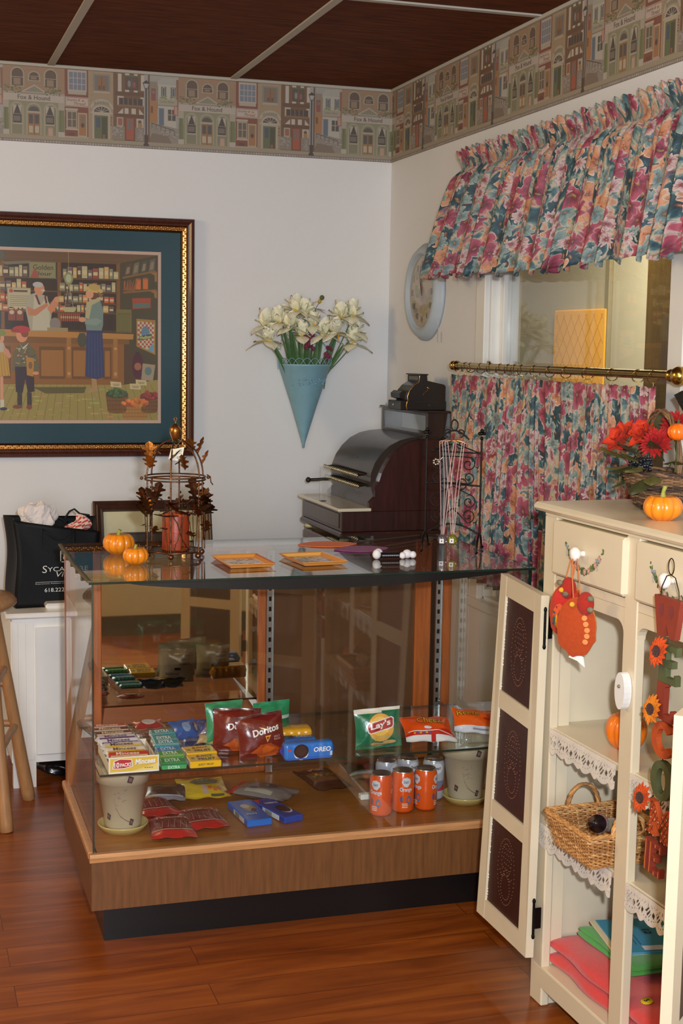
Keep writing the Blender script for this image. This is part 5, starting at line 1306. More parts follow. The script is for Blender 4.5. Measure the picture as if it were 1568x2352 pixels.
def oakleaf(m,c,az,el,Lg,col,roll=0.0):
    """flat lobed leaf, slightly cupped, with a mid rib"""
    dv=Vector((cos(az)*cos(el),sin(az)*cos(el),sin(el))); sd=Vector((-sin(az),cos(az),0)); up=sd.cross(dv)
    sd2=sd*cos(roll)+up*sin(roll); up2=up*cos(roll)-sd*sin(roll); c=Vector(c)
    half=[(0,.02),(.12,.10),(.20,.30),(.30,.34),(.34,.16),(.45,.20),(.52,.42),(.62,.44),(.66,.18),(.76,.24),(.84,.22),(1.0,.0)]
    vs=[];fs=[]
    for s in (1,-1):
        b=len(vs)
        for t,w_ in half: vs.append(c+dv*Lg*t+up2*(.10*Lg*t*(1-t))); vs.append(c+dv*Lg*t+sd2*(s*w_*Lg)+up2*(-.16*Lg*w_+.10*Lg*t*(1-t)))
        for i in range(len(half)-1): fs.append((b+2*i,b+2*i+1,b+2*i+3,b+2*i+2))
    m.add(vs,fs,col); m.add([v-up2*.0008 for v in vs],[f[::-1] for f in fs],col)
    m.tube([c,c+dv*Lg*.5+up2*.026*Lg,c+dv*Lg],[.0012,.0009,.0004],5,col)
R.seed(33); brn=[K(104,62,34),K(86,50,28),K(132,82,38),K(70,42,26),K(120,66,30)]
nleaf=0
for k in range(34):
    a=2*pi*k/34+R.uniform(-.1,.1); z=.140+R.uniform(-.026,.026); m=MB()
    oakleaf(m,((r0+.001)*cos(a),(r0+.001)*sin(a),z),a+R.choice((-1.3,1.3)),R.uniform(.0,1.2),R.uniform(.040,.060),R.choice(brn),R.uniform(-.4,.4)+(pi/2 if k%2 else 0)*0); m.build('metal_leaf',BRONZE,cage)
for k in range(12):
    a=2*pi*k/12+R.uniform(-.2,.2); z=R.choice((.045,.06,.085,.10))+R.uniform(-.01,.01); m=MB()
    oakleaf(m,((r0+.001)*cos(a),(r0+.001)*sin(a),z),a+R.choice((-1.3,1.3)),R.uniform(-.4,1.0),R.uniform(.028,.042),R.choice(brn),R.uniform(-.5,.5)); m.build('metal_leaf',BRONZE,cage)
for k in range(9):
    a=2*pi*k/9+R.uniform(-.2,.2); t=R.uniform(.2,.75); m=MB()
    oakleaf(m,((r0)*cos(a)*cos(t),(r0)*sin(a)*cos(t),zr+.006+(zt-zr-.02)*sin(t)),a+R.choice((-1.0,1.0)),R.uniform(.3,1.3),R.uniform(.036,.054),K(*R.choice([(170,104,40),(140,84,34),(190,120,50)])),R.uniform(-.4,.4)); m.build('metal_leaf',BRONZE,cage)
m=MB(K(84,58,36))
for k in range(16):
    a=R.uniform(0,2*pi); b=a+R.uniform(-.6,.6); m.tube([(r0*cos(a+(b-a)*i/6),r0*sin(a+(b-a)*i/6),.02+.12*i/6+.006*sin(i*2)) for i in range(7)],.0013,5)
m.build('vine_wire',BRONZE,cage)
for k in range(18): a=pi/3*(k%6)+.2+R.uniform(-.06,.06); MB().ball(((r0+.003)*cos(a),(r0+.003)*sin(a),R.uniform(.05,.21)),.0036,R.choice(brn),8,6).build('metal_berry',BRONZE,cage)
t=thing('pillar_candle','burnt orange pillar candle with leaf pattern standing inside the birdcage holder','candle',cg+Vector((0.002,0,zb+.0008)),SA)
m=MB(K(196,78,30)); m.lathe([(0,0),(.038,0),(.039,.004),(.0385,.100),(.036,.106),(.030,.104),(0,.098)],n=36,cfn=lambda u,j:K(160,56,20) if j<3 else K(206,88,30))
d=Deco(m,lambda a,z,l:((.0392+l)*sin(a),-(.0392+l)*cos(a),z),.0004); R.seed(5)
for q in range(16): a=R.uniform(-1.1,1.2); z=R.uniform(.012,.048); d.ell(a,z,R.uniform(.10,.26),R.uniform(.003,.007),R.choice((K(92,60,34),K(150,60,40),K(112,78,40))),1,9,rot=R.uniform(0,3))
m.build('wax',WAX,t); MB(K(40,34,30)).tube([(0,0,.098),(.001,0,.108)],.001,5).build('wick',PT,t)
# ---- two small square trays
def tray(u,v,rz,lab,seed):
    t=thing('small_tray',lab,'tray',SC(u,v,T),SA+rz); R.seed(seed)
    m=MB(K(226,158,84)); w_,h_=.062,.090
    pr=[(0,.0),(.006,.001),(.012,.010),(.014,.011),(.012,.0125),(.008,.012),(-.001,.003)]
    rings=[]
    for i,z in ((-.008,0),(0,.0015),(.006,.009),(.010,.011),(.009,.0125),(.004,.0105),(-.004,.0035),(-.010,.003)):
        x,y=w_-.004+i,h_-.004+i; rings.append([(-x,-y,z),(x,-y,z),(x,y,z),(-x,y,z)])
    vs=[p for r in rings for p in r]; fs=[];cs=[]
    for k in range(len(rings)-1):
        for q in range(4): fs.append((k*4+q,k*4+(q+1)%4,(k+1)*4+(q+1)%4,(k+1)*4+q)); cs.append(K(*R.choice([(236,176,90),(226,150,70),(214,110,50)])))
    m.add(vs,fs,None,False,cs); m.add([(-x,-y,.003) for x,y in ((.052,.080),)],[]) if 0 else None
    m.box((-.050,-.078,0),(.050,.078,.0032),K(170,146,116))
    m.build('tray',GLOSS,t)
    m=MB(); d=Deco(m,lambda X,Y,l:(X*.050,Y*.078,.0033+l),.00015)
    d.rect(-1,-1,1,1,K(196,170,140),0)
    for q in range(46):
        a=R.uniform(0,6); x,y=R.uniform(-.9,.9),R.uniform(-.9,.9); s=R.uniform(.06,.2); cc=K(*R.choice([(190,90,50),(150,130,110),(206,150,90),(130,70,60),(180,170,150),(110,110,120),(214,120,60)]))
        d.poly([(x+s*cos(a+i*pi/3)*(1 if i%2 else .45),y+s*sin(a+i*pi/3)*(1 if i%2 else .45)) for i in range(6)],cc,1+q%4)
    m.build('leaf_print',GLOSS,t)
tray(.452,.235,.05,'orange rimmed rectangular tray with leaf print, the left one',3); tray(.655,.235,.10,'orange rimmed rectangular tray with leaf print, the right one',4)
# ---- paddles with long wire handles
def paddle(pts,col,h0,h1,lab):
    c=sum((SC(u,v,0) for u,v in pts),Vector())/len(pts); o=Vector((c.x,c.y,T)); t=thing('fly_swatter',lab,'fly swatter',o)
    P=[SC(u,v,T)-o for u,v in pts]; m=MB(col); n=len(P)
    m.prism([(p.x,p.y) for p in P],.0022,'z',o=.001); m.build('paddle',FELT,t)
    a=SC(*h0,T+.004)-o; b=SC(*h1,T+.006)-o; m=MB(K(150,140,130)); s=(b-a).cross(Vector((0,0,1))).normalized()*.006
    m.tube([a,a+(b-a)*.12+s,b+s*.6,b+(b-a).normalized()*.012,b-s*.6,a+(b-a)*.12-s,a],.0011,6); m.build('wire_handle',STEEL,t)
def leafshape(c,L_,W_,ang):
    pts=[]
    for i in range(20):
        a=2*pi*i/20; x=L_*cos(a); y=W_*(abs(sin(a))**1.7)*(1 if sin(a)>0 else -1); pts.append((c[0]+x*cos(ang)-y*sin(ang),c[1]+x*sin(ang)+y*cos(ang)))
    return pts
paddle(leafshape((.790,.545),.094,.062,-.02),K(240,116,40),(.875,.55),(1.125,.66),'orange felt fly swatter lying on the display case')
paddle(leafshape((.862,.430),.088,.060,.08),K(150,64,124),(.945,.455),(1.16,.60),'purple felt fly swatter in front of the orange one')
# ---- black and white bone shaped pen
t=thing('bone_pen','black pen with white puffy bone ends lying on the display case','pen',SC(.898,.235,T),SA-.10)
m=MB(K(20,20,22)); m.tube([(-.048,0,.011),(.024,0,.011)],.0085,14); d=Deco(m,lambda X,Y,l:(X,-.0088-l,.011+Y),.0003); [d.rect(-.036+q*.0055,-.002,-.032+q*.0055,.0015,K(150,150,150),1) for q in range(9)]; m.build('barrel',GLOSS,t)
m=MB(K(236,232,228)); m.ball((-.052,-.004,.014),.014,None,12,9,(.9,.9,1)); m.ball((-.044,.010,.016),.013,None,12,9); m.ball((.024,-.006,.010),.010,None,12,9); m.ball((.040,.004,.013),.013,None,12,9,(1.1,1,1)); m.ball((.056,.0,.011),.0105,None,12,9)
m.build('puff',PETAL,t)['label']='white puffy ends'
# ---- scrolled iron jewellery stand with necklaces
jr=SA-.52; js=thing('jewelry_stand','black wrought iron scroll jewelry stand on the right end of the display case','stand',SC(1.123,.354,T),jr)
m=MB(K(34,30,26)); hw=.082; top=.345
for s in (-1,1):
    m.tube([(s*hw,0,.052),(s*hw,0,top)],.0030,8)
    m.tube([(s*hw+.0,-.058*cos(t)*1.0,.052*sin(t)+.002) for t in [pi*i/14 for i in range(15)]],.0030,7)
    for e in (-1,1): m.tube([(s*hw,e*.058,.004),(s*hw,e*.066,.0035),(s*hw+.004,e*.070,.009)],.0030,6)
    for k in range(4): a=k*pi/2; m.ball((s*hw+.007*cos(a),.007*sin(a),top+.010),.0055,None,7,5)
    m.ball((s*hw,0,top+.018),.006,None,8,6); m.ball((s*hw,0,top-.004),.0055,None,8,6)
m.tube([(-hw,0,.205),(hw,0,.198)],.0026,7); m.tube([(-hw,0,.300),(hw,0,.296)],.0024,7)
m.tube([(-hw+ (2*hw)*i/12,-.0,.052+.030*sin(pi*i/12)) for i in range(13)],.0026,7)
m.build('frame',IRON,js)
m=MB(K(34,30,26))
def spiral(cx,cz,r,turns,a0,sg,tail=None):
    n=int(turns*16); pts=[]
    if tail: pts.append(tail)
    for i in range(n+1):
        t=i/n; rr=r*(1-.82*t); a=a0+sg*turns*2*pi*t; pts.append((cx+rr*cos(a),-.002,cz+rr*sin(a)))
    m.tube(pts,.0018,6)
for s in (-1,1):
    spiral(s*.044,.262,.022,1.4,pi/2 if s>0 else pi/2,-s,(0,-.002,.285)); spiral(s*.046,.222,.018,1.3,-pi/2,s,(0.0,-.002,.206)); spiral(s*.048,.150,.022,1.4,pi/2,-s,(0,-.002,.196)); spiral(s*.046,.108,.022,1.4,-pi/2,s,(0,-.002,.130))
    spiral(s*.022,.322,.016,1.3,0 if s<0 else pi,s,(s*hw*.9,-.002,.298)); spiral(s*.018,.356,.014,1.0,-pi/2,s); spiral(s*.024,.206,.020,1.0,-pi/2,s)
m.tube([(.010*sin(2*pi*i/16),-.002,.378+.016*cos(2*pi*i/16)) for i in range(16)],.0022,6,closed=True)
m.tube([(-.045+.09*i/12,-.002,.336+.026*sin(pi*i/12)) for i in range(13)],.0024,6)
m.build('scrollwork',IRON,js)
m=MB(K(190,130,70)); m.tube([(-.040,-.012,.322),(-.020,-.020,.334),(.012,-.022,.334),(.036,-.018,.326)],.0034,7); m.build('hanging_bar',BRONZE,js)['label']='copper coloured hanging bar'
jq=SC(1.123,.354,T); Mj=Matrix.Translation(jq)@Matrix.Rotation(jr,4,'Z')
def necklace(xa,xb,xm,zl,pen,lab,cc,pc):
    c=Mj@Vector((xm,-.03,zl)); t=thing('necklace',lab,'necklace',c,jr); inv=Vector((xm,-.03,zl))
    m=MB(cc)
    for k,(x0,x1,w) in enumerate(((xa,xm-.004,0),(xb,xm+.004,0),(xa+.008,xm-.001,.006),(xb-.006,xm+.002,-.005))):
        m.tube([Vector((x0+(x1-x0)*t_+w*sin(pi*t_),-.026-.004*t_,.330+(zl+.012-.330)*t_))-inv for t_ in [i/10 for i in range(11)]],.0011,5)
    m.tube([Vector((xa,-.026,.330))-inv,Vector(((xa+xb)/2,-.020,.336))-inv,Vector((xb,-.026,.330))-inv],.0012,5)
    m.build('cord',CLOTH,t)
    m=MB(pc); m.ball((0,0,-.004),.015,None,16,12,(1,.7,1.1)); m.build('glass_pendant',paint('bead_glass',.06,coat=.8,trans=.75),t)
    m=MB(K(236,234,228)); m.box((-.007,-.0125,-.013),(.006,-.0120,.000)); m.box((-.002,-.0127,-.009),(.001,-.0125,-.004),K(70,70,70)); m.build('price_sticker',PAPER,t)
    m=MB(K(190,180,120)); m.tube([(0,0,.010),(0,0,.018)],.0028,8); m.build('bail',BRASS,t)
necklace(-.040,.010,-.024,.040,0,'pink corded necklace with a smoky glass pendant, left on the stand',K(214,176,170),K(150,140,150)); necklace(-.024,.034,.006,.042,0,'pink corded necklace with a yellow glass pendant, right on the stand',K(220,184,176),K(196,190,60))
t=thing('flower_ring','small silver flower ring hooked on the jewelry stand','jewelry',Mj@Vector((-.050,-.014,.268)),jr)
m=MB(K(214,206,190)); 
for k in range(7): m.ball((.008*cos(k*.9),-.002,.008*sin(k*.9)),.0038,None,7,5)
m.build('flower',STEEL,t); MB(K(200,190,170)).tube([(0,0,0),(.010,.004,.006),(.018,.006,.014)],.0012,5).build('hook',STEEL,t)
# ================================================================ along the back wall
# ---- counter behind the case carrying the old till
ct=thing('low_counter','dark wooden counter in the corner under the antique cash register','counter',(-.235,-.48,0))
MB(K(84,54,36)).box((-.190,-.262,.825),(.215,.238,.860),bev=.005).build('counter_top',DWOOD,ct)
MB(K(72,46,32)).box((-.17,-.25,0),(.21,.23,.825)).build('body',DWOOD,ct)
for y0,y1 in ((-.24,-.01),(.0,.22)): MB(K(78,50,34)).box((-.182,y0,.06),(-.17,y1,.78),bev=.003).build('door',DWOOD,ct)
# ---- antique cash register, front toward -x
zr0=.883; reg=thing('cash_register','antique dark mahogany cash register with curved body in the corner','cash register',(-.235,-.485,zr0))
w2=.255; dw=K(62,30,22); dd_=K(48,40,36)
def rx(x): return x+.235     # world x -> local
m=MB(K(56,26,20)); 
m.box((rx(-.432),-w2-.012,0),(rx(-.035),w2+.012,.022),bev=.006); m.box((rx(-.425),-w2,.022),(rx(-.045),w2,.098),bev=.003)
m.box((rx(-.428),-w2+.03,.034),(rx(-.424),w2-.03,.088),col=K(70,54,44),bev=.0015)
m.build('drawer_base',DWOOD,reg)
m=MB(K(214,204,176)); m.box((rx(-.442),-w2-.010,.098),(rx(-.315),w2+.010,.110),bev=.003); m.build('marble_shelf',GLOSS,reg)['label']='cream marble shelf over the drawer'
# side profile of the cabinet
pf=[(-.320,.098),(-.322,.128),(-.300,.150),(-.302,.185),(-.285,.205),(-.275,.235),(-.262,.262),(-.245,.290),(-.222,.315),(-.195,.335),(-.165,.350),(-.130,.358),(-.105,.360),(-.045,.360),(-.045,.098)]
for s in (-1,1):
    m=MB(K(58,22,16)); y0=s*w2-(0 if s<0 else .022); m.prism([(rx(x),z) for x,z in pf],.022,'y',o=y0); m.build('side_panel',DWOOD,reg)['label']='dark red mahogany side panel'
m=MB(K(74,62,54)); inn=[(-.318,.100),(-.320,.126),(-.300,.150),(-.312,.19),(-.310,.235),(-.296,.272),(-.272,.306),(-.240,.335),(-.200,.355),(-.160,.364),(-.105,.368),(-.05,.366)]
vs=[(rx(x),y,z) for y in (-w2+.02,w2-.02) for x,z in inn]; n=len(inn); m.add(vs,[(i,i+1,n+i+1,n+i) for i in range(n-1)],None,True)
for o_ in (0,n): m.add([vs[o_+i] for i in range(n)]+[(rx(-.05),vs[o_][1],.10)],[tuple(range(n+1))])
m.build('curved_shell',paint('oxidised_metal',.33,metal=.6,coat=.2,noise=.25,nscale=14),reg)['label']='dull grey brown curved metal shell'
m=MB(K(46,26,20)); m.box((rx(-.115),-w2-.008,.358),(rx(-.030),w2+.008,.366),bev=.002)
m.prism([(rx(-.100),.366),(rx(-.036),.366),(rx(-.024),.455),(rx(-.100),.455)],.026,'y',o=-w2); m.prism([(rx(-.100),.366),(rx(-.036),.366),(rx(-.024),.455),(rx(-.100),.455)],.026,'y',o=w2-.026)
m.box((rx(-.045),-w2+.02,.366),(rx(-.034),w2-.02,.455)); m.box((rx(-.108),-w2-.012,.455),(rx(-.014),w2+.012,.463),bev=.003)
m.box((rx(-.100),-w2+.026,.366),(rx(-.096),w2-.026,.376)); m.box((rx(-.100),-w2+.026,.444),(rx(-.096),w2-.026,.455))
m.build('indicator_hood',DWOOD,reg)
MB(K(160,166,172)).box((rx(-.062),-w2+.026,.368),(rx(-.058),w2-.026,.454)).build('hood_mirror',MIRR,reg)['label']='mirror strip in the top hood'
MB().box((rx(-.098),-w2+.026,.376),(rx(-.096),w2-.026,.444)).build('hood_glass',WINGL,reg)
m=MB(K(140,124,84))
for z,x in ((.228,-.350),(.188,-.345)):
    m.box((rx(-.318),-w2+.045,z-.006),(rx(-.306),w2-.035,z+.006),K(60,50,40))
    for q in range(20):
        y=-w2+.055+q*.0215; m.tube([(rx(-.312),y,z),(rx(x),y,z-.004)],.0026,6,K(84,72,52)); m.lathe([(0,0),(.008,0),(.008,.004),(0,.004)],(rx(x)-.004,y,z-.004),10,K(190,178,140),axis='x')
m.build('key_bank',BRASS,reg)['label']='two rows of round brass rimmed keys'
m=MB(K(60,54,46)); m.tube([(rx(-.33),w2-.03,.172),(rx(-.40),w2-.02,.168)],.006,8); m.ball((rx(-.41),w2-.02,.168),.011,None,10,7); m.build('lever',IRON,reg)
MB().box((rx(-.356),w2-.14,.111),(rx(-.353),w2-.005,.225)).build('glass_guard',GLASS,reg)['label']='clear upright glass guard at the left end'
m=MB(K(150,130,90)); m.lathe([(0,0),(.006,-.001),(.008,-.003),(.008,.004)],(rx(-.292),-.02,.272),12,axis='x'); m.box((rx(-.430),-.012,.111),(rx(-.41),.012,.1125),K(70,60,40)); m.build('lock_plate',BRASS,reg)
# ---- miniature till on its top
zz=zr0+.463; mt=thing('toy_cash_register','small black toy cash register standing on the antique one','toy cash register',(-.105,-.640,zz+.001))
bk=K(34,27,24); m=MB(bk); mw=.068
m.box((-.092,-mw,0),(.088,mw,.034),bev=.002); m.box((-.0935,-mw+.012,.007),(-.091,mw-.012,.028),col=K(58,46,38)); m.ball((-.096,0,.018),.004,K(160,150,120),8,6); m.build('drawer_base',ENAM,mt)
pr2=[(-.062,.034),(-.064,.050),(-.056,.072),(-.040,.090),(-.020,.102),(-.018,.103),(-.018,.128),(.012,.128),(.014,.108),(.080,.094),(.086,.088),(.086,.034)]
m=MB(bk); m.prism(pr2,2*mw-.012,'y',o=-mw+.006); m.box((-.024,-mw+.002,.128),(.016,mw-.002,.1325),bev=.001)
m.prism([(-.064,.036),(-.088,.044),(-.090,.060),(-.078,.070),(-.058,.066)],2*mw-.04,'y',o=-mw+.02); m.build('body',ENAM,mt)
m=MB(K(196,144,76)); pp=[(x,-mw+.004,z) for x,z in ((-.062,.034),(-.064,.050),(-.056,.072),(-.040,.090),(-.020,.103),(-.018,.126))]; m.tube(pp,.0018,6); m.tube([(-.066,-mw-.0005,.002),(-.070,-mw-.0005,.016),(-.066,-mw-.0005,.032)],.0018,6)
m.tube([(.022,-mw+.0045,.078),(.010,-mw+.0045,.086),(.014,-mw+.0045,.072),(.002,-mw+.0045,.066),(-.004,-mw+.0045,.056)],.0016,5); m.tube([(.016,-mw-.001,.017),(.024,-mw-.001,.019)],.0018,6,K(190,190,190))
m.build('gold_trim',BRASS,mt)['label']='gold painted edging'
m=MB(K(120,110,96)); 
for q in range(5): m.box((-.0188,-.045+q*.019,.110),(-.018,-.032+q*.019,.123))
m.build('number_flags',PAPER,mt)
for x in (-.405,-.075):
    for y in (-w2+.03,w2-.03):
        m=MB(K(206,200,150)); m.ball((rx(x),y,-.0115),.0115,None,14,9,(1.7,1.7,1)); m.build('glass_foot',GLOSS,reg)['label']='pale green glass foot'
# ---- long white cabinet, leaning frame, tote bag
wc2=K(240,236,228)
cb=thing('white_cabinet','low white painted cabinet with beadboard end under the black tote bag','cabinet',(-1.13,-.36,0))
m=MB(wc2); m.box((-.455,-.24,.09),(.42,.22,.612)); 
for q in range(9): m.box((-.459,-.235+q*.051,.09),(-.455,-.190+q*.051,.60),bev=.0012)
m.box((-.455,-.24,.0),(-.375,-.20,.09)); m.box((.34,-.24,0),(.42,-.20,.09)); m.box((-.455,.18,0),(-.375,.22,.09)); m.box((.34,.18,0),(.42,.22,.09)); m.build('body',ENAM,cb)
MB(wc2).box((-.478,-.262,.612),(.43,.235,.632),bev=.005).build('top',ENAM,cb)
m=MB(wc2)
for x0,x1 in ((-.375,-.09),(-.075,.20)):
    m=MB(wc2); m.box((x0,-.258,.12),(x1,-.241,.578),bev=.003); m.build('door',ENAM,cb)
m=MB(wc2); 
for q in range(3): m.box((-.455+q*.026,-.2435,.10),(-.433+q*.026,-.2405,.60),bev=.001)
m.build('beadboard_strip',ENAM,cb)
t=thing('plastic_box','shallow white plastic box between the tote bag and the glass case','box',(-1.36,-.500,.6325)); MB(K(240,236,228)).box((-.105,-.075,0),(.12,.06,.022),bev=.007).build('box',GLOSS,t)
t=thing('black_bag','crumpled black plastic bag on the floor under the white cabinet','bag',(-1.40,-.47,.001)); R.seed(4); m=MB(K(20,20,22))
m.grid(lambda u,v:(lambda a,b:(.085*cos(a)*cos(b)*(1+.15*sin(a*5)),.06*sin(a)*cos(b)*(1+.2*sin(a*4+b*5)),.033+.033*sin(b)*(1+.1*sin(a*6))))(2*pi*u,pi*(v-.5)),30,14,wu=True); m.build('bag',GLOSS,t)
fr=thing('leaning_frame','empty dark wood picture frame leaning on the wall behind the birdcage candle holder','picture frame',(-1.030,-.330,.6335),rot=(math.radians(-14),0,0))
m=MB(K(66,36,26)); fw,fh=.226,.355
def ring(i,d): return [(-fw+i,-d,i),(fw-i,-d,i),(fw-i,-d,fh-i),(-fw+i,-d,fh-i)]
rr=[ring(0,0),ring(0,.018),ring(.006,.024),ring(.012,.020),ring(.016,.022),ring(.028,.014),ring(.034,.016),ring(.040,.006)]
m.add([p for r in rr for p in r],[(k*4+q,k*4+(q+1)%4,(k+1)*4+(q+1)%4,(k+1)*4+q) for k in range(len(rr)-1) for q in range(4)]); m.build('frame',DWOOD,fr)
m=MB(K(206,198,160)); m.box((-fw+.036,-.006,.036),(fw-.036,-.003,fh-.036)); m.build('mat_board',PAPER,fr)
m=MB(K(40,34,32)); m.box((-.118,-.0085,.05),(.118,-.0062,.235),K(52,38,30)); m.box((-.108,-.0095,.06),(.108,-.0087,.225),K(70,64,56)); m.ball((-.06,-.010,.19),.005,K(220,160,60),8,6); m.build('photo',PRINT,fr)
# tote bag
bag=thing('tote_bag','black tote bag with white lettering on the low white cabinet','bag',(-1.423,-.44,.6335),.07)
bkc=K(10,10,11)
def bagf(u,v):
    # perimeter u, height v
    P_=[(-.150,-.075),(.150,-.075),(.165,.06),(-.165,.06)]; k=int(u*4)%4; t_=u*4-int(u*4); a,b=P_[k],P_[(k+1)%4]
    x=a[0]+(b[0]-a[0])*t_; y=a[1]+(b[1]-a[1])*t_
    flare=1-.05*(1-v); zt_=.315-.05*(x+.15)/.3 if y<0 else .318-.012*(x+.15)/.3
    if k in (1,3): y*=1-.35*v*sin(pi*t_); x-=(.02*sin(pi*t_)*v)*(1 if k==1 else -1)
    z=v*zt_
    return (x*flare+.006*sin(v*6+x*14),y+.006*sin(x*24+v*5)*v,z)
m=MB(bkc); m.grid(bagf,64,20,wu=True); m.add([(-.145,-.07,.002),(.145,-.07,.002),(.15,.058,.002),(-.15,.058,.002)],[(0,1,2,3)])
o=m.build('bag_body',paint('woven_poly',.6,noise=.1,nscale=90,bump=.15,bscale=300,spec=.25),bag); s=o.modifiers.new('s','SOLIDIFY'); s.thickness=.0016
m=MB(bkc)
for y,a0 in ((-.082,-.02),(.058,.12)):
    pts=[(-.055,y,.21 if y<0 else .30),(-.055,y,.285)]+[(-.05+.11*i/8,y-.004,.285+.020*sin(pi*i/8)*(1 if y>0 else -2.2)) for i in range(1,8)]+[(.060,y,.27),(.060,y,.20 if y<0 else .29)]
    m.tube(pts,.010,6,flat=.22)
m.tube([(.05,.045,.30),(.068,.042,.328),(.085,.04,.336),(.105,.04,.318),(.14,.035,.312)],.012,6,flat=.3)
m.build('handle',PT,bag)
m=MB(); d=Deco(m,lambda X,Z,l:(X,-.0800-l-.004*abs(Z-.12)/.12,Z),.0004); wt=K(226,224,220)
d.text('YCAMORE',-.035,.128,.145,.016,wt,1); d.text('S',-.054,.124,.016,.026,wt,2,-.005,.1); d.text('Village',-.012,.102,.095,.024,wt,2,-.005,.35)
for a in range(9):
    pass
d.rect(-.078,.0905,.09,.0915,wt,1); d.text('Retirement Assisted Living & Memory',-.078,.082,.17,.0055,K(190,190,186),1)
d.text('618.222',-.046,.055,.070,.014,wt,1)
d.rect(.010,.160,.056,.206,wt,1); d.rect(.013,.163,.053,.203,bkc,2); d.text('8',.020,.166,.026,.034,wt,3,.04); d.text('8',.026,.171,.014,.024,bkc,4,.0)
for a,b in ((.010,.160),(.056,.160),(.010,.206),(.056,.206)): d.ell(a,b,.005,.005,bkc,3,8)
m.build('lettering',PRINT,bag)['label']='white printed lettering and square badge'
t=thing('tissue_paper','crumpled white tissue paper sticking out of the tote bag','tissue paper',Vector((-1.478,-.455,.905))); R.seed(6); m=MB(K(226,214,206))
m.grid(lambda u,v:(lambda a,b,n_:(.062*cos(a)*cos(b)*n_,.035*sin(a)*cos(b)*n_,.040+.052*sin(b)*n_))(2*pi*u,pi*(v-.5),1+.5*mnoise.noise(Vector((cos(2*pi*u)*1.6,sin(2*pi*u)*1.6,v*3.5)))+.12*mnoise.noise(Vector((cos(2*pi*u)*6,sin(2*pi*u)*6,v*14)))),44,24,smooth=False,wu=True); m.build('paper',PAPER,t)
t=thing('tissue_paper','red and white patterned tissue paper at the right corner of the tote bag','tissue paper',Vector((-1.343,-.455,.885))); m=MB(K(226,176,160)); 
m.grid(lambda u,v:(lambda a,b,n_:(.052*cos(a)*cos(b)*n_,.030*sin(a)*cos(b)*n_,.022+.030*sin(b)*n_+.018*cos(a)))(2*pi*u,pi*(v-.5),1+.14*sin(6*u*2*pi+v*7)),30,16,smooth=False,wu=True,cfn=lambda u,v:K(190,60,50) if (int(u*30)+int(v*16)*2)%5<2 and u>.4 else K(230,196,180)); m.build('paper',PAPER,t)
# ---- round stool
st=thing('wooden_stool','tall light wooden stool with round stretchers at the left edge','stool',(-1.765,-.925,0))
wd=K(178,130,84); m=MB(wd); m.lathe([(0,.708),(.12,.708),(.155,.716),(.172,.732),(.172,.742),(.160,.756),(.12,.764),(0,.766)],n=44); m.build('seat',paint('pine_wood',.42,coat=.15,noise=.2,nscale=12,stretch=(6,6,1)),st)
PW=MATS['pine_wood']; feet=[(.122,-.125),(.222,.195),(-.15,.20),(-.19,-.12)]
tops=[(.075,-.06),(.10,.075),(-.075,.08),(-.09,-.06)]
def lg(k,z): t_=1-z/.712; return Vector((tops[k][0]+(feet[k][0]-tops[k][0])*t_,tops[k][1]+(feet[k][1]-tops[k][1])*t_,z))
for k in range(4):
    m=MB(wd); m.tube([lg(k,.0),lg(k,.003),lg(k,.03),lg(k,.712)],[.019,.022,.0225,.018],14); m.build('leg',PW,st)
for z,pairs in ((.47,((0,1),(2,3))),(.43,((1,2),(0,3))),(.26,((0,1),(2,3))),(.285,((1,2),(0,3)))):
    for a,b in pairs: m=MB(wd); m.tube([lg(a,z),lg(b,z+.02)],.0125,10); m.build('stretcher',PW,st)
# ================================================================ on, in and hanging from the pie safe
pumpkin('small_pumpkin','orange mini pumpkin with green stem on top of the pie safe before the brown basket',CB(.372,.085,BH),.042,.66,seed=3,n=9,stemh=.6)
pumpkin('small_pumpkin','orange mini pumpkin on the upper shelf, half hidden by the centre stile',CB(.262,.085,.6905),.047,.88,seed=5,n=9,col=(236,120,24))
pumpkin('small_pumpkin','orange mini pumpkin on the middle shelf at the right edge',CB(.610,.065,.4505),.040,.72,seed=6,n=9,col=(236,112,24))
# ---- twig basket with autumn flowers
def weave(m,prof,n_st,rows,col,r_w=.0032,oval=1.0,cols=None,amp=.0032):
    """wickerwork round basket: prof(t)->(radius,z)"""
    for k in range(n_st):
        a=2*pi*k/n_st; pts=[]
        for i in range(9): r,z=prof(i/8); pts.append((r*cos(a),r*oval*sin(a),z))
        m.tube(pts,r_w*.9,5,col)
    for j in range(rows):
        r,z=prof((j+.5)/rows); n=n_st*3; cc=R.choice(cols) if cols else col
        m.tube([((r+amp*(1 if ((i//3)+j)%2 else -1)*sin(pi*((i%3)+.5)/3))*cos(2*pi*i/n),(r+amp*(1 if ((i//3)+j)%2 else -1)*sin(pi*((i%3)+.5)/3))*oval*sin(2*pi*i/n),z+R.uniform(-.001,.001)) for i in range(n)],r_w,5,cc,closed=True)
bp=CB(.175,.205,BH); bk_=thing('twig_basket','dark brown twig basket with an arched handle full of autumn flowers on the pie safe','basket',bp+Vector((0,0,.0015)),BA)
R.seed(12); tw=[K(96,66,44),K(78,54,38),K(118,84,54),K(64,44,32),K(134,98,64)]
m=MB(K(96,66,44)); weave(m,lambda t:(.056+.032*t**.75,.004+.076*t),24,22,K(90,62,42),.0024,1.0,tw,.0032)
for a0 in (0,1.5,3.1): m.tube([((.088+.0025*sin(9*2*pi*i/40+a0))*cos(2*pi*i/40),(.088+.0025*sin(9*2*pi*i/40+a0))*sin(2*pi*i/40),.081+.0035*cos(9*2*pi*i/40+a0)) for i in range(40)],.0030,6,R.choice(tw),closed=True)
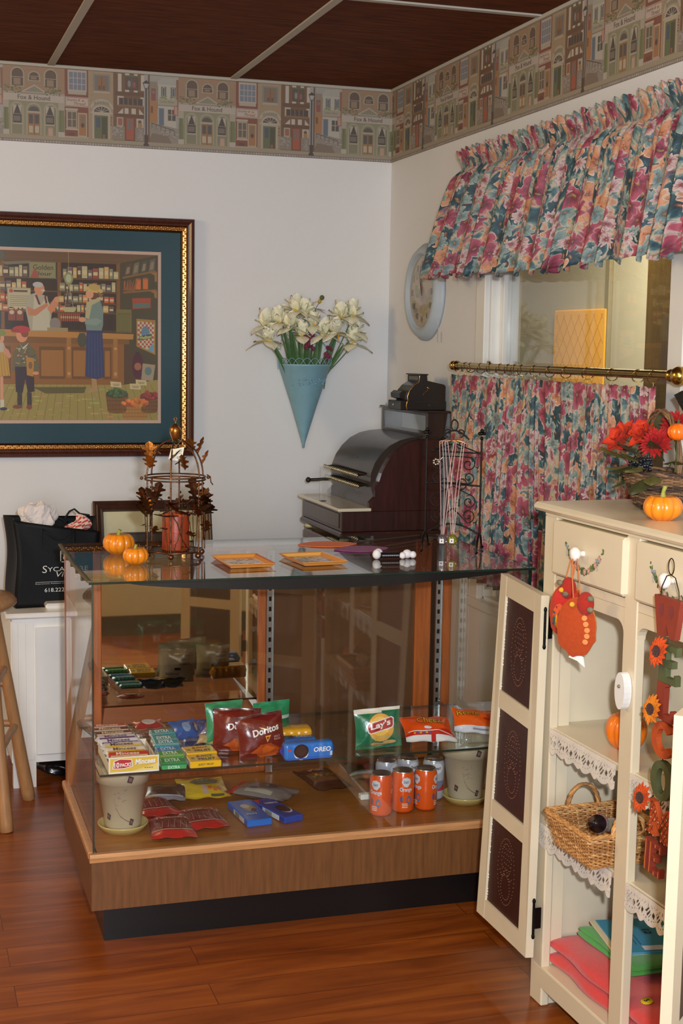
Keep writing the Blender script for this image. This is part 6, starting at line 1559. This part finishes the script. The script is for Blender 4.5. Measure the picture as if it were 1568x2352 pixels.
m.prism([(.056*cos(2*pi*i/24),.056*sin(2*pi*i/24)) for i in range(24)],.005,'z',o=.001)
m.build('woven_bowl',WICK,bk_)
m=MB()
for q in range(7):
    a0=q; m.tube([(.084*cos(pi*i/26)+.0035*cos(a0+i*.5),.0055*sin(a0+i*.5)-.01,.078+.142*sin(pi*i/26)+.0035*sin(a0*2+i*.45)) for i in range(27)],.0030,5,R.choice(tw))
m.build('handle',WICK,bk_)
def bloom(loc,lab,kind,seed,sc=1.0):
    R.seed(seed); t=thing('red_flower' if kind else 'orange_flower',lab,'flower',loc,BA)
    m=MB()
    if kind==1:
        for ring,(n,el,Lg) in enumerate(((18,-.05,.042),(17,.3,.040),(15,.65,.036),(12,1.0,.030),(9,1.35,.024))):
            for k in range(n): petal_mb(m,Lg*sc*R.uniform(.9,1.1),.0125*sc,.12,(0,0,0),K(150,12,10),K(206,30,20),2*pi*k/n+ring*.3+R.uniform(-.1,.1),el,.5,n=5)
    else:
        for ring,(n,el,Lg) in enumerate(((6,.1,.058),(6,.55,.050),(5,.95,.040),(4,1.3,.028))):
            for k in range(n): petal_mb(m,Lg*sc*R.uniform(.85,1.15),.044*sc,R.uniform(-.1,.25),(0,0,0),K(190,36,8),K(226,74,14),2*pi*k/n+ring*.5,el+R.uniform(-.1,.1),.45,n=7,ruf=.002)
    m.build('petals',PETAL,t)
    MB(K(60,70,36)).tube([(0,0,0),(.002,.01,-.04),(.004,.02,-.06)],.002,5).build('stem',LEAF,t); return t
fl=[(CB(.072,.160,BH+.150),'large orange poppy like flower at the left of the twig basket',0,1,.92),(CB(.118,.185,BH+.166),'smaller orange flower leaning against the left side of the basket handle',0,2,.70),
    (CB(.232,.150,BH+.152),'bright red chrysanthemum at the front right of the twig basket',1,3,.95),(CB(.172,.235,BH+.188),'darker red chrysanthemum behind the front one',1,4,.92)]
for loc,lab,kd,sd,s_ in fl:
    t=bloom(loc,lab,kd,sd,s_)
    tilt=Matrix.Rotation(BA+.6,4,'Z')@Matrix.Rotation(1.0,4,'X')@Matrix.Rotation({1:-.45,2:-.1,3:.05,4:.1}[sd],4,'Y'); t.rotation_euler=tilt.to_euler()
t=thing('tiny_pumpkin','tiny glossy orange pumpkin pick among the flowers at the right edge','pumpkin',CB(.292,.165,BH+.182),BA); m=MB(K(240,110,20)); m.grid(lambda u,v:(lambda a,b:(.023*(1-.1*(1-abs(sin(4*a))**.6))*cos(a)*cos(b),.023*(1-.1*(1-abs(sin(4*a))**.6))*sin(a)*cos(b),.019*sin(b)))(2*pi*u,pi*(v-.5)),48,14,wu=True); m.build('body',SKINP,t); MB(K(70,84,40)).tube([(0,0,.016),(.004,-.002,.028)],.003,6).build('stem',LEAF,t); MB(K(70,84,40)).tube([(0,0,-.016),(-.02,.01,-.09)],.0018,5).build('wire',LEAF,t)
R.seed(44)
lvs=[(-.09,-.03,.128,3.1,.15),(-.085,-.03,.085,3.3,-.5),(-.075,-.04,.070,3.8,-.7),(-.07,.02,.175,2.4,.9),(-.045,-.07,.095,4.5,-.2),(-.01,-.08,.098,4.8,-.3),(.03,-.08,.100,5.2,-.2),(.06,-.06,.085,5.6,-.4),(.08,-.03,.112,5.9,.1),(.09,.02,.175,.6,.6),(.0,-.06,.11,4.9,.3),(-.10,-.02,.10,3.0,-.9),(.10,.0,.135,.2,.1),(-.03,-.05,.125,4.2,.4),(.065,-.05,.135,5.2,.5),(-.055,-.06,.115,4.0,.2),(.02,.05,.19,1.4,1.0),(.045,-.075,.075,5.2,-.6)]
for k,(u,v,z,az,el) in enumerate(lvs):
    c0=CB(.175+u,.205+v,BH+z); m=MB(); a=az+BA; dv=Vector((cos(a)*cos(el),sin(a)*cos(el),sin(el))); sd=Vector((-sin(a),cos(a),0)); up=sd.cross(dv)*-1; Lg=R.uniform(.050,.066); cc=R.choice([K(64,66,34),K(84,82,36),K(96,92,44),K(52,54,30)])
    m.grid(lambda x,y:dv*Lg*y+sd*((x-.5)*.72*Lg*sin(pi*min(1,y*.94+.06))**.8*(1+.12*sin(y*22)))+up*(.10*Lg*y*y-.18*Lg*abs(x-.5)),6,10,cc)
    m.tube([(0,0,0),tuple(-dv*.022+Vector((0,0,-.012)))],.0014,5,cc)
    o=m.build('leaf',LEAF,None,tuple(c0)); props(o,'dark green fabric leaf among the autumn flowers of the twig basket','leaf','leaves in the twig basket')
t=thing('berry_cluster','cluster of shiny black berries between the red and orange flowers','berries',CB(.165,.150,BH+.098),BA); m=MB(K(26,28,36)); R.seed(3)
for q in range(60): m.ball((R.uniform(-.030,.030),R.uniform(-.010,.014),R.uniform(-.010,.016)),.0052,None,7,5)
m.build('berries',GLOSS,t)
t=thing('foam_block','dark foam block inside the twig basket holding the flower stems','foam block',bp+Vector((0,0,.0075)),BA); MB(K(34,34,28)).lathe([(0,0),(.048,0),(.072,.062),(0,.068)],n=24).build('foam',PT,t)
t=thing('glitter_ornament','black glittery pointed ornament standing behind the flowers at the right edge','ornament',CB(.076,.350,BH+.0005),BA+.5); m=MB(K(30,28,30)); R.seed(8)
pts=[(-.085,.262),(-.055,.275),(-.03,.262),(-.01,.30),(.04,.335),(.07,.27),(.12,.26),(.08,.20),(.10,.13),(.03,.15),(-.02,.13),(-.035,.16),(-.035,.20),(-.055,.225)]
m.prism([(x*.7,.03+z*.85) for x,z in pts],.006,'y',o=-.003); m.tube([(.0,0,.15),(.0,0,.004)],.004,8); m.prism([(.03*cos(2*pi*i/16),.03*sin(2*pi*i/16)) for i in range(16)],.004,'z',o=.0)
for q in range(120): m.ball((R.uniform(-.02,.05),-.0035,R.uniform(.16,.27)),.0011,K(150,140,110),4,3)
m.build('glitter_shape',IRON,t)
# ---- felt turkeys on the left knob
def turkey(loc,lab,rz,back,seed):
    t=thing('turkey_ornament',lab,'ornament',loc,rz); R.seed(seed); s=.056
    # fan shaped body outline with scalloped feather tips below
    out=[]
    for i in range(30):
        a=2*pi*i/30; r=s*(1.0+(.0 if sin(a)>-.35 else .10*abs(sin(a*4.5)))); out.append((r*.78*cos(a),r*1.12*sin(a)-.0))
    m=MB(K(172,64,14)); N_=len(out)
    def puff(sgn): 
        for q in range(6):
            k0,k1=1-q/6,1-(q+1)/6
            y0,y1=sgn*(.004+.010*(1-k0**2)),sgn*(.004+.010*(1-k1**2))
            vs=[(x*k0,y0,z*k0) for x,z in out]+[(x*k1,y1,z*k1) for x,z in out]
            m.add(vs,[(i,(i+1)%N_,N_+(i+1)%N_,N_+i) for i in range(N_)],K(174,64,13) if sgn>0 or back else K(176,56,18),True)
    puff(-1); puff(1); m.add([(x,-.004,z) for x,z in out]+[(x,.004,z) for x,z in out],[(i,(i+1)%N_,N_+(i+1)%N_,N_+i) for i in range(N_)],K(220,130,30))
    m.build('body',FELT,t)
    m=MB(); d=Deco(m,lambda X,Z,l:(X,-.0150-l+.011*((X/.05)**2+(Z/.07)**2)*.8,Z),.0006)
    if not back:
        d.ell(0,.028,.030,.030,K(196,40,30),1,14,rings=3); d.ell(-.012,-.012,.018,.03,K(224,90,40),2,12,rings=2); 
        for q in range(9): d.poly([(-.03+q*.008,-.02),(-.026+q*.008,-.006),(-.022+q*.008,-.02),(-.026+q*.008,-.04)],K(*R.choice([(240,170,40),(40,90,70),(190,40,40),(230,110,40)])),3)
        for q in range(30): d.ell(R.uniform(-.03,.03),R.uniform(-.03,.01),.0025,.003,K(*R.choice([(60,50,90),(230,200,90),(150,30,50),(40,100,80)])),4,6)
    else:
        for q in range(6): d.ell(.024+.004*sin(q),-.03+q*.013,.006,.006,K(240,140,80),2,9)
    m.build('printed_feathers',FELT,t)
    m=MB(K(166,36,20)); m.ball((.020 if back else .004,-.006,.052),.024,None,14,10,(.8,.6,1.1)); m.ball((-.006,-.018,.050),.006,K(238,170,40),8,6,(1,1.4,1)); m.build('head',FELT,t)
    m=MB(K(120,110,84)); 
    for q in range(2): m.ball((-.012+q*.016 if not back else .034,-.018,.066-q*.024),.006,None,8,6,(1.4,.7,1.1))
    m.build('raffia_bow',WICK,t)
    m=MB(K(228,226,220)); m.add([(-.008,-.001,-.055),(.018,-.003,-.066),(.022,-.003,-.088),(.004,-.001,-.076),(-.016,0,-.070)],[(0,1,2,3,4)]); m.add([(-.008,.001,-.055),(.018,-.001,-.066),(.022,-.001,-.088),(.004,.001,-.076),(-.016,.002,-.070)],[(4,3,2,1,0)]); m.build('white_label',PAPER,t)
    k=CB(.216,-.036,1.130)-Vector(loc); k.rotate(Matrix.Rotation(-rz,3,'Z')); m=MB(K(206,112,50))
    for dx in (-.004,.004): m.tube([(dx*2,-.004,.055),tuple(Vector((dx*2,-.004,.055)).lerp(k,.5)+Vector((dx,0,-.004))),tuple(k+Vector((dx,0,.003)))],.0014,5)
    m.tube([tuple(k+Vector((.010*cos(a),-.001,.010*sin(a)))) for a in [2*pi*i/14 for i in range(14)]],.0014,5,closed=True); m.build('cord',CLOTH,t); return t
turkey(CB(.192,-.036,.995),'orange felt turkey ornament with printed feathers, the left one on the drawer knob',BA+.55,False,1)
turkey(CB(.292,-.066,.982),'plain orange felt turkey ornament, the right one on the drawer knob',BA+.75,True,2)
# ---- WELCOME letters hanging from the right knob
rust=K(138,52,34); sage=K(80,86,52); org=K(186,78,30)
sg=thing('welcome_sign','vertical hanging welcome sign of wooden letters with sunflowers on the right drawer knob','sign',CB(.632,-.052,1.16),BA)
def letter(nm,outline,x,z,w,h,col,deco=None,hole=None,tilt=0):
    m=MB(col); P_=[((px_-.5)*w,(pz-.5)*h) for px_,pz in outline]
    Mt=Matrix.Translation((x,0,z))@Matrix.Rotation(tilt,4,'Y'); m.M=Mt; T_=.012
    if hole:
        Hh=[((px_-.5)*w,(pz-.5)*h) for px_,pz in hole]; n=len(P_)
        for y,fl_ in ((-T_/2,0),(T_/2,1)):
            vs=[(a,y,b) for a,b in P_]+[(a,y,b) for a,b in Hh]; fs=[(i,(i+1)%n,n+(i+1)%n,n+i) for i in range(n)]; m.add(vs,[f[::-1] if fl_ else f for f in fs])
        for Q,o_ in ((P_,0),(Hh,1)):
            vs=[(a,-T_/2,b) for a,b in Q]+[(a,T_/2,b) for a,b in Q]; m.add(vs,[(i,(i+1)%n,n+(i+1)%n,n+i) for i in range(n)],tuple(c_*.8 for c_ in col))
    else: m.prism(P_,T_,'y',o=-T_/2)
    if deco:
        inside=lambda a,b:_inpoly(a,b,P_)
        d=Deco(m,lambda X,Z,l:(X,-T_/2-l,Z),.0004); deco(d,inside,w,h)
    o=m.build(nm,paint('painted_wood',.6,noise=.12,nscale=40),sg); return o
def _inpoly(x,y,P_):
    c=False; n=len(P_)
    for i in range(n):
        (x1,y1),(x2,y2)=P_[i],P_[(i+1)%n]
        if (y1>y)!=(y2>y) and x<(x2-x1)*(y-y1)/(y2-y1)+x1: c=not c
    return c
Wo=[(0,1),(.0,.94),(.16,0),(.38,0),(.50,.34),(.62,0),(.84,0),(1,.94),(1,1)]
Eo=[(0,1),(1,1),(1,.76),(.88,.74),(.86,.84),(.42,.84),(.42,.60),(.78,.60),(.78,.42),(.42,.42),(.42,.16),(.86,.16),(.9,.28),(1,.26),(1,0),(0,0)]
Lo=[(0,1),(.55,1),(.55,.92),(.48,.88),(.48,.18),(.86,.18),(.9,.34),(1,.34),(1,0),(0,0)]
Mo=[(0,1),(.24,1),(.52,.55),(.76,1),(1,1),(1,.92),(.92,.90),(.92,.08),(1,.06),(1,0),(.62,0),(.62,.06),(.68,.5),(.50,.28),(.30,.5),(.30,.08),(.38,.06),(.38,0),(0,0),(0,.06),(.08,.08),(.08,.90),(0,.92)]
Co=[(.5+.5*cos(a),.5+.5*sin(a)) for a in [(.20+1.60*i/16)*pi for i in range(17)]]+[(.5+.26*cos(a),.5+.30*sin(a)) for a in [(1.80-1.60*i/16)*pi for i in range(17)]]
Oo=[(.5+.5*cos(2*pi*i/30),.5+.5*sin(2*pi*i/30)) for i in range(30)]; Oh=[(.5+.22*cos(2*pi*i/30),.5+.32*sin(2*pi*i/30)) for i in range(30)]
def wd_(d,ins,w,h):
    d.poly([(-.26*w,.30*h),(-.13*w,.34*h),(-.12*w,.10*h),(-.20*w,-.02*h),(-.28*w,.1*h)],K(120,50,50),1); d.poly([(.10*w,.30*h),(.24*w,.34*h),(.26*w,.10*h),(.18*w,-.02*h),(.10*w,.1*h)],K(120,50,50),1)
def diam(d,ins,w,h):
    s=.013
    for i in range(-6,7):
        for j in range(-6,7):
            x,z=i*s,(j*2+(i%2))*s*.8
            P_=[(x-s*.95,z),(x,z-s*.75),(x+s*.95,z),(x,z+s*.75)]
            if all(ins(a,b) for a,b in P_): d.poly(P_,K(136,40,44),1)
def plaid(d,ins,w,h):
    for q in range(-5,6):
        for sgn in (1,-1):
            pr=None
            for i in range(-24,25):
                x=i*.002; z=q*.017+sgn*x*.55+(x*1.2 if sgn>0 else 0)
                if ins(x,z):
                    if pr: d.line([pr,(x,z)],.0011,K(70,30,30),1)
                    pr=(x,z)
                else: pr=None
    for i in range(-3,4):
        for j in range(-3,4):
            if ins(i*.014,j*.017): d.ell(i*.014,j*.017,.0018,.0018,K(220,200,180),2,6)
def strp(d,ins,w,h):
    for i in range(-6,7):
        x=i*.0085; z=-h/2
        while z<h/2:
            if ins(x-.0012,z+.001) and ins(x+.0012,z+.006) and ins(x,z+.003): d.rect(x-.0011,z,x+.0011,z+.007,K(224,140,60) if i%2 else K(110,36,50),1)
            z+=.007
# centres measured downwards from the hook
letter('letter_w',Wo,.0,-.096,.092,.078,rust,wd_); letter('letter_e',Eo,.010,-.186,.062,.076,sage); letter('letter_l',Lo,.004,-.262,.058,.074,rust,None,None,.04)
letter('letter_c',Co,.002,-.338,.078,.074,org,diam); letter('letter_o',Oo,.004,-.420,.076,.080,sage,None,Oh); letter('letter_m',Mo,.004,-.504,.084,.068,org,plaid,None,.10); letter('letter_e',Eo,-.014,-.582,.060,.066,rust,strp,None,.06)
m=MB(K(60,50,40)); m.tube([(.010*cos(2*pi*i/18),0,.004+.016*sin(2*pi*i/18)) for i in range(18)],.0012,5,closed=True)
m.tube([(-.034,0,-.064),(-.030,0,-.040),(-.014,0,-.016),(0,0,-.012),(.016,0,-.016),(.030,0,-.040),(.034,0,-.064)],.0012,5)
m.build('wire_hook',IRON,sg)
for z in (-.146,-.224,-.298,-.378,-.464,-.544): MB(K(60,50,40)).tube([(.0,0,z+.010),(.002,-.002,z),(.0,0,z-.008)],.0011,5).build('wire_link',IRON,sg)
for k,(x,z,lab) in enumerate(((-.012,-.164,'orange sunflower beside the upper letter E'),(-.026,-.283,'yellow sunflower beside the letter L'),(-.050,-.470,'orange sunflower beside the letter M'))):
    R.seed(k); m=MB(); cA=[K(222,92,14),K(228,150,24),K(218,92,14)][k]; cB=[K(200,64,12),K(212,110,14),K(196,66,12)][k]
    m.M=Matrix.Translation((x,-.014,z))@Matrix.Rotation(pi/2,4,'X')@Matrix.Rotation(-.25,4,'X')
    for r_,n_ in ((1.0,15),(.8,12)):
        for q in range(n_): petal_mb(m,.031*r_*R.uniform(.9,1.12),.0165,-.12,(0,0,0),cB,cA,2*pi*q/n_+r_,.10+.3*(1-r_),.3,n=5)
    m.M=Matrix(); o=m.build('sunflower',PETAL,sg); o['label']=lab
    m=MB(K(60,34,28)); m.ball((x,-.018,z),.0125,None,12,8,(1,.35,1)); 
    for q in range(26): a=R.uniform(0,6.28); r_=.011*sqrt(R.random()); m.ball((x+r_*cos(a),-.0215,z+r_*sin(a)),.0013,K(90,50,36),5,3)
    m.build('seed_head',FELT,o)
# ---- wicker tray basket on the middle shelf
bo=CB(.266,.038,.4508); wb=thing('wicker_basket','light rectangular wicker basket with twisted end handles on the middle shelf','basket',bo,BA)
R.seed(19); m=MB(K(196,142,84)); wc_=[K(206,150,86),K(184,128,70),K(216,168,108),K(168,116,64)]
bw0,bd0,bw1,bd1,hh=.080,.078,.101,.098,.074
def per(t,j):
    """rounded rectangle perimeter at height fraction j"""
    w_=bw0+(bw1-bw0)*j; d_=bd0+(bd1-bd0)*j; L_=4*(w_+d_); s=t*L_
    if s<2*w_: p=(-w_+s,-d_)
    elif s<2*w_+2*d_: p=(w_,-d_+s-2*w_)
    elif s<4*w_+2*d_: p=(w_-(s-2*w_-2*d_),d_)
    else: p=(-w_,d_-(s-4*w_-2*d_))
    return p
rows=17; n=120
for j in range(rows):
    z=.004+hh*(j+.5)/rows; pts=[]
    for i in range(n):
        x,y=per(i/n,(j+.5)/rows); L_=sqrt(x*x+y*y); o_=.0022*(1 if ((i//2)+j)%2 else -1); pts.append((x*(1+o_/L_),y*(1+o_/L_),z+R.uniform(-.0006,.0006)))
    m.tube(pts,.0023,4,R.choice(wc_),closed=True)
for i in range(60):
    x0,y0=per(i/60,0); x1,y1=per(i/60,1); m.tube([(x0,y0,.003),(x1,y1,hh+.004)],.0018,4,R.choice(wc_))
for a0 in (0,2,4):
    pts=[]
    for i in range(n): x,y=per(i/n,1.0); pts.append((x+.003*cos(a0+i*.9),y+.003*sin(a0+i*.9),hh+.006+.003*sin(a0+i*.9)))
    m.tube(pts,.0034,5,R.choice(wc_),closed=True)
m.box((-bw0,-bd0,.001),(bw0,bd0,.005)); m.build('woven_body',WICK,wb)
for s in (-1,1):
    m=MB()
    for a0 in (0,2.1,4.2): m.tube([(s*(bw1+.001)+.0028*cos(a0+i*.75),-.040*cos(pi*i/26)+.0028*sin(a0+i*.75),hh+.002+.056*sin(pi*i/26)) for i in range(27)],.0034,5,R.choice(wc_))
    m.build('handle',WICK,wb)
BM=Matrix.Translation(bo)@Matrix.Rotation(BA,4,'Z')
t=thing('small_bottle','small dark bottle with a pale floral label lying in the wicker basket','bottle',BM@Vector((.022,-.030,.080)),rot=(pi/2-.35,.0,BA+.9))
m=MB(K(34,26,30)); m.lathe([(0,-.035),(.018,-.034),(.020,-.030),(.020,.020),(.009,.034),(.008,.045),(0,.046)],n=24); m.build('bottle',GLOSS,t)
m=MB(K(220,196,186)); m.lathe([(.0204,-.024),(.0206,-.022),(.0206,.014),(.0204,.016)],n=24); R.seed(4)
for q in range(22): a=R.uniform(0,6.28); z=R.uniform(-.02,.012); m.ball((.0206*cos(a),.0206*sin(a),z),.0026,K(*R.choice([(190,110,110),(120,140,110),(150,90,120)])),6,4,(1,1,1))
m.build('label',PAPER,t)
t=thing('soap_bag','olive and grey net bag lying across the wicker basket','bag',BM@Vector((.020,.020,.042)),BA); m=MB(K(130,120,92)); R.seed(2)
m.grid(lambda u,v:(lambda a,x:(-.05+.11*x,.024*cos(a)*(sin(pi*(x*.96+.02))**.5),.020+.018*sin(a)*(sin(pi*(x*.96+.02))**.5)+.012*x+.002*sin(20*x+a*3)))(2*pi*u,v),18,20,wu=True); m.build('bag',CLOTH,t)
t=thing('blue_package','dark blue package standing behind the wicker basket','package',CB(.470,.185,.4508),BA); MB(K(24,34,84)).box((-.045,-.02,0),(.045,.02,.115),bev=.006).build('package',GLOSS,t)
t=thing('yellow_soap','yellow and white wrapped soap in the right end of the wicker basket','soap',BM@Vector((.070,.040,.034)),BA+.2); MB(K(220,196,110)).box((-.022,-.016,0),(.022,.016,.034),bev=.006).build('soap',PAPER,t); m=MB(K(230,226,220)); m.box((-.010,-.0165,.004),(.008,.0168,.0345),bev=.001); m.build('band',PAPER,t)
t=thing('small_dish','small white glass dish on the upper shelf behind the letter C','dish',CB(.470,.120,.6905),BA); m=MB(K(222,220,212)); m.lathe([(0,0),(.018,0),(.022,.004),(.034,.018),(.032,.018),(.018,.006),(0,.005)],n=26); m.build('dish',GLOSS,t)
t=thing('soap_bar','small cream soap bar on the upper shelf beside the white dish','soap',CB(.445,.060,.6905),BA+.3); MB(K(236,228,206)).box((-.020,-.012,0),(.020,.012,.014),bev=.005).build('soap',WAX,t)
# ---- folded shirts on the bottom board
def folded(u0,u1,v0,v1,z0,th_,n,col,name,lab,seed,drop=0.0):
    R.seed(seed); cx,cy=(u0+u1)/2,(v0+v1)/2; t=thing(name,lab,'folded cloth',CB(cx,cy,z0),BA); w_,d_=(u1-u0)/2,(v1-v0)/2
    for k in range(n):
        m=MB(col); zb_=th_*k/n; tt=th_/n; off=R.uniform(-.008,.008); ph=R.uniform(0,6)
        def f(u,v,k=k,off=off,ph=ph):
            a=2*pi*v; ca,sa=cos(a),sin(a); yy=d_*(abs(ca)**.25)*(1 if ca>0 else -1); zz=tt/2*(abs(sa)**.55)*(1 if sa>0 else -1)*.96
            x=-w_+2*w_*u; e=min(1,min(u,1-u)*14)**.5; 
            return (x+off,yy*(.97+.03*sin(x*30+ph))+off,max(.0008,zb_+tt/2+zz*(.35+.65*e)+(.004*sin(x*22+ph)+.003*sin(yy*30+ph))*(1 if sa>0 else 0)*(k+1)/n - drop*max(0,u-.55)**1.2*(zb_+tt/2)/th_))
        m.grid(f,44,28,wv=True)
        # ends
        for u in (0,1):
            vs=[f(u,j/28) for j in range(28)]; m.add(vs,[tuple(range(28)) if u else tuple(range(28))[::-1]])
        m.build('fold',CLOTH,t)
    return t
folded(.040,.560,.022,.330,.1010,.072,2,K(214,62,56),'folded_shirt','coral red shirt folded in thick layers on the bottom board',3,.02)
t=folded(.085,.330,.075,.285,.180,.026,2,K(76,160,62),'folded_shirt','bright green folded shirt lying on the coral one',5)
t=thing('blue_folder','blue booklet numbered 12 with a white sticker on the green shirt','booklet',CB(.195,.185,.2085),BA-.20)
m=MB(K(70,150,180)); m.box((-.095,-.080,0),(.095,.080,.005),bev=.001); m.build('cover',PAPER,t)
m=MB(K(226,214,180)); m.box((-.094,-.094,.0),(.094,-.081,.0045)); m.box((-.094,-.088,-.0045),(.094,.078,-.0005)); m.build('pages',PAPER,t)
m=MB(); d=Deco(m,lambda X,Y,l:(X,Y,.0051+l),.0003); d.text('12',-.030,.012,.026,.018,K(40,60,84),2,.02,.1); 
for q in range(3): [d.rect(-.050+q*.01+j*.012,-.020-q*.010,-.041+q*.01+j*.012,-.0175-q*.010,K(60,90,110),2) for j in range(9-q)]
m.build('cover_print',PRINT,t)
m=MB(); Deco(m,lambda X,Y,l:(X,Y,.0054+l),.0003).rect(.062,-.02,.086,.03,K(222,226,230),2); m.build('sticker',PAPER,t)
t=thing('round_badge','yellow round badge with a black mark lying on the coral shirt','badge',CB(.430,.062,.1745),rot=(.15,0,BA)); m=MB(K(226,196,40)); m.lathe([(0,0),(.0130,0),(.0140,.001),(.013,.0022),(0,.0026)],n=24); d=Deco(m,lambda X,Y,l:(X,Y,.0028+l),.0003); d.text('5',-.004,-.006,.008,.012,K(40,36,24),1,.04); m.build('badge',GLOSS,t)
t=folded(.575,.745,.010,.260,.1010,.070,2,K(84,104,150),'folded_jeans','blue denim cloth folded at the right end of the bottom board',9)
t=thing('straw_hat_band','dark cloth with a straw coloured patterned band on the denim','cloth',CB(.655,.100,.174),BA); m=MB(K(52,60,66)); m.lathe([(0,0),(.055,0),(.058,.010),(.050,.034),(.03,.044),(0,.046)],n=30); m.build('crown',CLOTH,t)
m=MB(K(190,160,100)); m.lathe([(.0585,.001),(.0600,.006),(.0595,.020),(.0575,.022)],n=30,cfn=lambda u,j:K(196,166,104) if int(u*30)%2 else K(120,90,60)); m.build('band',WICK,t)
# ================================================================ lights and camera
def area(name,loc,target,size,power,col,sy=None):
    l=bpy.data.lights.new(name,'AREA'); l.energy=power; l.color=col; l.size=size
    if sy: l.shape='RECTANGLE'; l.size_y=sy
    o=bpy.data.objects.new(name,l); COL.objects.link(o); o.location=loc
    o.rotation_euler=(Vector(target)-Vector(loc)).to_track_quat('-Z','Y').to_euler(); return o
camp=Vector((-1.9728,-5.5902,1.5761)); F=Vector((.30165348,.94630663,-.11622796)).normalized()
yaw=-.3085861; roll=.0161036
Rr=Vector((cos(yaw),sin(yaw),0)); Rr=Vector((math.cos(yaw),math.sin(yaw),0)); U=Rr.cross(F)
R2=Rr*cos(roll)+U*sin(roll); U2=U*cos(roll)-Rr*sin(roll)
cd=bpy.data.cameras.new('camera'); co=bpy.data.objects.new('camera',cd); COL.objects.link(co)
co.matrix_world=Matrix(((R2.x,U2.x,-F.x,camp.x),(R2.y,U2.y,-F.y,camp.y),(R2.z,U2.z,-F.z,camp.z),(0,0,0,1)))
cd.sensor_fit='VERTICAL'; cd.sensor_height=36; cd.sensor_width=24; cd.lens=3254.15*36/2352; cd.clip_start=.02
scn.camera=co
area('camera_flash',camp+R2*.10+U2*.12-F*.02,camp+F*4+Vector((.0,0,.3)),.06,88,(.82,.89,1.0))
area('added_rear_fill',(-2.55,-7.72,1.65),(-2.0,0,1.4),2.1,146,(.78,.89,1.0),1.7)  # added cool fill to even out the back wall; the front wall has no window
area('ceiling_lamp',(-4.1,-1.9,2.35),(-.6,-2.2,1.0),.9,46,(1,.72,.34))
area('added_overhead_fill',(-1.75,-4.3,2.55),(-1.5,-3.9,0),.8,22,(1,.76,.42))  # added warm overhead fill that brightens the floor, not a known fixture
area('added_beyond_fill',(1.0,.3,2.5),(1.3,.9,0),.5,48,(1,.90,.66))  # added light to brighten the room beyond the window, no fixture known there
w=bpy.data.worlds.new('world'); scn.world=w; w.use_nodes=True; w.node_tree.nodes['Background'].inputs[0].default_value=(.75,.8,.9,1); w.node_tree.nodes['Background'].inputs[1].default_value=.25
scn.view_settings.view_transform='Standard'; scn.view_settings.look='None'; scn.view_settings.exposure=-.07; scn.view_settings.gamma=1
scn.cycles.max_bounces=10; scn.cycles.transparent_max_bounces=32; scn.cycles.caustics_reflective=False; scn.cycles.caustics_refractive=False
scn.cycles.sample_clamp_indirect=6
